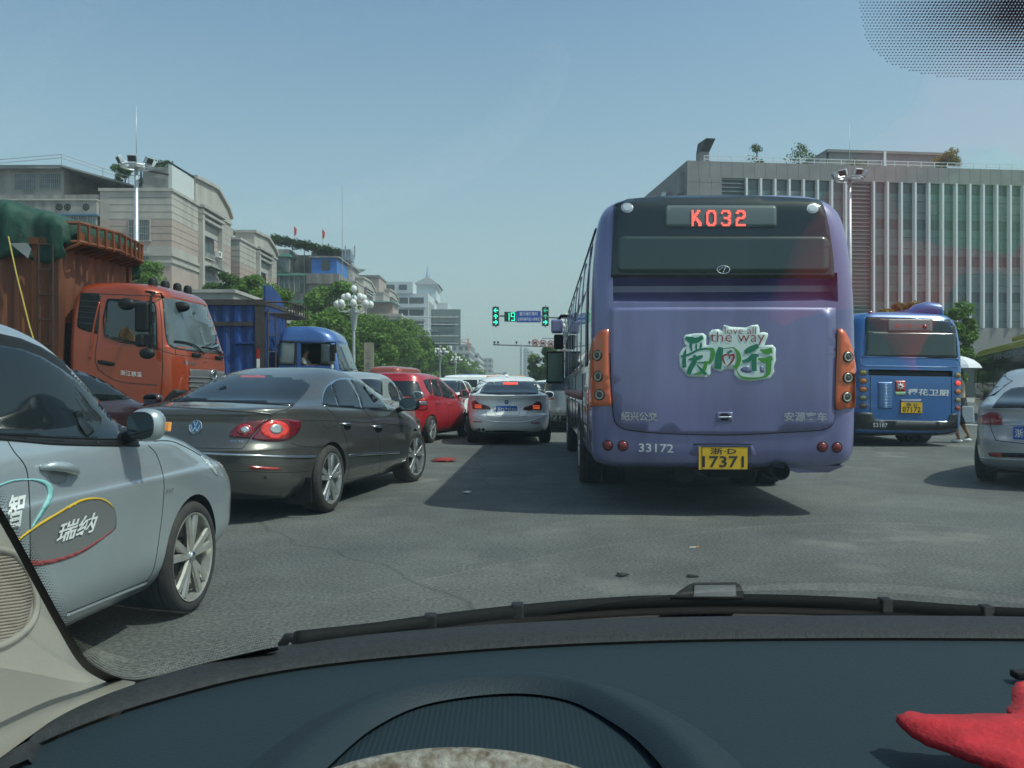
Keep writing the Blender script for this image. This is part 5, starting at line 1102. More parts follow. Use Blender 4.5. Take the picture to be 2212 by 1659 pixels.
def gen_car(name, label, loc, head, pm, keys=SED, wb=2.6, wr=.30, group=None, platetxt=None, roofrail=False, feats=True, cat='car', lamp=None):
    t = thing(name, label, cat, loc, heading(head), group); B = make_body(t, keys, pm, (0, wb), wr, keys[4][3], n=6, q=24); hat = keys is HAT; zt = keys[-1][0]
    if feats:
        z0, z1 = (1.12, zt-.10) if hat else (1.06, zt-.09); w0, w1 = keys[4][3]*.82, keys[4][3]*.70
        decal(B, 'rear_window', [(-w0, z0), (w0, z0), (w1, z1), (-w1, z1)], B.rear(), GLASSB, off=.012, step=.07)
        if hat: sw = [(-.62, 1.16), (-.45, 1.44), (.5, 1.47), (1.15, 1.46), (1.75, 1.24), (2.0, 1.10), (1, 1.08), (-.2, 1.10)]
        else: sw = [(-.30, 1.09), (-.02, 1.28), (.35, 1.38), (1.2, 1.39), (1.62, 1.27), (1.98, 1.06), (1, 1.03), (0, 1.04)]
        o = decal(B, 'side_window', sw, B.side(-1), GLASS, off=.010, step=.08, mirror=True)
        trim(B, 'door_pillar', [(sw[0][0]+1.15, 1.05), (sw[0][0]+1.12, zt-.10)], B.side(-1), pm if not hat else BLACK, r=.02, mirror=True)
        decal(B, 'windshield', [(-w0*.9, z0), (w0*.9, z0), (w1*.9, z1), (-w1*.9, z1)], B.front(), GLASS, off=.005, step=.12)
    for s in (-1, 1):
        W_ = keys[4][3]; zz = .98 if hat else .82
        decal(B, 'tail_light', [(s*W_*.66, zz-.10), (s*W_*.97, zz-.12), (s*W_*.97, zz+.12), (s*W_*.74, zz+.10)][::s], B.rear(), lamp or REDL, off=.010, step=.08)
    trim(B, 'panel_gap', [(-.70, .60), (-.66, .52), (.66, .52), (.70, .60)], B.rear(), SEAMM, r=.005)
    p, n = B.hits([(0, .74)], B.rear())[0]; plate(t, p + Vector((-.012, 0, 0)), (0, -1, 0), (0, 0, 1), .44, .15, PLATEB, [(platetxt or '浙D·2A519', -.20, -.05, .20, .05)], WHITE)
    if hat: decal(B, 'bumper_lower', [(-.72, .30), (.72, .30), (.74, .46), (-.74, .46)], B.rear(), BLACK, off=.006, step=.12)
    if roofrail:
        for s in (-1, 1): q = MB(); q.tube([(-.4, s*.56, 1.50), (-.3, s*.57, 1.57), (1.0, s*.56, 1.57), (1.15, s*.55, 1.50)], .018, ALLOY, 6); q.build('roof_rail', t, smooth=True)
    wheels4(t, (0, wb), keys[4][3]-.02, wr, rim=.68, spokes=7, width=.2); under(t, -.55, wb+.5, keys[4][3]-.2, .16, .34)
    mx = 1.98; mirror_part(B, (mx, -keys[4][3]-.10, 1.05), -1, pm, .95); mirror_part(B, (mx, keys[4][3]+.10, 1.05), 1, pm, .95)
    return t, B
t, B = gen_car('silver_sedan', 'silver sedan squeezed between the dark sedan and the red hatchback', (-2.94, 14.35, 0), 6, paint("silver_grey_paint", (.46, .48, .47), .5, .32), feats=False)
P = B.px(kR)
decal(B, 'rear_window', crm([(20, 322), (120, 322), (218, 332), (230, 350)], 2) + [(232, 480), (160, 440), (60, 360)], P, GLASSB, off=.004, step=20)
for pts in ([(285, 372), (296, 345), (325, 350), (365, 412), (402, 542), (350, 532), (318, 520), (288, 440)], [(338, 348), (380, 372), (440, 445), (482, 525), (478, 556), (415, 545), (378, 425)]): decal(B, 'side_window', pts, P, GLASS, off=.005, step=14, mirror=True)
decal(B, 'windshield', [(-.60, 1.08), (.60, 1.08), (.50, 1.38), (-.50, 1.38)], B.front(), GLASS, off=.005, step=.1)
t, B = gen_car('white_sedan', 'white sedan partly hidden between the red hatchback and the lit white sedan', (-2.15, 24.0, 0), 8, WPAINT)
gen_car('white_sedan', 'farther small white sedan seen over the right shoulder of the half hidden one', (-2.35, 31.5, 0), 5, WPAINT)
t, B = gen_car('silver_suv', 'silver estate with lit high brake lamp between white sedan and purple bus', (1.72, 23.6, 0), 0, paint("silver_suv_paint", (.27, .29, .29), .5, .34), keys=HAT, wb=2.65, wr=.33, platetxt='浙F·A8N61', roofrail=True)
decal(B, 'high_brake_light', rrect(-.22, 1.425, .22, 1.46, .01), B.rear(), mat("lit_brake_lamp", (.7, .06, .04)), off=.012, step=.1)
for i, (x, y, pm_, hd) in enumerate([(1.4, 31, WPAINT, 0), (-.2, 26.6, WPAINT, 0)]):
    lab = ['white car ahead of the silver estate, mostly hidden', 'white car with amber light bar ahead of the lit white sedan'][i]; t, B = gen_car('white_car', lab, (x, y, 0), hd, pm_)
    if i == 1:
        q = MB(); [q.box((.75, s*.10 if s > 0 else -.62, 1.47), (1.0, .62 if s > 0 else -.10, 1.58), AMBER) for s in (-1, 1)]; o = q.build('light_bar', t, bevel=.03); q = MB(); q.ball((.87, 0, 1.53), .09, WHITE, 8); q.build('siren_dome', o, smooth=True)
t, B = gen_car('maroon_car', 'dark maroon car in the gap between the silver car and the orange truck', (-6.05, 9.15, 0), 20, paint("dark_maroon_paint", (.035, .012, .014), .3, .3))
# right hand silver sedan
t = thing('silver_sedan', 'silver grey sedan cut off by the right edge, brake lamp dark red', 'car', (6.73, 10.62, 0), heading(38)); SILV2 = paint("cool_silver_paint", (.44, .48, .50), .5, .33)
K2 = [(z, xr, xf, w_*1.02, nr, nf) for z, xr, xf, w_, nr, nf in SED]; B = make_body(t, K2, SILV2, (0, 2.6), .31, .86)
kS = (3200, 1150, .48222); P = B.px(kS)
decal(B, 'rear_window', [(1404, 922), (1440, 868), (1500, 800), (1560, 765), (1620, 755), (1720, 757), (1800, 765), (1830, 900), (1820, 925), (1600, 918)], P, GLASSB, off=.010, step=12)
decal(B, 'tail_light', crm([(1286, 1052), (1293, 1010), (1308, 978), (1345, 960), (1400, 953), (1455, 966), (1478, 1010), (1486, 1056)], 3) + [(1380, 1057)], P, REDL, off=.012, step=16, mirror=True)
trim(B, 'panel_gap', [(1388, 958), (1392, 1056)], P, SEAMM, r=.004, off=.012); trim(B, 'panel_gap', [(1386, 1060), (1400, 1110), (1425, 1165), (1450, 1185), (1659, 1207), (1760, 1210)], P, SEAMM, r=.005, off=-.001)
trim(B, 'boot_lip_edge', [(1380, 930), (1420, 925), (1659, 930), (1800, 940)], P, SILV2, r=.010); trim(B, 'chrome_strip', [(1488, 1056), (1659, 1062), (1780, 1068)], P, CHROME, r=.009)
decal(B, 'reflector_strip', [(1366, 1283), (1400, 1280), (1800, 1290), (1800, 1326), (1420, 1315), (1385, 1308)], P, BLACK, off=.005, step=24); decal(B, 'reflector', [(1370, 1285), (1480, 1286), (1478, 1314), (1425, 1313)], P, REDR, off=.010, step=18)
trim(B, 'bumper_crease', [(1280, 1318), (1400, 1332), (1659, 1345), (1800, 1350)], P, SILV2, r=.014, off=-.003)
p, n = B.hits([(1750, 1126)], P)[0]; plate(t, p + Vector((-.03, 0, 0)), (0, -1, 0), (0, 0, 1), .44, .15, PLATEB, [('浙D·92K35', -.20, -.05, .20, .05)], WHITE)
decal(B, 'side_window', [(-.30, 1.10), (-.02, 1.28), (.35, 1.38), (1.2, 1.39), (1.62, 1.27), (1.98, 1.08), (1, 1.04), (0, 1.05)], B.side(-1), GLASS, off=.005, step=.11, mirror=True)
trim(B, 'aerial_base', [(1659, 742), (1690, 742)], P, BLACK, r=.01); wheels4(t, (0, 2.6), .84, .31, rim=.7, spokes=7); under(t, -.6, 3.1, .66, .16, .35)

# ---------------------------------------------------------------- far vehicles over the car roofs
def van(name, label, loc, rz, L, w_, h, pm, windows=True, group=None, cat='van'):
    t = thing(name, label, cat, loc, rz, group)
    K = [(.35, .1, L-.1, w_*.94, 9, 9), (.5, .02, L-.02, w_, 9, 8), (h*.5, 0, L, w_, 9, 7), (h*.62, .05, L-.25, w_*.97, 9, 7), (h*.86, .14, L-.75, w_*.88, 8, 7), (h*.96, .25, L-1.0, w_*.80, 7, 6), (h, .7, L-1.4, w_*.45, 4, 4)]
    B = make_body(t, K, pm, (.9, L-.9), .32, w_, n=5, q=20)
    if windows:
        k = max(3, int(L/1.25)); x0 = .35; dx = (L-1.3)/k
        for i in range(k):
            for s in (-1, 1): decal(B, 'side_window', rrect(x0+i*dx+.05, h*.60, x0+(i+1)*dx-.05, h*.84, .06, 3), B.side(s), GLASS, off=.006, step=.2)
        decal(B, 'rear_window', rrect(-w_*.78, h*.60, w_*.78, h*.84, .06, 3), B.rear(), GLASS, off=.006, step=.2); decal(B, 'windshield', rrect(-w_*.78, h*.60, w_*.78, h*.84, .06, 3), B.front(), GLASS, off=.006, step=.2)
    wheels4(t, (.9, L-.9), w_-.03, .32, rim=.6, spokes=6); return t, B
van('white_minibus', 'long white minibus crossing behind the white sedans', (-4.6, 56, 0), R(1), 5.4, .85, 2.02, WPAINT)
van('white_van', 'white van roof just left of the red hatchback roof', (-4.35, 30.5, 0), R(88), 4.2, .80, 1.72, WPAINT)
van('pale_blue_van', 'pale van nose in front of the blue truck windshield', (-9.1, 27.9, 0), R(2), 4.7, .84, 1.84, paint("pale_blue_white_paint", (.45, .52, .55), .1, .35))
van('red_van', 'orange red van roof under the trees beyond the red hatchback', (-6.4, 42.5, 0), R(80), 5.0, .98, 2.28, paint("orange_red_paint", (.32, .06, .03), .1, .4), cat='van')
t, B = van('blue_truck', 'small bright blue truck cab beyond the minibus', (-5.2, 74, 0), R(5), 3.7, 1.1, 2.35, paint("bright_blue_paint", (.03, .15, .34), .2, .4), cat='truck')
q = MB(); q.box((-2.6, -1.1, .8), (-.1, 1.1, 1.6), mat("dull_red_truck_bed", (.16, .04, .035), .7)); [q.box((-2.6+k*.42, -1.12, .8), (-2.54+k*.42, 1.12, 2.0), mat("dull_red_truck_bed", (.16, .04, .035))) for k in range(7)]; q.box((-2.6, -1.13, 1.95), (-.1, 1.13, 2.05), mat("dull_red_truck_bed", (.16, .04, .035))); q.build('cargo_bed', t)
q = MB(); q.box((3.72, -.5, 1.9), (4.3, .5, 2.35), CREAMB); q.build('roof_box', t, bevel=.08)
for i, (x, y, nm, lab, pm_) in enumerate([(.9, 108, 'distant_bus', 'tiny pale bus far down the street left of the tree', WPAINT), (-2.4, 96, 'distant_van', 'tiny blue van far down the street above the white sedan', paint("mid_blue_paint", (.04, .14, .3), .2, .4)), (-1.0, 140, 'distant_bus', 'tiny blue bus farthest down the street', paint("mid_blue_paint", (.04, .14, .3), .2, .4))]): van(nm, lab, (x, y, 0), R(90), 6, 1.1, 2.6, pm_, cat='bus' if 'bus' in nm else 'van')
# ---------------------------------------------------------------- purple bus
PUR = mat("lavender_purple_paint", (.160, .158, .315), .36, .12, 1.0, noise=(1.1, .24), coatr=.06, stretch=(1, 2.5, .6))
BG = mat("black_bus_glass", (.012, .020, .020), .10, 0, 0, spec=.7); BG2 = mat("rear_window_glass", (.030, .048, .046), .14, 0, 0, spec=.7); DISP = mat("display_window", (.10, .13, .13), .3)
LED = mat("red_led", (.8, .1, .08), .5, emit=((1, .13, .10), .95)); ORL = mat("orange_lamp_housing", (.62, .10, .015), .25, 0, 1); SIL = mat("matt_silver_letters", (.42, .43, .48), .35, .5)
t = PB = thing('purple_bus', 'large lavender purple city bus with K032 display, directly ahead', 'bus', (1.975, 7.9, 0), heading(2.1))
K = [(.44, .22, 10.2, 1.08, .25, .4), (.48, .08, 10.35, 1.17, .24, .4), (.56, .02, 10.45, 1.215, .22, .4), (.75, .0, 10.5, 1.228, .20, .4), (1.3, 0, 10.5, 1.23, .18, .4), (1.95, .02, 10.5, 1.228, .18, .4), (2.3, .045, 10.45, 1.215, .19, .4), (2.59, .07, 10.4, 1.19, .21, .4), (2.79, .095, 10.35, 1.155, .24, .4),
     (2.905, .125, 10.3, 1.105, .27, .4), (2.975, .17, 10.2, 1.04, .3, .4), (3.02, .24, 10.1, .95, .32, .4), (3.05, .42, 9.9, .80, .4, .5), (3.065, .9, 9.5, .4, .35, .35)]
vs, fs = body_from_keys(K, 8, 44); B = Body(t, vs, fs)
g = MB(); g.prism([(-.2, 1.985), (.035, 1.985), (.18, 2.05), (.27, 2.11), (.27, 2.17), (.18, 2.23), (.04, 2.27), (-.2, 2.27)], -1.035, 1.035, PUR, Matrix(((1,0,0,0),(0,0,1,0),(0,1,0,0),(0,0,0,1))))
g2 = MB(); g2.prism([(-.2, .50), (.05, .50), (.05, .69), (-.2, .69)], -.36, .30, PUR, Matrix(((1,0,0,0),(0,0,1,0),(0,1,0,0),(0,0,0,1))))
o_ = cut('body', vs, fs, PUR, [g], t, cm=PUR)
# wheel openings
for x in (2.9, 8.3):
    for s in (-1, 1):
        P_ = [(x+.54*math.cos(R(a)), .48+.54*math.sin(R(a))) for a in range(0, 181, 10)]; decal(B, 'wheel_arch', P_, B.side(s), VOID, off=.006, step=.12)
for x in (2.9, 8.3):
    for s in (-1, 1): wheel(t, x, s, 1.235, .48, rim=.56, spokes=8, width=.28)
    if x < 3:
        for s in (-1, 1): wheel(t, x, s, .93, .48, rim=.56, spokes=8, width=.28)
q = MB(); q.box((.35, -.95, .40), (9.9, .95, .60), BLACK); q.box((1.0, -.5, .26), (2.2, -.05, .42), BLACK); q.tube([(2.9, -1, .48), (2.9, 1, .48)], .09, BLACK, 10); q.lathe([(.001, -.2), (.2, -.15), (.24, 0), (.2, .15), (.001, .2)], BLACK, 14, 'x', (2.9, 0, .46)); q.tube([(.5, .3, .36), (2.2, .3, .36)], .10, BLACK, 10); q.build('underbody', t, smooth='auto')
kB = (2150, 700, .7535); P = B.px(kB)
decal(B, 'rear_glass_panel', crm([(330, 112), (600, 91), (860, 87), (1100, 91), (1340, 104), (1402, 113)], 3) + crm([(1425, 170), (1450, 290), (1466, 420), (1471, 516)], 3) + [(1000, 514), (600, 512), (314, 509)] + crm([(318, 400), (325, 250)], 2), P, BG, off=.008, step=26)
decal(B, 'rear_window', rrect(345, 298, 1444, 487, 36), P, BG2, off=.012, step=36)
o = decal(B, 'route_display', rrect(595, 140, 1170, 251, 18), P, DISP, off=.015, step=26)
def led_text(s, x0, x1, y0, y1, parent):
    G = {'K': ["1000110", "1001100", "1011000", "1110000", "1111000", "1101100", "1000110", "1000011", "1000011"], '0': ["0111110", "1100011", "1000001", "1000001", "1000001", "1000001", "1000001", "1100011", "0111110"],
         '3': ["0111110", "1000011", "0000001", "0000011", "0011110", "0000011", "0000001", "1000011", "0111110"], '2': ["0111110", "1100011", "0000001", "0000011", "0111110", "1100000", "1000000", "1000000", "1111111"]}
    n = len(s); cw = (x1-x0)/(n*7+(n-1)*4); ch = (y1-y0)/9; pts = []
    for i, c_ in enumerate(s):
        for r_, row in enumerate(G[c_]):
            for k, v in enumerate(row):
                if v == '1': pts.append((x0+(i*11+k+.5)*cw, y0+(r_+.5)*ch))
    H = B.hits(pts, P); b = MB(); last = -1
    for (p, n_), (px_, _) in zip(H, pts):
        ci = int((px_-x0)/(11*cw))
        if ci != last and b.v: b.build('led_digit', parent); b = MB()
        last = ci; b.box(tuple(p + n_*.021 + Vector((-.004, -.0085, -.0095))), tuple(p + n_*.021 + Vector((.004, .0085, .0095))), LED)
    b.build('led_digit', parent)
led_text('K032', 732, 1008, 166, 246, o)
for c_ in ((398, 152), (1357, 155)):
    o = decal(B, 'roof_lamp', circ(c_[0], c_[1], 31, 25, 24), P, SIL, off=.012); decal(B, 'lens', circ(c_[0], c_[1], 22, 17, 18), P, mat("clear_lamp_glass", (.5, .55, .56)), off=.016, parent=o)
p, n = B.hits([(895, 471)], P)[0]; b = MB(); b.tube([p + n*.014 + Vector((0, .058*math.cos(a*PI/12), .036*math.sin(a*PI/12))) for a in range(24)], .0055, CHROME, 6, close=True); b.tube([p + n*.016 + Vector((0, y_, z_)) for y_, z_ in ((.052, -.012), (.012, .018), (-.02, .026), (.006, -.03))], .005, CHROME, 6); b.build('oval_emblem', t, smooth=True)
panel = [(310, 668), (600, 664), (1100, 664), (1476, 667)] + crm([(1478, 800), (1474, 1100), (1470, 1235), (1450, 1280), (1395, 1300)], 3) + crm([(1100, 1317), (900, 1324), (600, 1316), (440, 1303), (365, 1285), (332, 1240), (320, 1120), (311, 900)], 3)
ED = decal(B, 'engine_door', panel, P, PUR, off=.012, step=44, thick=.011)
trim(B, 'panel_gap', panel[4:], P, SEAMM, r=.009, off=.002, n=2)
for pts, rings in ((crm([(303, 778), (302, 900), (306, 1050), (318, 1172)], 3) + crm([(250, 1174), (195, 1172), (188, 1100), (196, 1030), (210, 960), (214, 890), (232, 825), (262, 788)], 3), [(250, 914), (255, 1022), (260, 1117)]), (crm([(1487, 778), (1512, 780), (1535, 815), (1556, 880), (1570, 960), (1579, 1060), (1578, 1184)], 3) + crm([(1520, 1186), (1476, 1184), (1478, 1000)], 3), [(1536, 922), (1535, 1030), (1530, 1130)])):
    o = decal(B, 'tail_lamp_cluster', pts, P, ORL, off=.022, step=26, thick=.02)
    for u_, v_ in rings:
        p, n = B.hits([(u_, v_)], P)[0]; M = n.to_track_quat('Z', 'Y').to_matrix().to_4x4(); M.translation = p + n*.022; b = MB(); b.lathe([(.026, .002), (.030, .010), (.038, .012), (.044, .008), (.045, 0)], mat("pale_gold_ring", (.38, .36, .28), .3, .3), 24, 'z', M=M); b.lathe([(.045, 0), (.050, .010), (.053, .0)], BLACK, 24, 'z', M=M); rg = b.build('lamp_ring', o, smooth='auto'); b = MB(); b.lathe([(.0005, .010), (.018, .008), (.026, .002)], mat("smoky_lens", (.08, .075, .07), .2), 20, 'z', M=M); b.build('lens', rg, smooth=True)
for u_, v_ in ((297, 1380), (376, 1382), (1410, 1388), (1485, 1390)):
    p, n = B.hits([(u_, v_)], P)[0]; M = n.to_track_quat('Z', 'Y').to_matrix().to_4x4(); M.translation = p; b = MB(); b.lathe([(.0005, .022), (.030, .018), (.043, .006), (.045, -.002)], mat("dark_red_round_lens", (.20, .012, .015), .25, 0, .5, noise=(60, .3)), 22, 'z', M=M); o = b.build('round_reflector', t, smooth=True); b = MB(); b.lathe([(.045, -.002), (.049, .006), (.052, -.001)], BLACK, 22, 'z', M=M); b.build('bezel', o, smooth=True)
btext(B, 'fleet_number', '33172', [(458, 1413), (638, 1418), (638, 1374), (458, 1369)], P, WHITE, off=.004, bold=.012)
btext(B, 'chrome_lettering', '绍兴公交', [(365, 1249), (552, 1254), (552, 1206), (365, 1202)], P, CHROME, off=.034, bold=.02); btext(B, 'chrome_lettering', '安源客车', [(1207, 1253), (1427, 1255), (1427, 1207), (1207, 1205)], P, SIL, off=.034, bold=.02)
o = decal(B, 'door_latch', rrect(860, 1207, 943, 1257, 8), P, PUR, off=.018, step=20); decal(B, 'latch_slot', crm([(873, 1228), (885, 1213), (918, 1213), (930, 1228)], 3) + [(930, 1234), (918, 1250), (885, 1250), (873, 1234)], P, VOID, off=.0195, step=14, parent=o); decal(B, 'latch_bar', [(866, 1229), (938, 1229), (938, 1238), (866, 1238)], P, SIL, off=.024, step=14, parent=o)
# plate on a flat trapezoid, recess shade put into its purple
decal(B, 'plate_recess', [(745, 1372), (1045, 1374), (1088, 1478), (692, 1474)], P, mat("shaded_purple", (.10, .095, .22), .45, .1, .5), off=.0025, step=40); trim(B, 'recess_edge', [(742, 1373), (900, 1371), (1047, 1374)], P, SEAMM, r=.005)
p, n = B.hits([(893, 1445)], P)[0]; q = PLT = plate(t, p + Vector((-.022, 0, 0)), (0, -1, 0), (0, 0, 1), .445, .215, PLATEY, [('浙·D', -.12, .035, .12, .095), ('17371', -.19, -.085, .19, .02)], INK)
b = MB()
for z0, z1, y0, y1 in ((.102, .108, -.222, .222), (-.108, -.102, -.222, .222), (-.108, .108, -.2235, -.2175), (-.108, .108, .2175, .2235)): b.box((p.x-.0245, y0, p.z+z0), (p.x-.0225, y1, p.z+z1), INK)
b.build('plate_border', q)
p, n = B.hits([(1240, 1500)], P)[0]; b = MB(); b.lathe([(.085, .5), (.085, -.04), (.078, -.04), (.074, .0), (.074, .2)], BLACK, 24, 'x', (p.x+.02, p.y, .43)); o = b.build('exhaust_pipe', t, smooth='auto'); b = MB(); b.lathe([(.001, .12), (.076, .12)], VOID, 20, 'x', (p.x+.02, p.y, .43)); b.build('bore', o)
q = MB(); q.add([(.12, -.45, .47), (.12, -1.12, .47), (.7, -1.12, .47), (.7, -.45, .47), (.16, -.7, .40), (.2, -1.0, .40), (.6, -1.0, .38), (.6, -.7, .38)], [(0,1,5,4),(1,2,6,5),(2,3,7,6),(3,0,4,7),(7,6,5,4),(3,2,1,0)], PUR); q.build('bumper_skirt', t)
q = MB(); q.lathe([(.001, .13), (.14, .125), (.25, .10), (.33, .05), (.36, .0), (.36, -.05)], PUR, 28, 'z', (.75, -.76, 2.96)); q.build('roof_vent', t, smooth=True)
q = MB(); q.box((2.5, -.8, 3.0), (5.2, .8, 3.12), PUR); q.build('air_conditioner', t, bevel=.05)
# slogan sticker
kL = (2550, 1200, .27125); PL = B.px(kL); STK = mat("sticker_white", (.56, .68, .64), .5); DG = mat("sticker_green", (.005, .16, .085), .5); MG = mat("sticker_leaf_green", (.05, .26, .025), .5); DR = mat("sticker_red", (.28, .015, .035), .5)
outl = [(435, 440), (470, 400), (600, 380), (720, 378), (765, 410), (765, 545), (810, 545), (815, 440), (795, 430), (795, 380), (850, 325), (940, 318), (1000, 350), (1005, 285), (1025, 255), (1120, 285), (1330, 295), (1430, 258), (1510, 255), (1530, 300), (1532, 370), (1590, 360), (1650, 375), (1655, 410), (1600, 550), (1720, 545), (1765, 590), (1762, 690), (1768, 760), (1735, 850), (1745, 930), (1680, 1035), (1500, 1055), (1400, 1070), (1230, 1045), (1165, 980), (1165, 895), (1040, 895), (980, 938), (880, 905), (850, 870), (850, 830), (825, 870), (828, 960), (800, 1005), (640, 1010), (500, 995), (440, 930), (380, 860), (372, 760), (370, 680), (435, 590), (480, 560), (440, 500)]
ST = decal(B, 'slogan_sticker', outl, PL, STK, off=.0145, step=60, parent=None, thick=.0006)
for pts in ([(1255, 895), (1300, 860), (1385, 850), (1415, 940), (1340, 945), (1275, 925)], [(1535, 850), (1585, 852), (1595, 935), (1545, 940)]): decal(B, 'sticker_gap', pts, PL, PUR, off=.0165, step=40, thick=.0006, parent=ST)
def stroke(pts, ws, m, n=5):
    c = crm([(*p, w_) for p, w_ in zip(pts, ws)], n); L_ = []; R_ = []
    for i, (x, y, w_) in enumerate(c):
        a = c[max(i-1, 0)]; d = c[min(i+1, len(c)-1)]; dx, dy = d[0]-a[0], d[1]-a[1]; k = math.hypot(dx, dy) or 1; nx, ny = -dy/k, dx/k
        L_.append((x+nx*w_/2, y+ny*w_/2)); R_.append((x-nx*w_/2, y-ny*w_/2))
    # ribbon of quads laid on the body
    H = B.hits(L_+R_, PL); b = MB(); N = len(L_); b.add([p + q_*OFF[0] for p, q_ in H], [(i, i+1, N+i+1, N+i) for i in range(N-1)], m); OFF[0] += .00025; b.build('brush_stroke', ST)
OFF = [.0165]
stroke([(465, 440), (540, 470), (620, 480), (720, 430)], [40, 90, 80, 50], DG); stroke([(545, 500), (545, 570), (560, 635)], [30, 38, 14], DG); stroke([(625, 530), (620, 575), (625, 615)], [14, 30, 12], DG); stroke([(690, 510), (688, 560), (670, 620)], [20, 32, 10], DG)
stroke([(400, 710), (520, 680), (640, 620), (740, 600), (800, 600)], [26, 30, 26, 26, 22], DG); stroke([(780, 600), (850, 610), (860, 680), (820, 790), (740, 780)], [16, 50, 60, 44, 6], MG)
stroke([(470, 610), (450, 720), (450, 870)], [20, 48, 60], DG); stroke([(510, 755), (620, 740), (715, 705)], [18, 60, 34], DG); stroke([(600, 690), (590, 790), (540, 880), (510, 965)], [40, 70, 70, 60], DG)
stroke([(600, 805), (680, 800), (755, 800)], [6, 22, 30], DG); stroke([(760, 800), (745, 870), (690, 940), (585, 965)], [36, 56, 50, 12], MG); stroke([(625, 825), (690, 900), (765, 970)], [8, 40, 44], DG)
stroke([(975, 580), (950, 700), (930, 890)], [70, 100, 100], DG); stroke([(1000, 600), (1090, 590), (1160, 582)], [10, 12, 14], DG); stroke([(1150, 580), (1220, 660), (1235, 760), (1190, 865), (1140, 830)], [12, 50, 60, 50, 6], MG); stroke([(1065, 665), (1130, 630)], [30, 34], DG)
stroke([(1130, 700), (1080, 700), (1090, 690), (1040, 685), (1000, 720), (1015, 780), (1040, 825)], [8, 10, 12, 22, 24, 24, 12], DR); stroke([(1095, 745), (1105, 700), (1150, 690), (1155, 740), (1120, 800), (1065, 855)], [10, 26, 34, 30, 24, 8], DR)
stroke([(1315, 650), (1400, 610), (1510, 555)], [50, 86, 62], DG); stroke([(1280, 785), (1370, 760), (1440, 700), (1520, 700)], [30, 60, 60, 26], DG); stroke([(1465, 690), (1450, 800), (1455, 920)], [50, 70, 66], DG)
stroke([(1540, 615), (1620, 640), (1708, 620)], [20, 70, 80], MG); stroke([(1510, 745), (1600, 765), (1712, 730)], [24, 70, 60], MG); stroke([(1670, 740), (1660, 850), (1650, 960), (1560, 1010), (1400, 1025), (1260, 1000), (1195, 900)], [60, 74, 50, 20, 30, 26, 10], MG)
vs2 = btext(B, 'lettering', 'love all', [(1030, 388), (1478, 388), (1478, 288), (1030, 288)], PL, DR, off=.019, bold=-.012, parent=ST); btext(B, 'lettering', 'the way', [(822, 550), (1603, 550), (1603, 352), (822, 352)], PL, DR, off=.0192, bold=-.01, parent=ST)
# flank: glass band, pillars, lower panels
SIDEP = mat("pale_flank_paint", (.34, .35, .42), .25, .2, .8, noise=(1.5, .15))
for s in (-1, 1):
    decal(B, 'side_glass', rrect(.75, 1.42, 10.1, 2.68, .10, 3), B.side(s), GLASS, off=.006, step=.45)
    for k in range(8): decal(B, 'window_pillar', [(1.05+k*1.22, 1.42), (1.13+k*1.22, 1.42), (1.13+k*1.22, 2.68), (1.05+k*1.22, 2.68)], B.side(s), PUR if k % 3 == 0 else SIDEP, off=.012, step=.4)
    decal(B, 'flank_panel', rrect(.7, .62, 10.0, 1.36, .06, 3), B.side(s), SIDEP, off=.004, step=.45)
    trim(B, 'roof_gutter', [(.5, 2.76), (4, 2.76), (10, 2.76)], B.side(s), SEAMM, r=.014)
    for x in (.75, 1.9, 4.1, 5.4, 6.7, 7.5): trim(B, 'panel_gap', [(x, .62), (x, 1.0), (x, 1.36)], B.side(s), SEAMM, r=.006, off=.004)
decal(B, 'marker_lamp', rrect(1.3, .95, 1.42, 1.0, .01), B.side(1), AMBER, off=.02); decal(B, 'flank_stripe', rrect(2, 1.05, 9.8, 1.16, .03), B.side(1), mat("dark_red_film", (.24, .05, .05)), off=.008, step=.5)
decal(B, 'windshield', rrect(-1.05, 1.2, 1.05, 2.65, .1), B.front(), GLASS, off=.01, step=.3)
q = MB(); q.tube([(10.3, 1.05, 2.72), (10.5, 1.30, 2.74), (10.5, 1.40, 2.6)], .035, BLACK, 8); o = q.build('door_mirror', t, smooth=True)
q = MB(); q.box((10.36, 1.27, 2.36), (10.56, 1.52, 2.66), PUR); q.build('mirror_arm', o, bevel=.05, seg=3); q = MB(); q.box((10.38, 1.25, 2.02), (10.5, 1.46, 2.34), BLACK); q.box((10.36, 1.24, 1.28), (10.54, 1.62, 1.98), BLACK); q.build('mirror_housing', o, bevel=.04, seg=3); q = MB(); q.box((10.352, 1.27, 1.33), (10.358, 1.59, 1.93), mat('dark_reflection_tone', (.07, .10, .10), .1, .8)); q.build('mirror_glass', o)  # dark reflection is put into the colour of the mirror glass

# ---------------------------------------------------------------- blue bus
BLU = paint("bus_blue_paint", (.025, .125, .36), .15, .36); DBL = mat("dark_grey_bumper", (.022, .026, .030), .5, noise=(4, .3))
t = thing('blue_bus', 'blue bus with yellow plate and white kitchen advert, right of the purple bus', 'bus', (8.02, 17.3, 0), heading(-1), rx=R(1.0))
K = [(.22, .25, 8.3, 1.0, .3, .4), (.27, .08, 8.5, 1.09, .28, .4), (.36, .02, 8.6, 1.12, .24, .4), (.6, 0, 8.6, 1.128, .2, .4), (1.3, 0, 8.6, 1.128, .18, .4), (1.9, .04, 8.6, 1.12, .18, .4), (2.3, .075, 8.5, 1.09, .2, .4), (2.52, .11, 8.4, 1.05, .23, .4), (2.64, .16, 8.3, .99, .27, .4), (2.72, .26, 8.1, .89, .35, .4), (2.76, .5, 7.8, .68, .5, .5), (2.77, 1.2, 7.4, .3, .28, .28)]
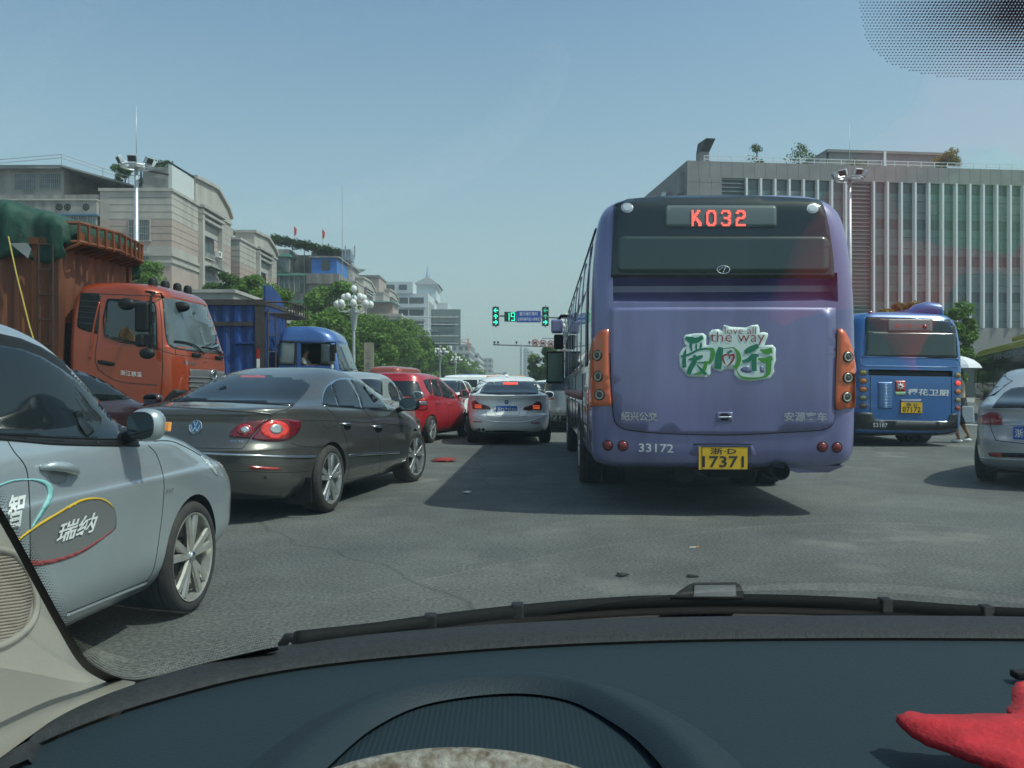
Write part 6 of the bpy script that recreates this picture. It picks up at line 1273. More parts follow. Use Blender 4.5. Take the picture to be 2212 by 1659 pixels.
vs, fs = body_from_keys(K, 7, 36); B = Body(t, vs, fs); P = B.px(kS)
zs = lambda v: 1.2-((1150+v*.48222)/1.80832-HY)*17.3/FPX
g = MB(); g.prism([(-.2, zs(662)), (.03, zs(662)), (.12, zs(650)), (.14, zs(628)), (.03, zs(612)), (-.2, zs(612))], -.88, .84, BLU, Matrix(((1,0,0,0),(0,0,1,0),(0,1,0,0),(0,0,0,1))))
cut('body', vs, fs, BLU, [g], t, cm=DBL)
decal(B, 'rear_glass_panel', [(372, 190), (388, 184), (1085, 204), (1098, 215), (1122, 500), (1115, 521), (385, 503), (368, 495)], P, BG, off=.006, step=18); decal(B, 'rear_window', [(385, 300), (1095, 316), (1112, 512), (378, 494)], P, BG2, off=.012, step=18); o = decal(B, 'route_display', rrect(556, 202, 914, 308, 6), P, DISP, off=.016, step=18); btext(B, 'lettering', '急修 6', [(600, 275), (825, 280), (825, 240), (600, 235)], P, mat("dim_red_led", (.30, .09, .08), .5), parent=o, off=.021)
trim(B, 'glass_gasket', [(372, 190), (388, 184), (1085, 204), (1098, 215), (1122, 500), (1115, 521), (385, 503), (368, 495)], P, BLU, r=.012, closed=True, n=2)
trim(B, 'body_crease', [(335, 520), (342, 560), (370, 576), (700, 583), (1120, 590), (1136, 575), (1136, 530)], P, mat("pale_blue_edge", (.10, .24, .46), .3, .2, 1), r=.008, n=3)
decal(B, 'bumper', [(286, 954), (420, 958), (440, 975), (452, 1015), (700, 1022), (1038, 1030), (1050, 985), (1075, 966), (1172, 966), (1172, 1160), (1000, 1165), (280, 1150)], P, DBL, off=.014, step=50, thick=.012)
decal(B, 'bumper', [(.03, .25), (1.2, .25), (1.2, .62), (.03, .62)], B.side(-1), DBL, off=.01, step=.2)
trim(B, 'bumper_chrome_line', [(442, 1018), (600, 1024), (800, 1030), (1042, 1032)], P, CHROME, r=.011, off=.016)
trim(B, 'panel_gap', [(415, 650), (414, 900), (420, 955)], P, SEAMM, r=.006); trim(B, 'panel_gap', [(1073, 670), (1073, 960)], P, SEAMM, r=.006)
ll = [('yellow_lens', (.28, .22, .05)), ('orange_lens', (.55, .16, .02)), ('orange_lens', (.55, .16, .02)), ('grey_yellow_lens', (.22, .21, .12)), ('brown_lens', (.10, .04, .03))]
def oval(u_, v_, m, P=P, B=B, t=t):
    p, n = B.hits([(u_, v_)], P)[0]; M = n.to_track_quat('Z', 'Y').to_matrix().to_4x4(); M.translation = p; M = M @ Matrix.Rotation(math.atan2(-(M.inverted().to_3x3() @ Vector((0, 0, 1))).x, (M.inverted().to_3x3() @ Vector((0, 0, 1))).y), 4, 'Z') @ Matrix.Diagonal((1.45, 1, 1, 1))
    b = MB(); b.lathe([(.0005, .018), (.035, .013), (.050, .002)], m, 20, 'z', M=M); o = b.build('tail_lamp', t, smooth=True); b = MB(); b.lathe([(.050, .0), (.056, .010), (.062, -.001)], DBL, 20, 'z', M=M); b.build('bezel', o, smooth=True)
for i, v_ in enumerate((633, 700, 768, 838, 904)): oval(357, v_, mat(*ll[i], .2, 0, 1, noise=(40, .3)))
rl = [ll[0], ('lit_red_lens_bus', (.7, .04, .03)), ll[1], ll[3], ('deep_red_lens', (.30, .02, .02))]
for i, v_ in enumerate((653, 718, 787, 855, 921)): oval(1127, v_, mat(*rl[i], .2, 0, 1, emit=((1, .06, .04), .6) if i == 1 else None) if i in (1, 4) else mat(*rl[i]))
for u_, v_ in ((412, 150), (1052, 169)): p, n = B.hits([(u_, v_)], P)[0]; b = MB(); b.ball(p, .05, REDL, 8); b.build('marker_lamp', t, smooth=True)
o = decal(B, 'vent_panel', rrect(474, 710, 592, 925, 4), P, BLU, off=.006, step=40)
for k in range(17): decal(B, 'vent_slat', [(482, 718+k*12), (584, 718+k*12), (584, 724+k*12), (482, 723+k*12)], P, mat("pale_blue_edge", (.1, .24, .46)), off=.014, step=40, parent=o)
o = decal(B, 'advert_square', rrect(613, 699, 700, 788, 3), P, REDR, off=.008, step=40); c_ = (657, 744)
decal(B, 'flower_mark', [(c_[0]+(34 if k % 2 == 0 else 17)*math.cos(k*PI/8), c_[1]+(34 if k % 2 == 0 else 17)*math.sin(k*PI/8)) for k in range(16)], P, WHITE, off=.0105, step=14, parent=o); decal(B, 'flower_centre', circ(c_[0], c_[1], 10, 10, 10), P, REDR, off=.0125, step=10, parent=o)
decal(B, 'advert_strip', rrect(613, 789, 700, 815, 2), P, MG, off=.008, step=40, parent=o); btext(B, 'lettering', 'SAKURA', [(618, 811), (695, 812), (695, 795), (618, 794)], P, WHITE, off=.0125, parent=o)
btext(B, 'advert_lettering', '樱花卫厨', [(715, 815), (1050, 824), (1050, 745), (715, 736)], P, WHITE, off=.014, bold=.015)
o = decal(B, 'plate_holder', rrect(655, 850, 832, 965, 4), P, mat("dark_blue_holder", (.015, .04, .12), .5), off=.008, step=60); p, n = B.hits([(745, 917)], P)[0]
plate(t, p + Vector((-.022, 0, 0)), (0, -1, 0), (0, 0, 1), .43, .215, PLATEY, [('浙·D', -.12, .03, .12, .095), ('07172', -.185, -.09, .185, .02)], INK)
btext(B, 'fleet_number', '53187', [(433, 1073), (549, 1076), (549, 1044), (433, 1041)], P, WHITE, off=.028, bold=.012)
q = MB(); q.tube([(.55, -.2, 2.70), (.5, -.35, 2.80), (.45, -.55, 2.84), (.45, -.75, 2.83), (.5, -.85, 2.72)], [.10, .13, .15, .14, .08], BLU, 12); q.box((.5, -.85, 2.68), (2.2, -.2, 2.84), BLU); q.build('roof_vent', t, smooth='auto')
for x in (1.55, 6.9):
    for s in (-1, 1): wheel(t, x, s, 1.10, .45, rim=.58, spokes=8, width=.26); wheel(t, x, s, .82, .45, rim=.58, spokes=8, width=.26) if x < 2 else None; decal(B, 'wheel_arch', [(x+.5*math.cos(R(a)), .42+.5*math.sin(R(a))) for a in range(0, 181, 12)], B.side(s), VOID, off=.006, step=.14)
for s in (-1, 1):
    decal(B, 'side_glass', rrect(.6, 1.35, 8.3, 2.45, .1, 3), B.side(s), GLASS, off=.006, step=.45)
    for k in range(6): decal(B, 'window_pillar', [(1.2+k*1.2, 1.35), (1.28+k*1.2, 1.35), (1.28+k*1.2, 2.45), (1.2+k*1.2, 2.45)], B.side(s), BLU, off=.012, step=.4)
q = MB(); q.box((.3, -.9, .25), (8.0, .9, .5), BLACK); q.build('underbody', t)

# ---------------------------------------------------------------- yellow bus
YEL = paint("mustard_yellow_paint", (.62, .50, .04), .1, .4); MAR = paint("maroon_skirt_paint", (.085, .022, .040), .1, .4)
hd = math.degrees(math.atan2(21.4-16.4, 40.6-27.5)); L = 13.8
t = thing('yellow_bus', 'yellow roofed bus with maroon skirt at the right edge', 'bus', (16.6+1.1, 26.9-.42, 0), heading(hd))
K = [(.36, .2, L-.2, 1.12, .3, .3), (.45, .05, L-.05, 1.22, .3, .3), (.8, 0, L, 1.25, .28, .28), (2.2, .03, L-.03, 1.24, .28, .28), (2.62, .08, L-.08, 1.20, .3, .3), (2.82, .16, L-.16, 1.12, .35, .35), (2.92, .3, L-.3, 1.0, .4, .4), (2.97, .7, L-.7, .7, .5, .5), (2.98, 1.5, L-1.5, .3, .28, .28)]
vs, fs = body_from_keys(K, 6, 30); B = Body(t, vs, fs); b = MB(); b.add(vs, fs, YEL); b.build('body', t, smooth='auto')
for s in (-1, 1):
    decal(B, 'side_glass', rrect(.3, 1.18, L-.3, 2.60, .1, 3), B.side(s), BG, off=.007, step=.5)
    decal(B, 'skirt', rrect(.1, .42, L-.1, 1.16, .06, 3), B.side(s), MAR, off=.006, step=.5)
    for k in range(9): decal(B, 'window_pillar', [(1.2+k*1.4, 1.18), (1.25+k*1.4, 1.18), (1.25+k*1.4, 2.6), (1.2+k*1.4, 2.6)], B.side(s), SEAMM, off=.013, step=.5)
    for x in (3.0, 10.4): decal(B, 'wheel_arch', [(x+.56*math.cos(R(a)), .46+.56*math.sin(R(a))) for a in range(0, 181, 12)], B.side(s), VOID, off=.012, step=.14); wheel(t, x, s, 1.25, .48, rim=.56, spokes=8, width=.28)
btext(B, 'lettering', '绍兴首家一站式国际建材家居MALL', [(8.3, 2.30), (1.2, 2.30), (1.2, 2.55), (8.3, 2.55)], B.side(1), SIL, off=.012)
decal(B, 'advert_panel', rrect(7.6, .62, 9.2, 1.05, .03), B.side(1), mat("dull_yellow_advert", (.33, .27, .10), .6), off=.012, step=.4); btext(B, 'lettering', '口福', [(9.1, .66), (7.8, .66), (7.8, 1.0), (9.1, 1.0)], B.side(1), MAR, off=.020)
decal(B, 'rear_glass_panel', rrect(-1.0, 1.4, 1.0, 2.5, .1), B.rear(), BG, off=.01, step=.3)
q = MB(); q.box((2.6, -.9, 2.9), (6.6, .9, 3.17), YEL); q.build('air_conditioner', t, bevel=.12, seg=3); q = MB(); q.box((.4, -1.0, .3), (L-.4, 1.0, .5), BLACK); q.build('underbody', t)
# ---------------------------------------------------------------- orange truck
ORP = paint("burnt_orange_paint", (.36, .050, .008), .3, .32); RUST = mat("rusty_orange_steel", (.20, .060, .018), .65, .1, 0, noise=(1.3, .5, (.075, .028, .016)), stretch=(2.2, 2.2, .35)); TARP = mat("dark_green_tarpaulin", (.010, .055, .036), .75, 0, 0, noise=(2.5, .4), bump=(3.5, .8, .05)); GRIL = mat("grey_grille", (.13, .14, .14), .5, .2)
def corr(b, x0, x1, y, z0, z1, m, axis='x', pitch=.30, dep=.045, sgn=-1):
    n = int(abs(x1-x0)/pitch*4); P = []
    for i in range(n+1):
        s = x0+(x1-x0)*i/n; o = (0, 1, 1, 0)[i % 4]*dep*sgn; P.append((s, y+o))
    vs = []; fs = []
    for s, o in P:
        for z in (z0, z1): vs.append((s, o, z) if axis == 'x' else (o, s, z))
    for i in range(n): fs.append((2*i, 2*i+2, 2*i+3, 2*i+1))
    b.add(vs, fs, m)
def LPt(t, k, u, v, Y): return wm(t).inverted() @ W((k[0]+u*k[2])/1.80832, (k[1]+v*k[2])/1.80832, Y)
t = OT = thing('orange_truck', 'burnt orange truck cab with rusty cargo box under a green tarpaulin', 'truck', (-5.58, 15.66, 0), R(-2))
K = [(.62, -1.85, -.25, 1.14, .2, .4), (.70, -1.92, -.03, 1.19, .16, .42), (.95, -1.94, .02, 1.20, .14, .42), (1.5, -1.95, .03, 1.20, .12, .42), (1.86, -1.95, .0, 1.20, .12, .42), (1.95, -1.95, -.04, 1.195, .12, .42), (2.4, -1.93, -.17, 1.17, .12, .42), (2.72, -1.90, -.28, 1.145, .14, .42), (2.80, -1.88, -.30, 1.14, .2, .42), (2.90, -1.85, -.38, 1.12, .25, .45), (2.98, -1.78, -.55, 1.04, .35, .5), (3.02, -1.6, -.85, .85, .4, .5), (3.035, -1.3, -1.1, .3, .1, .1)]
vs, fs = body_from_keys(K, 6, 36); B = Body(t, vs, fs); b = MB(); b.add(vs, fs, ORP); b.build('cab', t, smooth='auto', angle=50)
kO = (0, 1000, .4521); P = B.px(kO)
decal(B, 'sleeper_louvre', crm([(699, 320), (780, 322), (868, 332)], 2) + [(840, 672), (760, 652)] + crm([(700, 632), (672, 612), (666, 590)], 2), P, BLACK, off=.006, step=24)
for k in range(5): trim(B, 'louvre_line', [(684-k*4, 385+k*48), (858-k*4, 398+k*48)], P, mat("louvre_grey", (.05, .055, .06), .5), r=.005, off=.006)
decal(B, 'side_window', [(922, 410), (940, 382), (965, 374), (1300, 396), (1335, 420), (1347, 470), (1357, 778), (1340, 796), (1200, 764), (906, 692)], P, mat("truck_side_glass", (.030, .042, .045), .08, spec=.9), off=.005, step=24)
trim(B, 'window_gasket', [(922, 410), (940, 382), (965, 374), (1300, 396), (1335, 420), (1347, 470), (1357, 778), (1340, 796), (1200, 764), (906, 692)], P, BLACK, r=.014, closed=True, n=2)
o = decal(B, 'seat_cushion', crm([(1030, 700), (1040, 640), (1085, 612), (1130, 640), (1165, 700), (1160, 745), (1080, 722)], 3, True), P, mat("ochre_seat", (.10, .050, .012), .8), off=.007, step=16)
decal(B, 'windshield', crm([(1402, 372), (1430, 362), (1600, 392), (1830, 448), (1850, 480), (1885, 640), (1914, 800), (1908, 846)], 3) + [(1700, 832), (1510, 802)] + crm([(1462, 780), (1436, 720), (1420, 600), (1408, 450)], 3), P, mat("truck_windshield", (.075, .10, .105), .07, spec=.9, noise=(1.6, .5)), off=.006, step=24)
for pts in ([(632, 312), (700, 318), (1000, 332), (1300, 345), (1400, 352)], [(1372, 372), (1395, 560), (1402, 760), (1404, 1000), (1390, 1210)], [(868, 332), (846, 674), (828, 800), (824, 900), (845, 970)], [(906, 692), (1200, 768), (1400, 812)], [(1404, 820), (1520, 850), (1700, 872), (1950, 905)], [(840, 972), (1020, 1080), (1360, 1115)], [(1515, 810), (1520, 850)]):
    trim(B, 'panel_gap', pts, P, SEAMM, r=.007, off=-.002)
o = decal(B, 'door_handle', crm([(848, 915), (870, 898), (975, 918), (990, 935), (960, 950), (870, 935)], 3, True), P, BLACK, off=.025, step=20)
btext(B, 'door_lettering', '浙江慈溪', [(1040, 1028), (1226, 1048), (1228, 1003), (1043, 985)], P, WHITE, off=.006, bold=.01); btext(B, 'script_lettering', '东风天锦', [(1585, 938), (1692, 952), (1695, 915), (1588, 900)], P, CHROME, off=.006, bold=.01)
o = decal(B, 'grille', [(1642, 978), (1800, 985), (1985, 1005), (1985, 1190), (1640, 1160)], P, GRIL, off=.012, step=26)
for v_ in (1045, 1085, 1125): trim(B, 'grille_bar', [(1625, v_), (1800, v_+8), (1985, v_+22)], P, mat('dull_grille_bar', (.22, .23, .23), .5, .4), r=.010, off=.02, parent=o)
p, n = B.hits([(1830, 1022)], P)[0]; b = MB(); b.tube([p + n*.04 + Vector((0, .12*math.cos(a*PI/12), .09*math.sin(a*PI/12))) for a in range(24)], .014, CHROME, 6, close=True); b.tube([p + n*.04 + Vector((0, -.08, 0)), p + n*.04 + Vector((0, 0, .05)), p + n*.04 + Vector((0, .08, 0))], .012, CHROME, 6); b.build('round_emblem', t, smooth=True)
decal(B, 'side_lamp', rrect(1283, 1208, 1370, 1246, 5), P, mat("clear_lamp_glass", (.5, .55, .56)), off=.014, step=20)
decal(B, 'bumper', [(1440, 1210), (1500, 1150), (1990, 1190), (1990, 1330), (1385, 1300)], P, BLACK, off=.01, step=26)
for (u0, v0, u1, v1, nm) in ((1168, 402, 1292, 656, 'door_mirror'), (1174, 676, 1252, 786, 'wide_mirror')):
    a = LPt(t, kO, u0, v0, 14.15); c = LPt(t, kO, u1, v1, 14.15); q = MB(); q.box((a.x, a.y-.05, c.z), (c.x, a.y+.06, a.z), BLACK); q.build(nm, t, bevel=.045, seg=4)
q = MB(); q.tube([LPt(t, kO, u, v, y) for u, v, y in ((1262, 308, 14.4), (1335, 318, 14.2), (1305, 350, 14.15), (1300, 600, 14.15), (1295, 800, 14.15), (1275, 850, 14.15))], .022, BLACK, 8)
for v_ in (530, 725): a = LPt(t, kO, 1285, v_, 14.15); q.box((a.x-.12, a.y-.03, a.z-.09), (a.x+.08, a.y+.05, a.z+.09), BLACK)
q.ball(LPt(t, kO, 1268, 840, 14.15), .12, BLACK, 8, (.7, .5, .7)) if False else None
q.build('mirror_arm', t, smooth='auto')
def disc_mirror(u, v, Y, r, nm='round_mirror'): q = MB(); q.ball(LPt(t, kO, u, v, Y), r, BLACK, 10, (1, .55, .72)); return q.build(nm, t, smooth=True)
disc_mirror(1272, 842, 14.1, .13); disc_mirror(1095, 415, 14.1, .145); q = MB(); q.ball(LPt(t, kO, 1558, 440, 15.0), .17, BLACK, 10, (1, .5, .55)); q.tube([LPt(t, kO, u, v, y) for u, v, y in ((1300, 325, 14.4), (1390, 325, 14.6), (1430, 385, 14.8), (1500, 405, 15))], .016, BLACK, 6); q.build('front_mirror', t, smooth=True)
for pts in ([(1500, 738), (1600, 752), (1680, 785), (1750, 850)], [(1735, 792), (1850, 815), (1925, 860)]): trim(B, 'wiper', pts, P, BLACK, r=.014, off=.03)
for u_, v_ in ((1690, 855), (1885, 878)): p, n = B.hits([(u_, v_)], P)[0]; q = MB(); q.box(tuple(p+Vector((-.04, -.16, -.03))), tuple(p+Vector((.05, .16, .03))), BLACK); q.build('wiper_pivot', t, bevel=.02)
for u_, v_, Y_ in ((1322, 218, 14.9), (1428, 238, 15.5), (1532, 258, 16.1), (1622, 278, 16.6)): q = MB(); a = LPt(t, kO, u_, v_, Y_); q.lathe([(.075, -.12), (.075, 0), (.055, .04), (.001, .06)], BLACK, 14, 'z', tuple(a)); q.build('roof_marker', t, smooth='auto')
trim(B, 'door_shut_edge', [(640, 320), (600, 600), (575, 880)], P, ORP, r=.02)
# cargo box
q = MB(); corr(q, -9.2, -2.12, -1.22, 1.15, 3.66, RUST); corr(q, -9.2, -2.12, 1.22, 1.15, 3.66, RUST, sgn=1); corr(q, -1.22, 1.22, -2.08, 1.15, 3.66, RUST, axis='y', sgn=1); cw = q.build('cargo_wall', t)
q = MB(); q.box((-9.25, -1.28, 1.0), (-2.06, 1.28, 1.15), RUST); q.box((-2.16, -1.29, 1.1), (-2.02, -1.17, 3.72), RUST); q.box((-2.16, 1.17, 1.1), (-2.02, 1.29, 3.72), RUST); q.box((-9.3, -1.28, 3.62), (-2.02, -1.18, 3.74), RUST); q.box((-2.17, -1.28, 3.60), (-2.0, 1.28, 3.72), RUST); q.box((-4.6, -1.30, 1.1), (-4.48, -1.17, 3.7), RUST); q.build('cargo_frame', t)
LAD = mat("dark_brown_ladder", (.035, .022, .016), .7)
q = MB(); q.tube([(-2.32, -1.36, 1.4), (-2.32, -1.36, 3.6)], .018, LAD, 6); q.tube([(-2.08, -1.36, 1.4), (-2.08, -1.36, 3.6)], .018, LAD, 6); [q.tube([(-2.32, -1.36, 1.5+k*.42), (-2.08, -1.36, 1.5+k*.42)], .014, LAD, 6) for k in range(6)]; q.build('ladder', t)
q = MB()      # head rack that juts out over the cab
for z_ in (3.66, 3.98): q.tube([(-2.1, -1.25, z_), (-1.75, -1.15, z_+.02), (-1.62, 0, z_+.04), (-1.75, 1.15, z_+.02), (-2.1, 1.25, z_)], .035, RUST, 6)
for k in range(11): y = -1.15+k*.23; x = -1.62-.13*(y/1.15)**2; q.bar((x, y, 3.66), (x, y, 4.0), .04, RUST); q.bar((x, y, 3.66), (-2.1, y, 3.55), .03, RUST)
for k in range(10): y = -1.04+k*.23; q.box((-1.70-.12*(y/1.1)**2, y-.02, 3.72), (-1.66-.12*(y/1.1)**2, y+.12, 3.86), RUST)
q.tube([(-2.05, -1.25, 2.9), (-2.0, -1.25, 3.5), (-1.7, -1.15, 3.66)], .03, RUST, 6); q.build('head_rack', t)
rn = random.Random(9); nx, ny = 90, 40; vs = []; fs = []
def tz(x, a):
    y = 1.32*math.sin(a) if abs(a) < PI/2 else math.copysign(1.32, a); s = (x+2.2)/-7.0
    h = (.52+.38*min(1, max(.0, (-2.1-x)/1.3)))*max(0, math.cos(a))**.32
    fold = .05*math.sin(x*9+3*a)*math.sin(abs(a)*1.2) + .045*math.sin(x*23+1.3*math.sin(x*3))*abs(math.sin(a))**3
    return y, h, fold
for i in range(nx+1):
    x = -9.3+(7.35)*i/nx
    for j in range(ny+1):
        a = -2.0+4.0*j/ny; drop = max(0, abs(a)-PI/2); y, h, f = tz(x, a); end = max(0, x+2.6)
        vs.append((x, y*(1+.03*math.sin(x*6))+f*math.copysign(1, a)*(.8 if drop else .3), 3.76 + h + f*.7 - drop*(.75+.15*math.sin(x*1.7)+.1*math.sin(x*5)) - end*.1 + .10*math.sin(x*.9+1)*max(0, math.cos(a))))
for dx_, dz_ in ((.05, .06), (.07, .28), (.06, .6)):      # the front end hangs down behind the rack
    for j in range(ny+1):
        v_ = vs[nx*(ny+1)+j]; vs.append((v_[0]+dx_+.03*math.sin(j*1.7), v_[1], max(3.62, v_[2]-dz_) if abs(-2.0+4.0*j/ny) < PI/2 else v_[2]))
nx += 3
for i in range(nx):
    for j in range(ny): k = i*(ny+1)+j; fs.append((k, k+ny+1, k+ny+2, k+1))
q = MB(); q.add(vs, fs, TARP); tp = q.build('tarpaulin', t, smooth=True, solid=.01)
q = MB(); pp = [(-1.98, -1.30, 3.55), (-1.95, -.8, 3.95), (-1.93, 0, 4.02), (-1.95, .8, 3.95), (-1.98, 1.30, 3.55)]
q.tube([(-2.78, -1.46, 3.72), (-2.62, -1.5, 3.1), (-2.36, -1.55, 2.2), (-2.1, -1.56, 1.4)], .012, mat("yellow_rope", (.45, .36, .08), .7), 6); q.build('rope', t)
q = MB(); q.add([(-2.80, -1.40, 3.62), (-2.50, -1.41, 3.62), (-2.42, -1.41, 3.52), (-2.47, -1.41, 3.36), (-2.62, -1.40, 3.48)], [(0, 1, 2, 3, 4)], mat("torn_plastic_sheet", (.30, .31, .30), .4)); q.build('plastic_flap', t, solid=.004)
q = MB(); q.box((-2.06, -1.0, 1.1), (-1.9, 1.0, 2.3), VOID); q.box((-9, -.5, .7), (-.3, .5, 1.0), BLACK); q.build('chassis', t)  # near-black block stands in for the shade between cab and cargo box
for x in (-1.0, -6.9):
    for s in (-1, 1): wheel(t, x, s, 1.15, .50, rim=.55, spokes=8, width=.3)
# ---------------------------------------------------------------- blue truck
TBL = paint("truck_blue_paint", (.040, .115, .33), .2, .38); CBL = mat("faded_blue_steel", (.012, .060, .26), .55, 0, 0, noise=(1.5, .45, (.018, .040, .12)), stretch=(2, 2, .4)); OLD = mat("rust_brown_frame", (.06, .045, .04), .7, noise=(3, .4))
t = BT = thing('blue_truck', 'blue truck with corrugated blue box and open cab window behind the orange truck', 'truck', (-4.62, 25.1, 0), 0)
K = [(.7, -1.95, -.1, 1.02, .2, .35), (.8, -2.0, .02, 1.08, .16, .35), (1.3, -2.02, .05, 1.09, .14, .35), (1.62, -2.02, .0, 1.09, .14, .35), (2.0, -2.0, -.14, 1.07, .14, .35), (2.42, -1.98, -.30, 1.045, .16, .35), (2.55, -1.97, -.33, 1.04, .18, .36), (2.72, -1.95, -.42, 1.01, .25, .4), (2.86, -1.90, -.62, .95, .3, .45), (2.93, -1.80, -.85, .84, .35, .45), (2.95, -1.5, -1.1, .5, .2, .2)]
vs, fs = body_from_keys(K, 6, 30); B = Body(t, vs, fs); kT = (800, 900, .4521); P = B.px(kT)
a = LPt(t, kT, 828, 975, 24.03); c = LPt(t, kT, 1000, 1168, 24.03); g = MB(); g.box((a.x, -1.3, c.z), (c.x+.28, -.1, a.z), VOID)
cut('cab', vs, fs, TBL, [g], t)
decal(B, 'sleeper_window', [(650, 975), (665, 965), (765, 968), (783, 980), (778, 1140), (762, 1158), (655, 1154), (640, 1140)], P, WINC, off=.008, step=20); trim(B, 'window_gasket', [(650, 975), (665, 965), (765, 968), (783, 980), (778, 1140), (762, 1158), (655, 1154), (640, 1140)], P, BLACK, r=.022, closed=True, n=2)
trim(B, 'roof_gutter', [(625, 952), (800, 962), (1000, 970), (1110, 968)], P, SEAMM, r=.014); trim(B, 'panel_gap', [(795, 960), (795, 1190)], P, SEAMM, r=.012)
decal(B, 'quarter_window', [(1003, 980), (1095, 985), (1112, 1000), (1120, 1170), (1003, 1150)], P, mat("truck_side_glass", (.03, .042, .045)), off=.01, step=20)
decal(B, 'windshield', [(1128, 975), (1140, 970), (1205, 1185), (1222, 1225), (1165, 1200)], P, mat("truck_windshield", (.06, .085, .09)), off=.008, step=14); decal(B, 'windshield', rrect(-.95, 1.66, .95, 2.45, .1), B.front(), mat("truck_windshield", (.06, .085, .09)), off=.01, step=.2)
q = MB(); a = LPt(t, kT, 1082, 985, 23.75); c = LPt(t, kT, 1122, 1130, 23.75); q.box((a.x, a.y-.05, c.z), (c.x, a.y+.1, a.z), BLACK); q.tube([LPt(t, kT, 1050, 968, 24), LPt(t, kT, 1130, 965, 23.75), LPt(t, kT, 1132, 1060, 23.75)], .02, BLACK, 6); q.build('door_mirror', t, bevel=.04)
q = MB(); a = LPt(t, kT, 1085, 1155, 23.8); c = LPt(t, kT, 1108, 1200, 23.8); q.box((a.x, a.y, c.z), (c.x, a.y+.1, a.z), WHITE); q.build('white_mirror_back', t, bevel=.04)
q = MB(); corr(q, -8.3, -2.35, -1.12, 1.0, 2.98, CBL, pitch=.34); corr(q, -8.3, -2.35, -1.12, 3.0, 3.52, CBL, pitch=.34); corr(q, -8.3, -2.35, 1.12, 1.0, 3.5, CBL, sgn=1); corr(q, -1.12, 1.12, -2.32, 1.0, 3.5, CBL, axis='y', pitch=.2, sgn=1, dep=.03); q.build('cargo_wall', t)
q = MB(); q.box((-2.55, -1.2, .95), (-2.30, -1.10, 3.66), OLD); q.box((-8.4, -1.21, 3.50), (-2.3, -1.09, 3.66), OLD); q.box((-8.4, -1.2, 2.92), (-2.6, -1.10, 3.04), OLD); q.box((-2.4, -1.2, 3.5), (-2.25, 1.2, 3.62), OLD); q.box((-2.4, 1.1, .95), (-2.3, 1.2, 3.6), OLD); q.box((-3.9, -1.2, .9), (-3.8, -1.11, 2.95), OLD); q.box((-5.4, -1.2, .9), (-5.3, -1.11, 2.95), OLD); q.box((-8.4, -1.2, .85), (-2.3, 1.2, 1.0), OLD); q.build('cargo_frame', t)
q = MB(); [q.box((-3.1, -1.24, z), (-2.56, -1.13, z+.06), CBL) for z in (1.55, 2.42)]; q.build('hinge', t)
q = MB(); q.box((-2.5, -1.23, 1.75), (-2.42, -1.205, 2.0), WHITE); q.box((-2.5, -1.23, 2.0), (-2.42, -1.205, 2.28), REDR); q.build('reflective_strip', t)
Mx = Matrix(((0, 0, 1, -2.30), (1, 0, 0, 0), (0, 1, 0, 0), (0, 0, 0, 1))); q = MB(); q.prism([(-1.15, 3.3), (1.1, 3.3), (1.1, 3.6)] + [(1.1-2.2*k/12, 3.55+.55*math.sin(PI*(k/12)*.62)) for k in range(1, 12)] + [(-1.15, 4.05)], -.03, .03, CBL, Mx); q.build('wind_board', t)
q = MB()
for z_ in (3.28, 3.6): q.tube([(-2.28, -1.1, z_), (-1.7, -1.0, z_), (-1.55, .0, z_), (-1.7, 1.0, z_), (-2.28, 1.1, z_)], .028, OLD, 6)
for k in range(8): y = -1.0+k*.286; q.bar((-1.6, y, 3.28), (-1.6, y, 3.6), .03, OLD); q.bar((-2.28, y, 3.28), (-1.6, y, 3.28), .03, OLD)
q.tube([(-2.2, -1.16, 1.1), (-2.2, -1.16, 3.4)], .03, OLD, 6); q.tube([(-2.0, -1.1, 1.2), (-2.0, -1.1, 3.3)], .02, OLD, 6); [q.tube([(-2.2, -1.16, 1.3+k*.45), (-2.0, -1.1, 1.3+k*.45)], .015, OLD, 5) for k in range(5)]; q.build('head_rack', t)
q = MB(); q.box((-8.2, -.45, .6), (-.3, .45, .9), BLACK); q.build('chassis', t)
for x in (-.9, -6.4):
    for s in (-1, 1): wheel(t, x, s, 1.05, .45, rim=.55, spokes=8, width=.28)

# ================================================================== people
SKIN = mat("tanned_skin", (.30, .16, .10), .55); HAIR = mat("black_hair", (.012, .010, .009), .6)
def skinned(name, joints, edges, radii, m, parent, root=0, sub=2):
    me = bpy.data.meshes.new(name); me.from_pydata([tuple(j) for j in joints], edges, []); me.materials.append(m); o = bpy.data.objects.new(name, me); COL.objects.link(o)
    sk = o.modifiers.new('skin', 'SKIN'); sk.use_smooth_shade = True; sl = me.skin_vertices[0].data
    for i, r in enumerate(radii): sl[i].radius = (r, r) if not isinstance(r, tuple) else r
    sl[root].use_root = True; sb = o.modifiers.new('sub', 'SUBSURF'); sb.levels = sb.render_levels = sub
    bpy.context.view_layer.update(); e = o.evaluated_get(bpy.context.evaluated_depsgraph_get()); n = bpy.data.meshes.new_from_object(e); bpy.data.objects.remove(o); bpy.data.meshes.remove(me)
    n.name = name; n.materials.clear(); n.materials.append(m); n.shade_smooth(); o = bpy.data.objects.new(name, n); COL.objects.link(o); o.parent = parent; return o
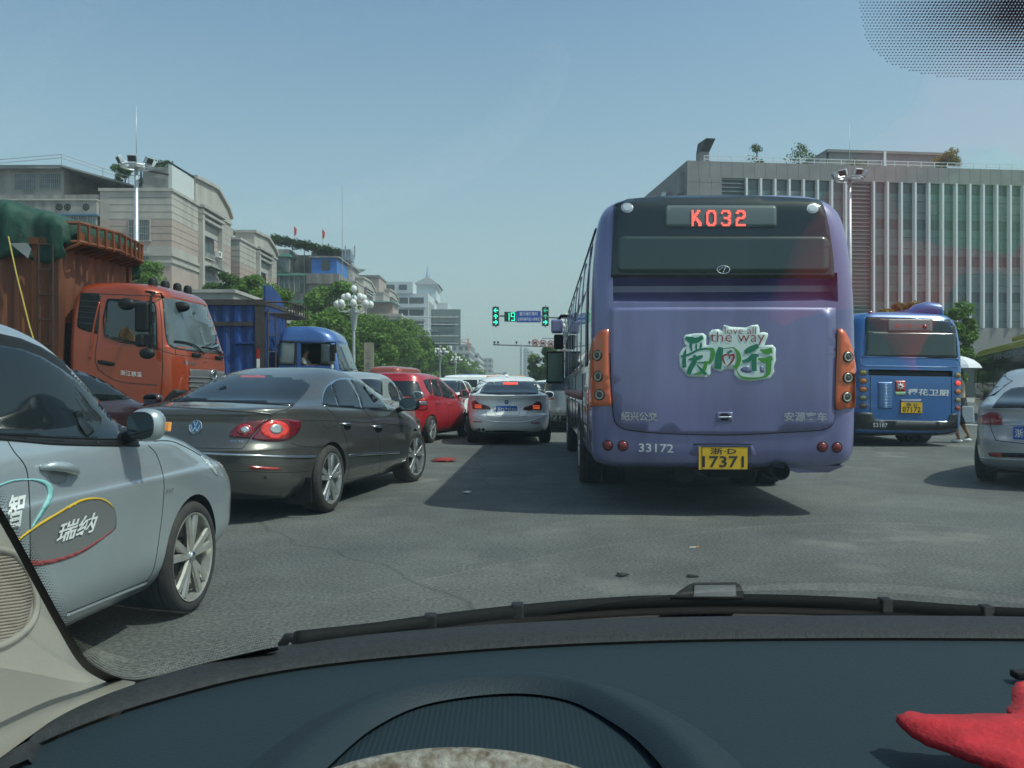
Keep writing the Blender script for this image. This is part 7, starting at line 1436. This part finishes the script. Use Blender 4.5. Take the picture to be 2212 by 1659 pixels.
def hand(J, E, Rr, wrist_i, wrist, d, side, s=1.0):
    """palm and five fingers rooted in the palm; d = pointing direction"""
    d = Vector(d).normalized(); a = d.cross(Vector((0, 0, 1))); a = a.normalized() if a.length > .1 else Vector((1, 0, 0)); w_ = Vector(wrist); n = a.cross(d)
    pm = w_ + d*.05*s; J.append(pm); Rr.append((.022*s, .016*s)); E.append((wrist_i, len(J)-1)); pi = len(J)-1
    for k, (o_, L_) in enumerate(((-.028, .055), (-.010, .068), (.010, .074), (.027, .066))):
        b0 = pm + a*o_*s + d*.035*s; J.append(b0); Rr.append(.010*s); E.append((pi, len(J)-1)); J.append(b0 + d*L_*.55*s - n*.012*s); Rr.append(.009*s); E.append((len(J)-2, len(J)-1)); J.append(b0 + d*L_*.85*s - n*.035*s); Rr.append(.008*s); E.append((len(J)-2, len(J)-1))
    J.append(pm + a*.035*side*s - d*.012*s); Rr.append(.011*s); E.append((pi, len(J)-1)); J.append(pm + a*.055*side*s + d*.022*s - n*.01*s); Rr.append(.009*s); E.append((len(J)-2, len(J)-1))
def head(parent, c, fwd, hair_low=.0, s=1.0):
    """head features on the body's head: nose, eyes, mouth, ears and hair"""
    c = Vector(c); f = Vector(fwd).normalized(); r = f.cross(Vector((0, 0, 1))).normalized(); u = Vector((0, 0, 1))
    b = MB()
    N = 14
    for i in range(N+1):
        pass
    vs = []; fs = []; P_ = 12; Q = 20
    for i in range(P_+1):
        th = PI*.60*i/P_
        for k in range(Q):
            ph = 2*PI*k/Q; d = r*math.sin(th)*math.cos(ph)*.089 + f*math.sin(th)*math.sin(ph)*.103 + u*math.cos(th)*.122
            if math.sin(ph) > .35 and th > PI*.33: d = d*.86
            if math.sin(ph) < .1: d = d + u*(-hair_low*th/2)
            vs.append(c + u*.015 + d*s)
    for i in range(P_):
        for k in range(Q): fs.append((i*Q+k, i*Q+(k+1) % Q, (i+1)*Q+(k+1) % Q, (i+1)*Q+k))
    b.add(vs, fs, HAIR); b.build('hair', parent, smooth=True)
def person_body(t, J, E, Rr, m=None, sub=2): return skinned('body', J, E, Rr, m or SKIN, t, 0, sub)
# seated figure at the open window of the blue truck; facing +x, right arm on the wheel
pr = thing('person', 'person in a white t-shirt with bare forearm on the wheel of the blue truck', 'person', (-5.93, 24.42, 0), 0)
J = [Vector(v) for v in ((0, 0, 1.36), (0, 0, 1.55), (-.02, 0, 1.80), (.0, 0, 2.02), (.03, 0, 2.10), (.05, 0, 2.20), (.055, 0, 2.30), (-.01, -.19, 1.98), (.17, -.22, 1.80), (.40, -.16, 1.84), (-.01, .19, 1.98), (.18, .22, 1.78), (.40, .14, 1.84), (.16, -.10, 1.36), (.48, -.11, 1.40), (.50, -.11, 1.02), (.16, .10, 1.36), (.48, .11, 1.40), (.50, .11, 1.02), (.60, -.11, 1.0), (.60, .11, 1.0), (.15, 0, 2.20))]
E = [(0,1),(1,2),(2,3),(3,4),(4,5),(5,6),(3,7),(7,8),(8,9),(3,10),(10,11),(11,12),(0,13),(13,14),(14,15),(0,16),(16,17),(17,18),(15,19),(18,20),(5,21)]
Rr = [.14, .14, .15, .10, .055, .085, .075, .065, .048, .032, .065, .048, .032, .09, .07, .05, .09, .07, .05, .04, .04, .022]
hand(J, E, Rr, 9, J[9], (1, .2, -.2), -1); hand(J, E, Rr, 12, J[12], (1, -.2, -.2), 1)
person_body(pr, J, E, Rr); head(pr, (.05, 0, 2.24), (1, 0, 0), .05)
SH = mat("white_cotton", (.58, .58, .54), .85, noise=(9, .1)); skinned('shirt', [J[i] for i in (0, 1, 2, 3)] + [J[7], J[7].lerp(J[8], .75), J[10], J[10].lerp(J[11], .75)], [(0,1),(1,2),(2,3),(3,4),(4,5),(3,6),(6,7)], [.155, .155, .168, .115, .085, .075, .085, .075], SH, pr)
st = MB(); st.tube([Vector((-5.93+.50, 24.42+.22*math.cos(a*PI/12), 1.82+.19*math.sin(a*PI/12))) - BT.location for a in range(24)], .016, BLACK, 6, close=True); st.build('steering_wheel', BT, smooth=True)
# pedestrian with parasol between the blue and the yellow bus
pr = thing('person', 'pedestrian in beige top and dark skirt carrying a pale bag by the blue bus', 'person', (9.72, 18.6, 0), R(160))
J = [Vector(v) for v in ((0, 0, .88), (0, 0, 1.05), (.01, 0, 1.22), (0, 0, 1.34), (.01, 0, 1.42), (.02, 0, 1.50), (.02, 0, 1.58), (0, .15, 1.31), (.02, .20, 1.06), (.10, .17, .92), (0, -.15, 1.31), (.10, -.19, 1.12), (.20, -.12, 1.28), (.02, .09, .84), (.14, .09, .48), (.02, .09, .08), (.02, -.09, .84), (-.04, -.09, .46), (-.20, -.09, .14), (.16, .09, .04), (-.08, -.09, .05), (.11, 0, 1.49))]
E = [(0,1),(1,2),(2,3),(3,4),(4,5),(5,6),(3,7),(7,8),(8,9),(3,10),(10,11),(11,12),(0,13),(13,14),(14,15),(0,16),(16,17),(17,18),(15,19),(18,20),(5,21)]
Rr = [.12, .105, .115, .075, .042, .075, .066, .045, .036, .026, .045, .036, .026, .078, .055, .036, .078, .055, .036, .032, .032, .018]
hand(J, E, Rr, 9, J[9], (.3, 0, -1), 1, .9); hand(J, E, Rr, 12, J[12], (.1, 0, 1), -1, .9)
person_body(pr, J, E, Rr); head(pr, (.02, 0, 1.53), (1, 0, 0), .12, .93)
skinned('top', [J[i] for i in (0, 1, 2, 3)] + [J[7], J[7].lerp(J[8], .4), J[10], J[10].lerp(J[11], .4)], [(0,1),(1,2),(2,3),(3,4),(4,5),(3,6),(6,7)], [.128, .118, .128, .088, .058, .05, .058, .05], mat("beige_cotton", (.46, .38, .26), .85), pr)
b = MB(); b.lathe([(.13, .98), (.155, .85), (.18, .62), (.215, .42), (.205, .42), (.17, .62)], mat("dark_skirt", (.02, .022, .03), .85), 22); b.build('skirt', pr, smooth=True)
for y_, x_, z_ in ((.09, .07, .045), (-.09, -.13, .06)): b = MB(); b.ball((x_, y_, z_), .05, WHITE, 8, (2.4, .95, .8)); b.build('shoe', pr, smooth=True)
t = thing('parasol', 'white parasol held by the pedestrian', 'umbrella', (9.70, 18.7, 0)); b = MB(); b.lathe([(.52, 1.62), (.47, 1.70), (.36, 1.79), (.20, 1.86), (.001, 1.90)], mat("white_parasol_cloth", (.62, .64, .66), .7), 8); b.build('canopy', t, solid=.004); b = MB(); b.tube([(0, 0, 1.22), (0, 0, 1.96)], .009, ALLOY, 6); b.build('shaft', t)
t = thing('shopping_bag', 'pale shopping bag hanging from the hand of the pedestrian', 'bag', (9.80, 18.42, 0), R(160)); b = MB(); b.add([(-.13, -.05, .44), (.13, -.05, .44), (.13, .05, .44), (-.13, .05, .44), (-.11, -.02, .80), (.11, -.02, .80), (.11, .02, .80), (-.11, .02, .80)], [(0,3,2,1),(0,1,5,4),(1,2,6,5),(2,3,7,6),(3,0,4,7),(4,5,6,7)], mat("pale_bag", (.50, .53, .54), .6)); b.build('bag_body', t, bevel=.015); b = MB(); b.tube([(-.07, 0, .79), (-.03, 0, .90), (.03, 0, .90), (.07, 0, .79)], .007, ALLOY, 6); b.build('handle', t)
# ================================================================== inside the car the picture is taken from
DASH = mat("dark_blue_grey_dash", (.013, .024, .031), .6, spec=.25, bump=(420, .25, .002)); DASH2 = mat("grained_dash_ledge", (.026, .029, .031), .65, spec=.2, noise=(160, .2), bump=(300, .45, .002)); BEI = mat("beige_pillar_trim", (.20, .19, .16), .7, bump=(500, .2, .001)); BEI2 = mat("beige_grille", (.20, .17, .135), .7)
car = thing('car_cabin', 'dashboard, beige pillar and wiper of the car the view is taken from', 'car', (0, 0, 0))
ZD = .945
def DP(px, py, z=ZD): Y = (EYE.z-z)*FPX/(py-HY); return ((px-CX)*Y/FPX, Y, z)
edge = crm([DP(60, 1640), DP(110, 1570), DP(190, 1520), DP(300, 1475), DP(430, 1436), DP(600, 1397), DP(800, 1370), DP(1106, 1346), DP(1400, 1334), DP(1700, 1330), DP(2000, 1330), DP(2300, 1334), DP(2700, 1350), DP(3300, 1385)], 6)
# rows: front ledge, then gently falling top
def drow(off, z): return [(x, max(.30, y-off), z) for x, y, _ in edge]
rows = [drow(-.03, ZD-.06), drow(-.012, ZD-.012), drow(0, ZD), drow(.02, ZD+.004), drow(.075, ZD+.004), drow(.082, ZD-.001)]
q = MB(); n = len(edge); q.add([p for r in rows for p in r], [(i*n+k, i*n+k+1, (i+1)*n+k+1, (i+1)*n+k) for i in range(len(rows)-1) for k in range(n-1)], DASH2); led = q.build('dash_ledge', car, smooth=True)
rows = [drow(.081, ZD-.004)] + [[(x, (y-.081)*(1-t_)+.33*t_, ZD-.004-.010*t_-.015*t_*t_) for x, y, _ in edge] for t_ in [i/16 for i in range(1, 17)]]
q = MB(); q.add([p for r in rows for p in r], [(i*n+k, i*n+k+1, (i+1)*n+k+1, (i+1)*n+k) for i in range(len(rows)-1) for k in range(n-1)], DASH); dash = q.build('dashboard', car, smooth=True)
# instrument hood: ridge and ribbed inner shell
rd = crm([DP(560, 1700, .955), DP(640, 1620, .957), DP(760, 1530, .958), DP(900, 1475, .959), DP(1100, 1452, .960), DP(1260, 1470, .959), (DP(1390, 1530, .958)), DP(1480, 1600, .957), DP(1560, 1700, .955)], 8)
q = MB(); vs = []; fs = []; N = len(rd)
for i, p in enumerate(rd):
    d = (Vector(rd[min(i+1, N-1)])-Vector(rd[max(i-1, 0)])).normalized(); s = Vector((d.y, -d.x, 0))     # towards the inside
    for o_, z_ in ((-.034, -.013), (-.020, -.008), (-.008, -.003), (.0, .001), (.010, .0), (.022, -.010)): vs.append(Vector(p)+s*o_+Vector((0, 0, z_)))
for i in range(N-1):
    for k in range(5): fs.append((i*6+k, i*6+k+1, (i+1)*6+k+1, (i+1)*6+k))
q.add(vs, fs, DASH); q.build('instrument_hood', dash, smooth=True)
q = MB(); vs = []; fs = []; ins = [Vector(p) for p in rd]; xs_ = [ins[0].x + (ins[-1].x-ins[0].x)*k/280 for k in range(281)]
def ridge_y(x):
    for a, c in zip(ins, ins[1:]):
        if a.x <= x <= c.x: return a.y+(c.y-a.y)*(x-a.x)/max(1e-6, c.x-a.x)
    return ins[0].y
for k, x in enumerate(xs_):
    yt = ridge_y(x)-.012
    for j in range(9): y = yt+(.44-yt)*j/8; vs.append((x, y, .950-.055*(.75-y) + (.0002 if (k//2) % 2 else 0)))
for k in range(280):
    for j in range(8): fs.append((k*9+j, k*9+j+1, (k+1)*9+j+1, (k+1)*9+j))
q.add(vs, fs, mat("ribbed_hood_inset", (.013, .024, .031), .7, spec=.15)); q.build('ribbed_inset', dash, smooth=False)
q = MB(); a = DP(2196, 1463, .945); q.box((a[0], a[1], .942), (a[0]+.04, a[1]+.012, .949), VOID); q.build('vent_slot', dash, bevel=.002)
# pillar trim
pl = crm([(-60, 1010), (0, 1112), (50, 1205), (100, 1295), (150, 1388), (182, 1436), (215, 1458), (292, 1473)], 4); lo = crm([(262, 1490), (150, 1545), (112, 1590), (80, 1650), (20, 1740), (-80, 1860)], 3)
def PY(y): return .745-(1470-y)/360*.08 if y < 1470 else .745-(y-1470)/250*.16
q = MB(); vs = []; fs = []; A_ = [W(x, y, PY(y)) for x, y in pl]; C_ = [W(x, y, PY(y)) for x, y in lo]; M_ = len(A_)
# surface between the screen edge and the outer side of the pillar
cols_ = 10
for i, p in enumerate(A_):
    tt = i/(M_-1); e = W(-320+tt*260, 1150+tt*760, .60-.06*tt)
    for k in range(cols_+1):
        f = k/cols_; v = Vector(p).lerp(e, f); n_ = Vector((.55, -.8, .2)).normalized(); v = v + n_*(.010*math.sin(min(1, f*2.0)*PI/2)); vs.append(v)
for i in range(M_-1):
    for k in range(cols_): fs.append((i*(cols_+1)+k, i*(cols_+1)+k+1, (i+1)*(cols_+1)+k+1, (i+1)*(cols_+1)+k))
q.add(vs, fs, BEI); PT = q.build('pillar_trim', car, smooth=True, solid=.012)
bv = BVHTree.FromPolygons([Vector(v) for v in vs], [tuple(f) for f in fs])
class _R: pass
PB_ = Body(car, [Vector(v) for v in vs], [tuple(f) for f in fs]); PP = PB_.px((0, 0, 1.80832))
ell = crm([(-50, 1180), (10, 1190), (34, 1202), (60, 1240), (76, 1300), (66, 1345), (32, 1378), (-10, 1398), (-60, 1400)], 4)
trim(PB_, 'grille_rim', ell, PP, BEI, r=.0032, off=.001, parent=PT, n=2)
q = MB()
for k in range(26):
    y = 1204+k*7.2; xr = 26+46*math.sin(PI*min(1, max(0, (y-1190)/200)))**.6; H = PB_.hits([(-60, y+10), (-20, y+4), (xr*.6, y-4), (xr-4, y-10)], PP); q.tube([p + n_*.0008 for p, n_ in H], .0011, BEI2, 5)
q.build('speaker_grille', PT, smooth=True)
# windshield: curved raked glass with black ceramic border
def gy(x): return 1.03-.49*(x-.37)**2
vs = []; fs = []; GX, GZ = 40, 20
for i in range(GX+1):
    x = -.42+1.58*i/GX
    for j in range(GZ+1): z = .925+.56*j/GZ; vs.append(Vector((x, gy(x)-(z-.925)/.577, z)))
for i in range(GX):
    for j in range(GZ): k = i*(GZ+1)+j; fs.append((k, k+GZ+1, k+GZ+2, k+1))
gm = bpy.data.materials.new("windshield_glass"); gm.use_nodes = True; nn = gm.node_tree.nodes; ll_ = gm.node_tree.links; nn.clear()
tr = nn.new("ShaderNodeBsdfTransparent"); tr.inputs[0].default_value = (.86, .975, .95, 1); gl = nn.new("ShaderNodeBsdfGlossy"); gl.inputs[1].default_value = .015; fr = nn.new("ShaderNodeFresnel"); fr.inputs[0].default_value = 1.66
mx = nn.new("ShaderNodeMixShader"); ou = nn.new("ShaderNodeOutputMaterial"); ll_.new(fr.outputs[0], mx.inputs[0]); ll_.new(tr.outputs[0], mx.inputs[1]); ll_.new(gl.outputs[0], mx.inputs[2]); ll_.new(mx.outputs[0], ou.inputs[0])
q = MB(); q.add(vs, fs, gm); WS = q.build('windshield', car, smooth=True)
GB = Body(car, vs, fs); GP = GB.px((0, 0, 1.80832)); FRIT = mat("black_ceramic_frit", (.008, .008, .009), .4)
def dots(name, pts, m):
    H = GB.hits([(x, y) for x, y, r in pts], GP); b = MB()
    for (p, n_), (x, y, r) in zip(H, pts):
        rr_ = r*p.y/FPX; a = n_.orthogonal().normalized(); c = n_.cross(a); b.add([p + n_*.0015 + (a*math.cos(k*PI/3)+c*math.sin(k*PI/3))*rr_ for k in range(6)], [tuple(range(6))], m)
    return b.build(name, WS)
curve = crm([(-30, 1060), (30, 1165), (80, 1258), (130, 1350), (170, 1418), (205, 1450), (260, 1472), (320, 1470), (430, 1436), (600, 1396)], 16); pts = []
for i in range(0, len(curve)-1):
    a = Vector(curve[i]); d = (Vector(curve[min(i+1, len(curve)-1)])-a)
    if d.length < 1e-6: continue
    nrm = Vector((d.y, -d.x)).normalized(); bottom = a.x > 230; steps = max(1, int(d.length/5.2))
    for s_ in range(steps):
        p = a + d*(s_/steps)
        for k in range(7 if not bottom else 9): r_ = max(.8, 3.3-.38*k) if not bottom else 2.0-.06*k; o_ = 4+k*5.0; pts.append((p.x+nrm.x*o_+(2.6 if k % 2 else 0)*d.x/d.length, p.y+nrm.y*o_+(2.6 if k % 2 else 0)*d.y/d.length, r_))
dots('frit_dots', pts, FRIT)
rb = []
for i, c_ in enumerate(curve):
    d_ = Vector(curve[min(i+1, len(curve)-1)])-Vector(curve[max(i-1, 0)]); n2 = Vector((d_.y, -d_.x)).normalized(); w2 = 11 if c_[0] < 250 else max(2, 11-(c_[0]-250)*.05)
    rb += [(c_[0]-n2.x*7, c_[1]-n2.y*7), (c_[0]+n2.x*w2, c_[1]+n2.y*w2)]
H_ = GB.hits(rb, GP); q = MB(); q.add([p + n_*.001 for p, n_ in H_], [(i*2, i*2+1, i*2+3, i*2+2) for i in range(len(curve)-1)], FRIT); q.build('frit_band', WS)
pts = []; bd = crm([(1848, -20), (1862, 60), (1885, 105), (1930, 138), (2000, 158), (2100, 168), (2230, 172)], 8)
def inside_top(x, y):
    if x < 1848: return 0
    yb = -30
    for a, c in zip(bd, bd[1:]):
        if a[0] <= x <= c[0]: yb = a[1]+(c[1]-a[1])*(x-a[0])/max(1e-6, c[0]-a[0])
    return yb-y
for i in range(64):
    for j in range(34):
        x = 1840+i*7.4+(j % 2)*3.7; y = -14+j*6.4; e = inside_top(x, y)
        if e > 2: dd = min(1, max(0, (x-1850)/330))*min(1, max(0, (185-y)/150)); pts.append((x, y, 1.5+3.0*dd**.9))
dots('sensor_frit_dots', pts, FRIT)
# wiper resting outside the glass
wl = crm([(640, 1379), (800, 1361), (930, 1343), (1106, 1322), (1300, 1305), (1500, 1297), (1700, 1298), (1900, 1307), (2080, 1320), (2230, 1328)], 6)
def WY(x): X = (x-CX)/FPX; return gy(X)+.005
q = MB(); q.tube([W(x, y, WY(x)) for x, y in wl], .0075, mat('wiper_black', (.005, .006, .006), .75, spec=.12), 8); wp_ = q.build('wiper', car, smooth=True)
q = MB(); q.tube([W(x, y+18, WY(x)+.006) for x, y in wl[:-2]], .0065, RUBBER, 6); q.build('wiper_rubber', wp_, smooth=True)
q = MB(); q.tube([W(608, 1396, .97), W(622, 1376, .97), W(632, 1376, .97), W(640, 1388, .97)], .0055, BLACK, 8); q.build('end_cap', wp_, smooth=True)
cap_ = [(1446, 1292), (1470, 1274), (1488, 1262), (1500, 1258), (1592, 1257), (1602, 1266), (1607, 1280), (1606, 1294)]
b0 = [W(x, y, WY(x)-.008) for x, y in cap_]; b1 = [W(x, y+6, WY(x)+.030) for x, y in cap_]; q = MB(); k = len(cap_); q.add(b0+b1, [tuple(range(k)), tuple(range(2*k-1, k-1, -1))] + [(i, k+i, k+(i+1) % k, (i+1) % k) for i in range(k)], BLACK); cc = q.build('arm_joint', wp_, bevel=.002)
q = MB(); b0 = [W(x, y, WY(x)-.0095) for x, y in ((1500, 1264), (1588, 1263), (1590, 1288), (1498, 1288))]; q.add(b0, [(0, 1, 2, 3)], mat("grey_joint_cover", (.07, .085, .095), .4)); q.build('joint_cover', cc, solid=.001)
for x, y in ((1118, 1318), (1912, 1306), (2130, 1322), (930, 1342)): q = MB(); c_ = W(x, y, WY(x)); q.box((c_.x-.007, c_.y-.008, c_.z-.009), (c_.x+.007, c_.y+.008, c_.z+.008), BLACK); q.build('clip', wp_, bevel=.002)
q = MB(); cw = [(W(x, 1352 if x > 1200 else 1352+(1200-x)*.075, WY(x)+.02)) for x in range(780, 2500, 60)]; vs = []
for p in cw: vs += [(p.x, p.y, p.z-.05), (p.x, p.y, p.z+.017), (p.x, p.y+.05, p.z-.02)]
q.add(vs, [(i*3, i*3+3, i*3+4, i*3+1) for i in range(len(cw)-1)] + [(i*3+1, i*3+4, i*3+5, i*3+2) for i in range(len(cw)-1)], BLACK); q.build('cowl', car, smooth=True)
# steering wheel rim with knitted cover
COV = mat("knitted_wheel_cover", (.27, .26, .22), .9, noise=(140, .3, (.09, .065, .04)), bump=(160, .9, .004))
cT = W(985, 1688, .42); dn = Vector((0, -.42, -.90)).normalized(); R_ = .19; cc_ = cT + dn*R_; ex = Vector((1, 0, 0)); q = MB(); NN = 220; vs = []; fs = []
ey = -dn; ez = ex.cross(ey)
for k in range(NN):
    a = 2*PI*k/NN; rd_ = ex*math.cos(a)+ey*math.sin(a); c = cc_ + rd_*R_
    for j in range(14): b_ = 2*PI*j/14; r_ = .0155*(1+.06*math.sin(k*2.6+j)*math.sin(j*2.2)); vs.append(c + rd_*r_*math.cos(b_) + ez*r_*math.sin(b_))
for k in range(NN):
    for j in range(14): fs.append((k*14+j, k*14+(j+1) % 14, ((k+1) % NN)*14+(j+1) % 14, ((k+1) % NN)*14+j))
q.add(vs, fs, COV); q.build('steering_wheel', car, smooth=True)
# red felt ornament lying on the dash
RED = mat("red_felt", (.44, .012, .020), .85, bump=(260, .5, .002), noise=(60, .2)); RED_Z = .952
star = [DP(1934, 1574, RED_Z)[:2], DP(1962, 1571, RED_Z)[:2], DP(2060, 1580, RED_Z)[:2], DP(2182, 1588, RED_Z)[:2], DP(2176, 1566, RED_Z)[:2], DP(2186, 1548, RED_Z)[:2], DP(2184, 1528, RED_Z)[:2], DP(2196, 1512, RED_Z)[:2], DP(2215, 1512, RED_Z)[:2], (.405, .665), (.44, .59), (.56, .575), (.74, .56), (.64, .50), (.76, .40), (.56, .43), (.44, .34), (.39, .44), (.33, .50), DP(2090, 1660, RED_Z)[:2], DP(2056, 1640, RED_Z)[:2], DP(2000, 1614, RED_Z)[:2], DP(1944, 1584, RED_Z)[:2]]
pts = []; rn = random.Random(2)
for i in range(len(star)):
    a = Vector(star[i]); c = Vector(star[(i+1) % len(star)]); k = max(1, int((c-a).length/.005))
    for j in range(k): p = a.lerp(c, j/k); nn_ = Vector(((c-a).y, -(c-a).x)).normalized(); p = p + nn_*rn.uniform(-.0014, .0014); pts.append((p.x, p.y))
v2, f2 = fillpoly(pts, .02); vs = []
for x, y in v2: vs.append((x, y, RED_Z + .012 + .006*math.sin(x*40)*math.sin(y*35)))
q = MB(); q.add(vs, f2, RED); o = q.build('felt_ornament', None, smooth=True, solid=.006); tag(o, 'bright red star-shaped felt ornament lying on the dashboard at the right', 'ornament')
q = MB(); q.prism([(.40, .55), (.46, .56), (.50, .50), (.44, .47), (.39, .50)], RED_Z+.026, RED_Z+.034, mat("green_felt", (.04, .22, .06), .9)); oo = q.build('green_patch', o, bevel=.002)
# haze over the whole street
HZ = True
if HZ:
    q = MB(); q.box((-450, -60, -1.7), (450, 1100, 60), BLACK); hz = q.build('haze'); hz.data.materials.clear(); hm = bpy.data.materials.new("thin_haze"); hm.use_nodes = True; n_ = hm.node_tree.nodes; n_.clear(); v = n_.new("ShaderNodeVolumePrincipled"); v.inputs["Color"].default_value = (.84, .95, .97, 1); v.inputs["Density"].default_value = .0008; v.inputs["Anisotropy"].default_value = .2; o_ = n_.new("ShaderNodeOutputMaterial"); hm.node_tree.links.new(v.outputs[0], o_.inputs["Volume"]); hz.data.materials.append(hm); struct(hz, 'stuff')
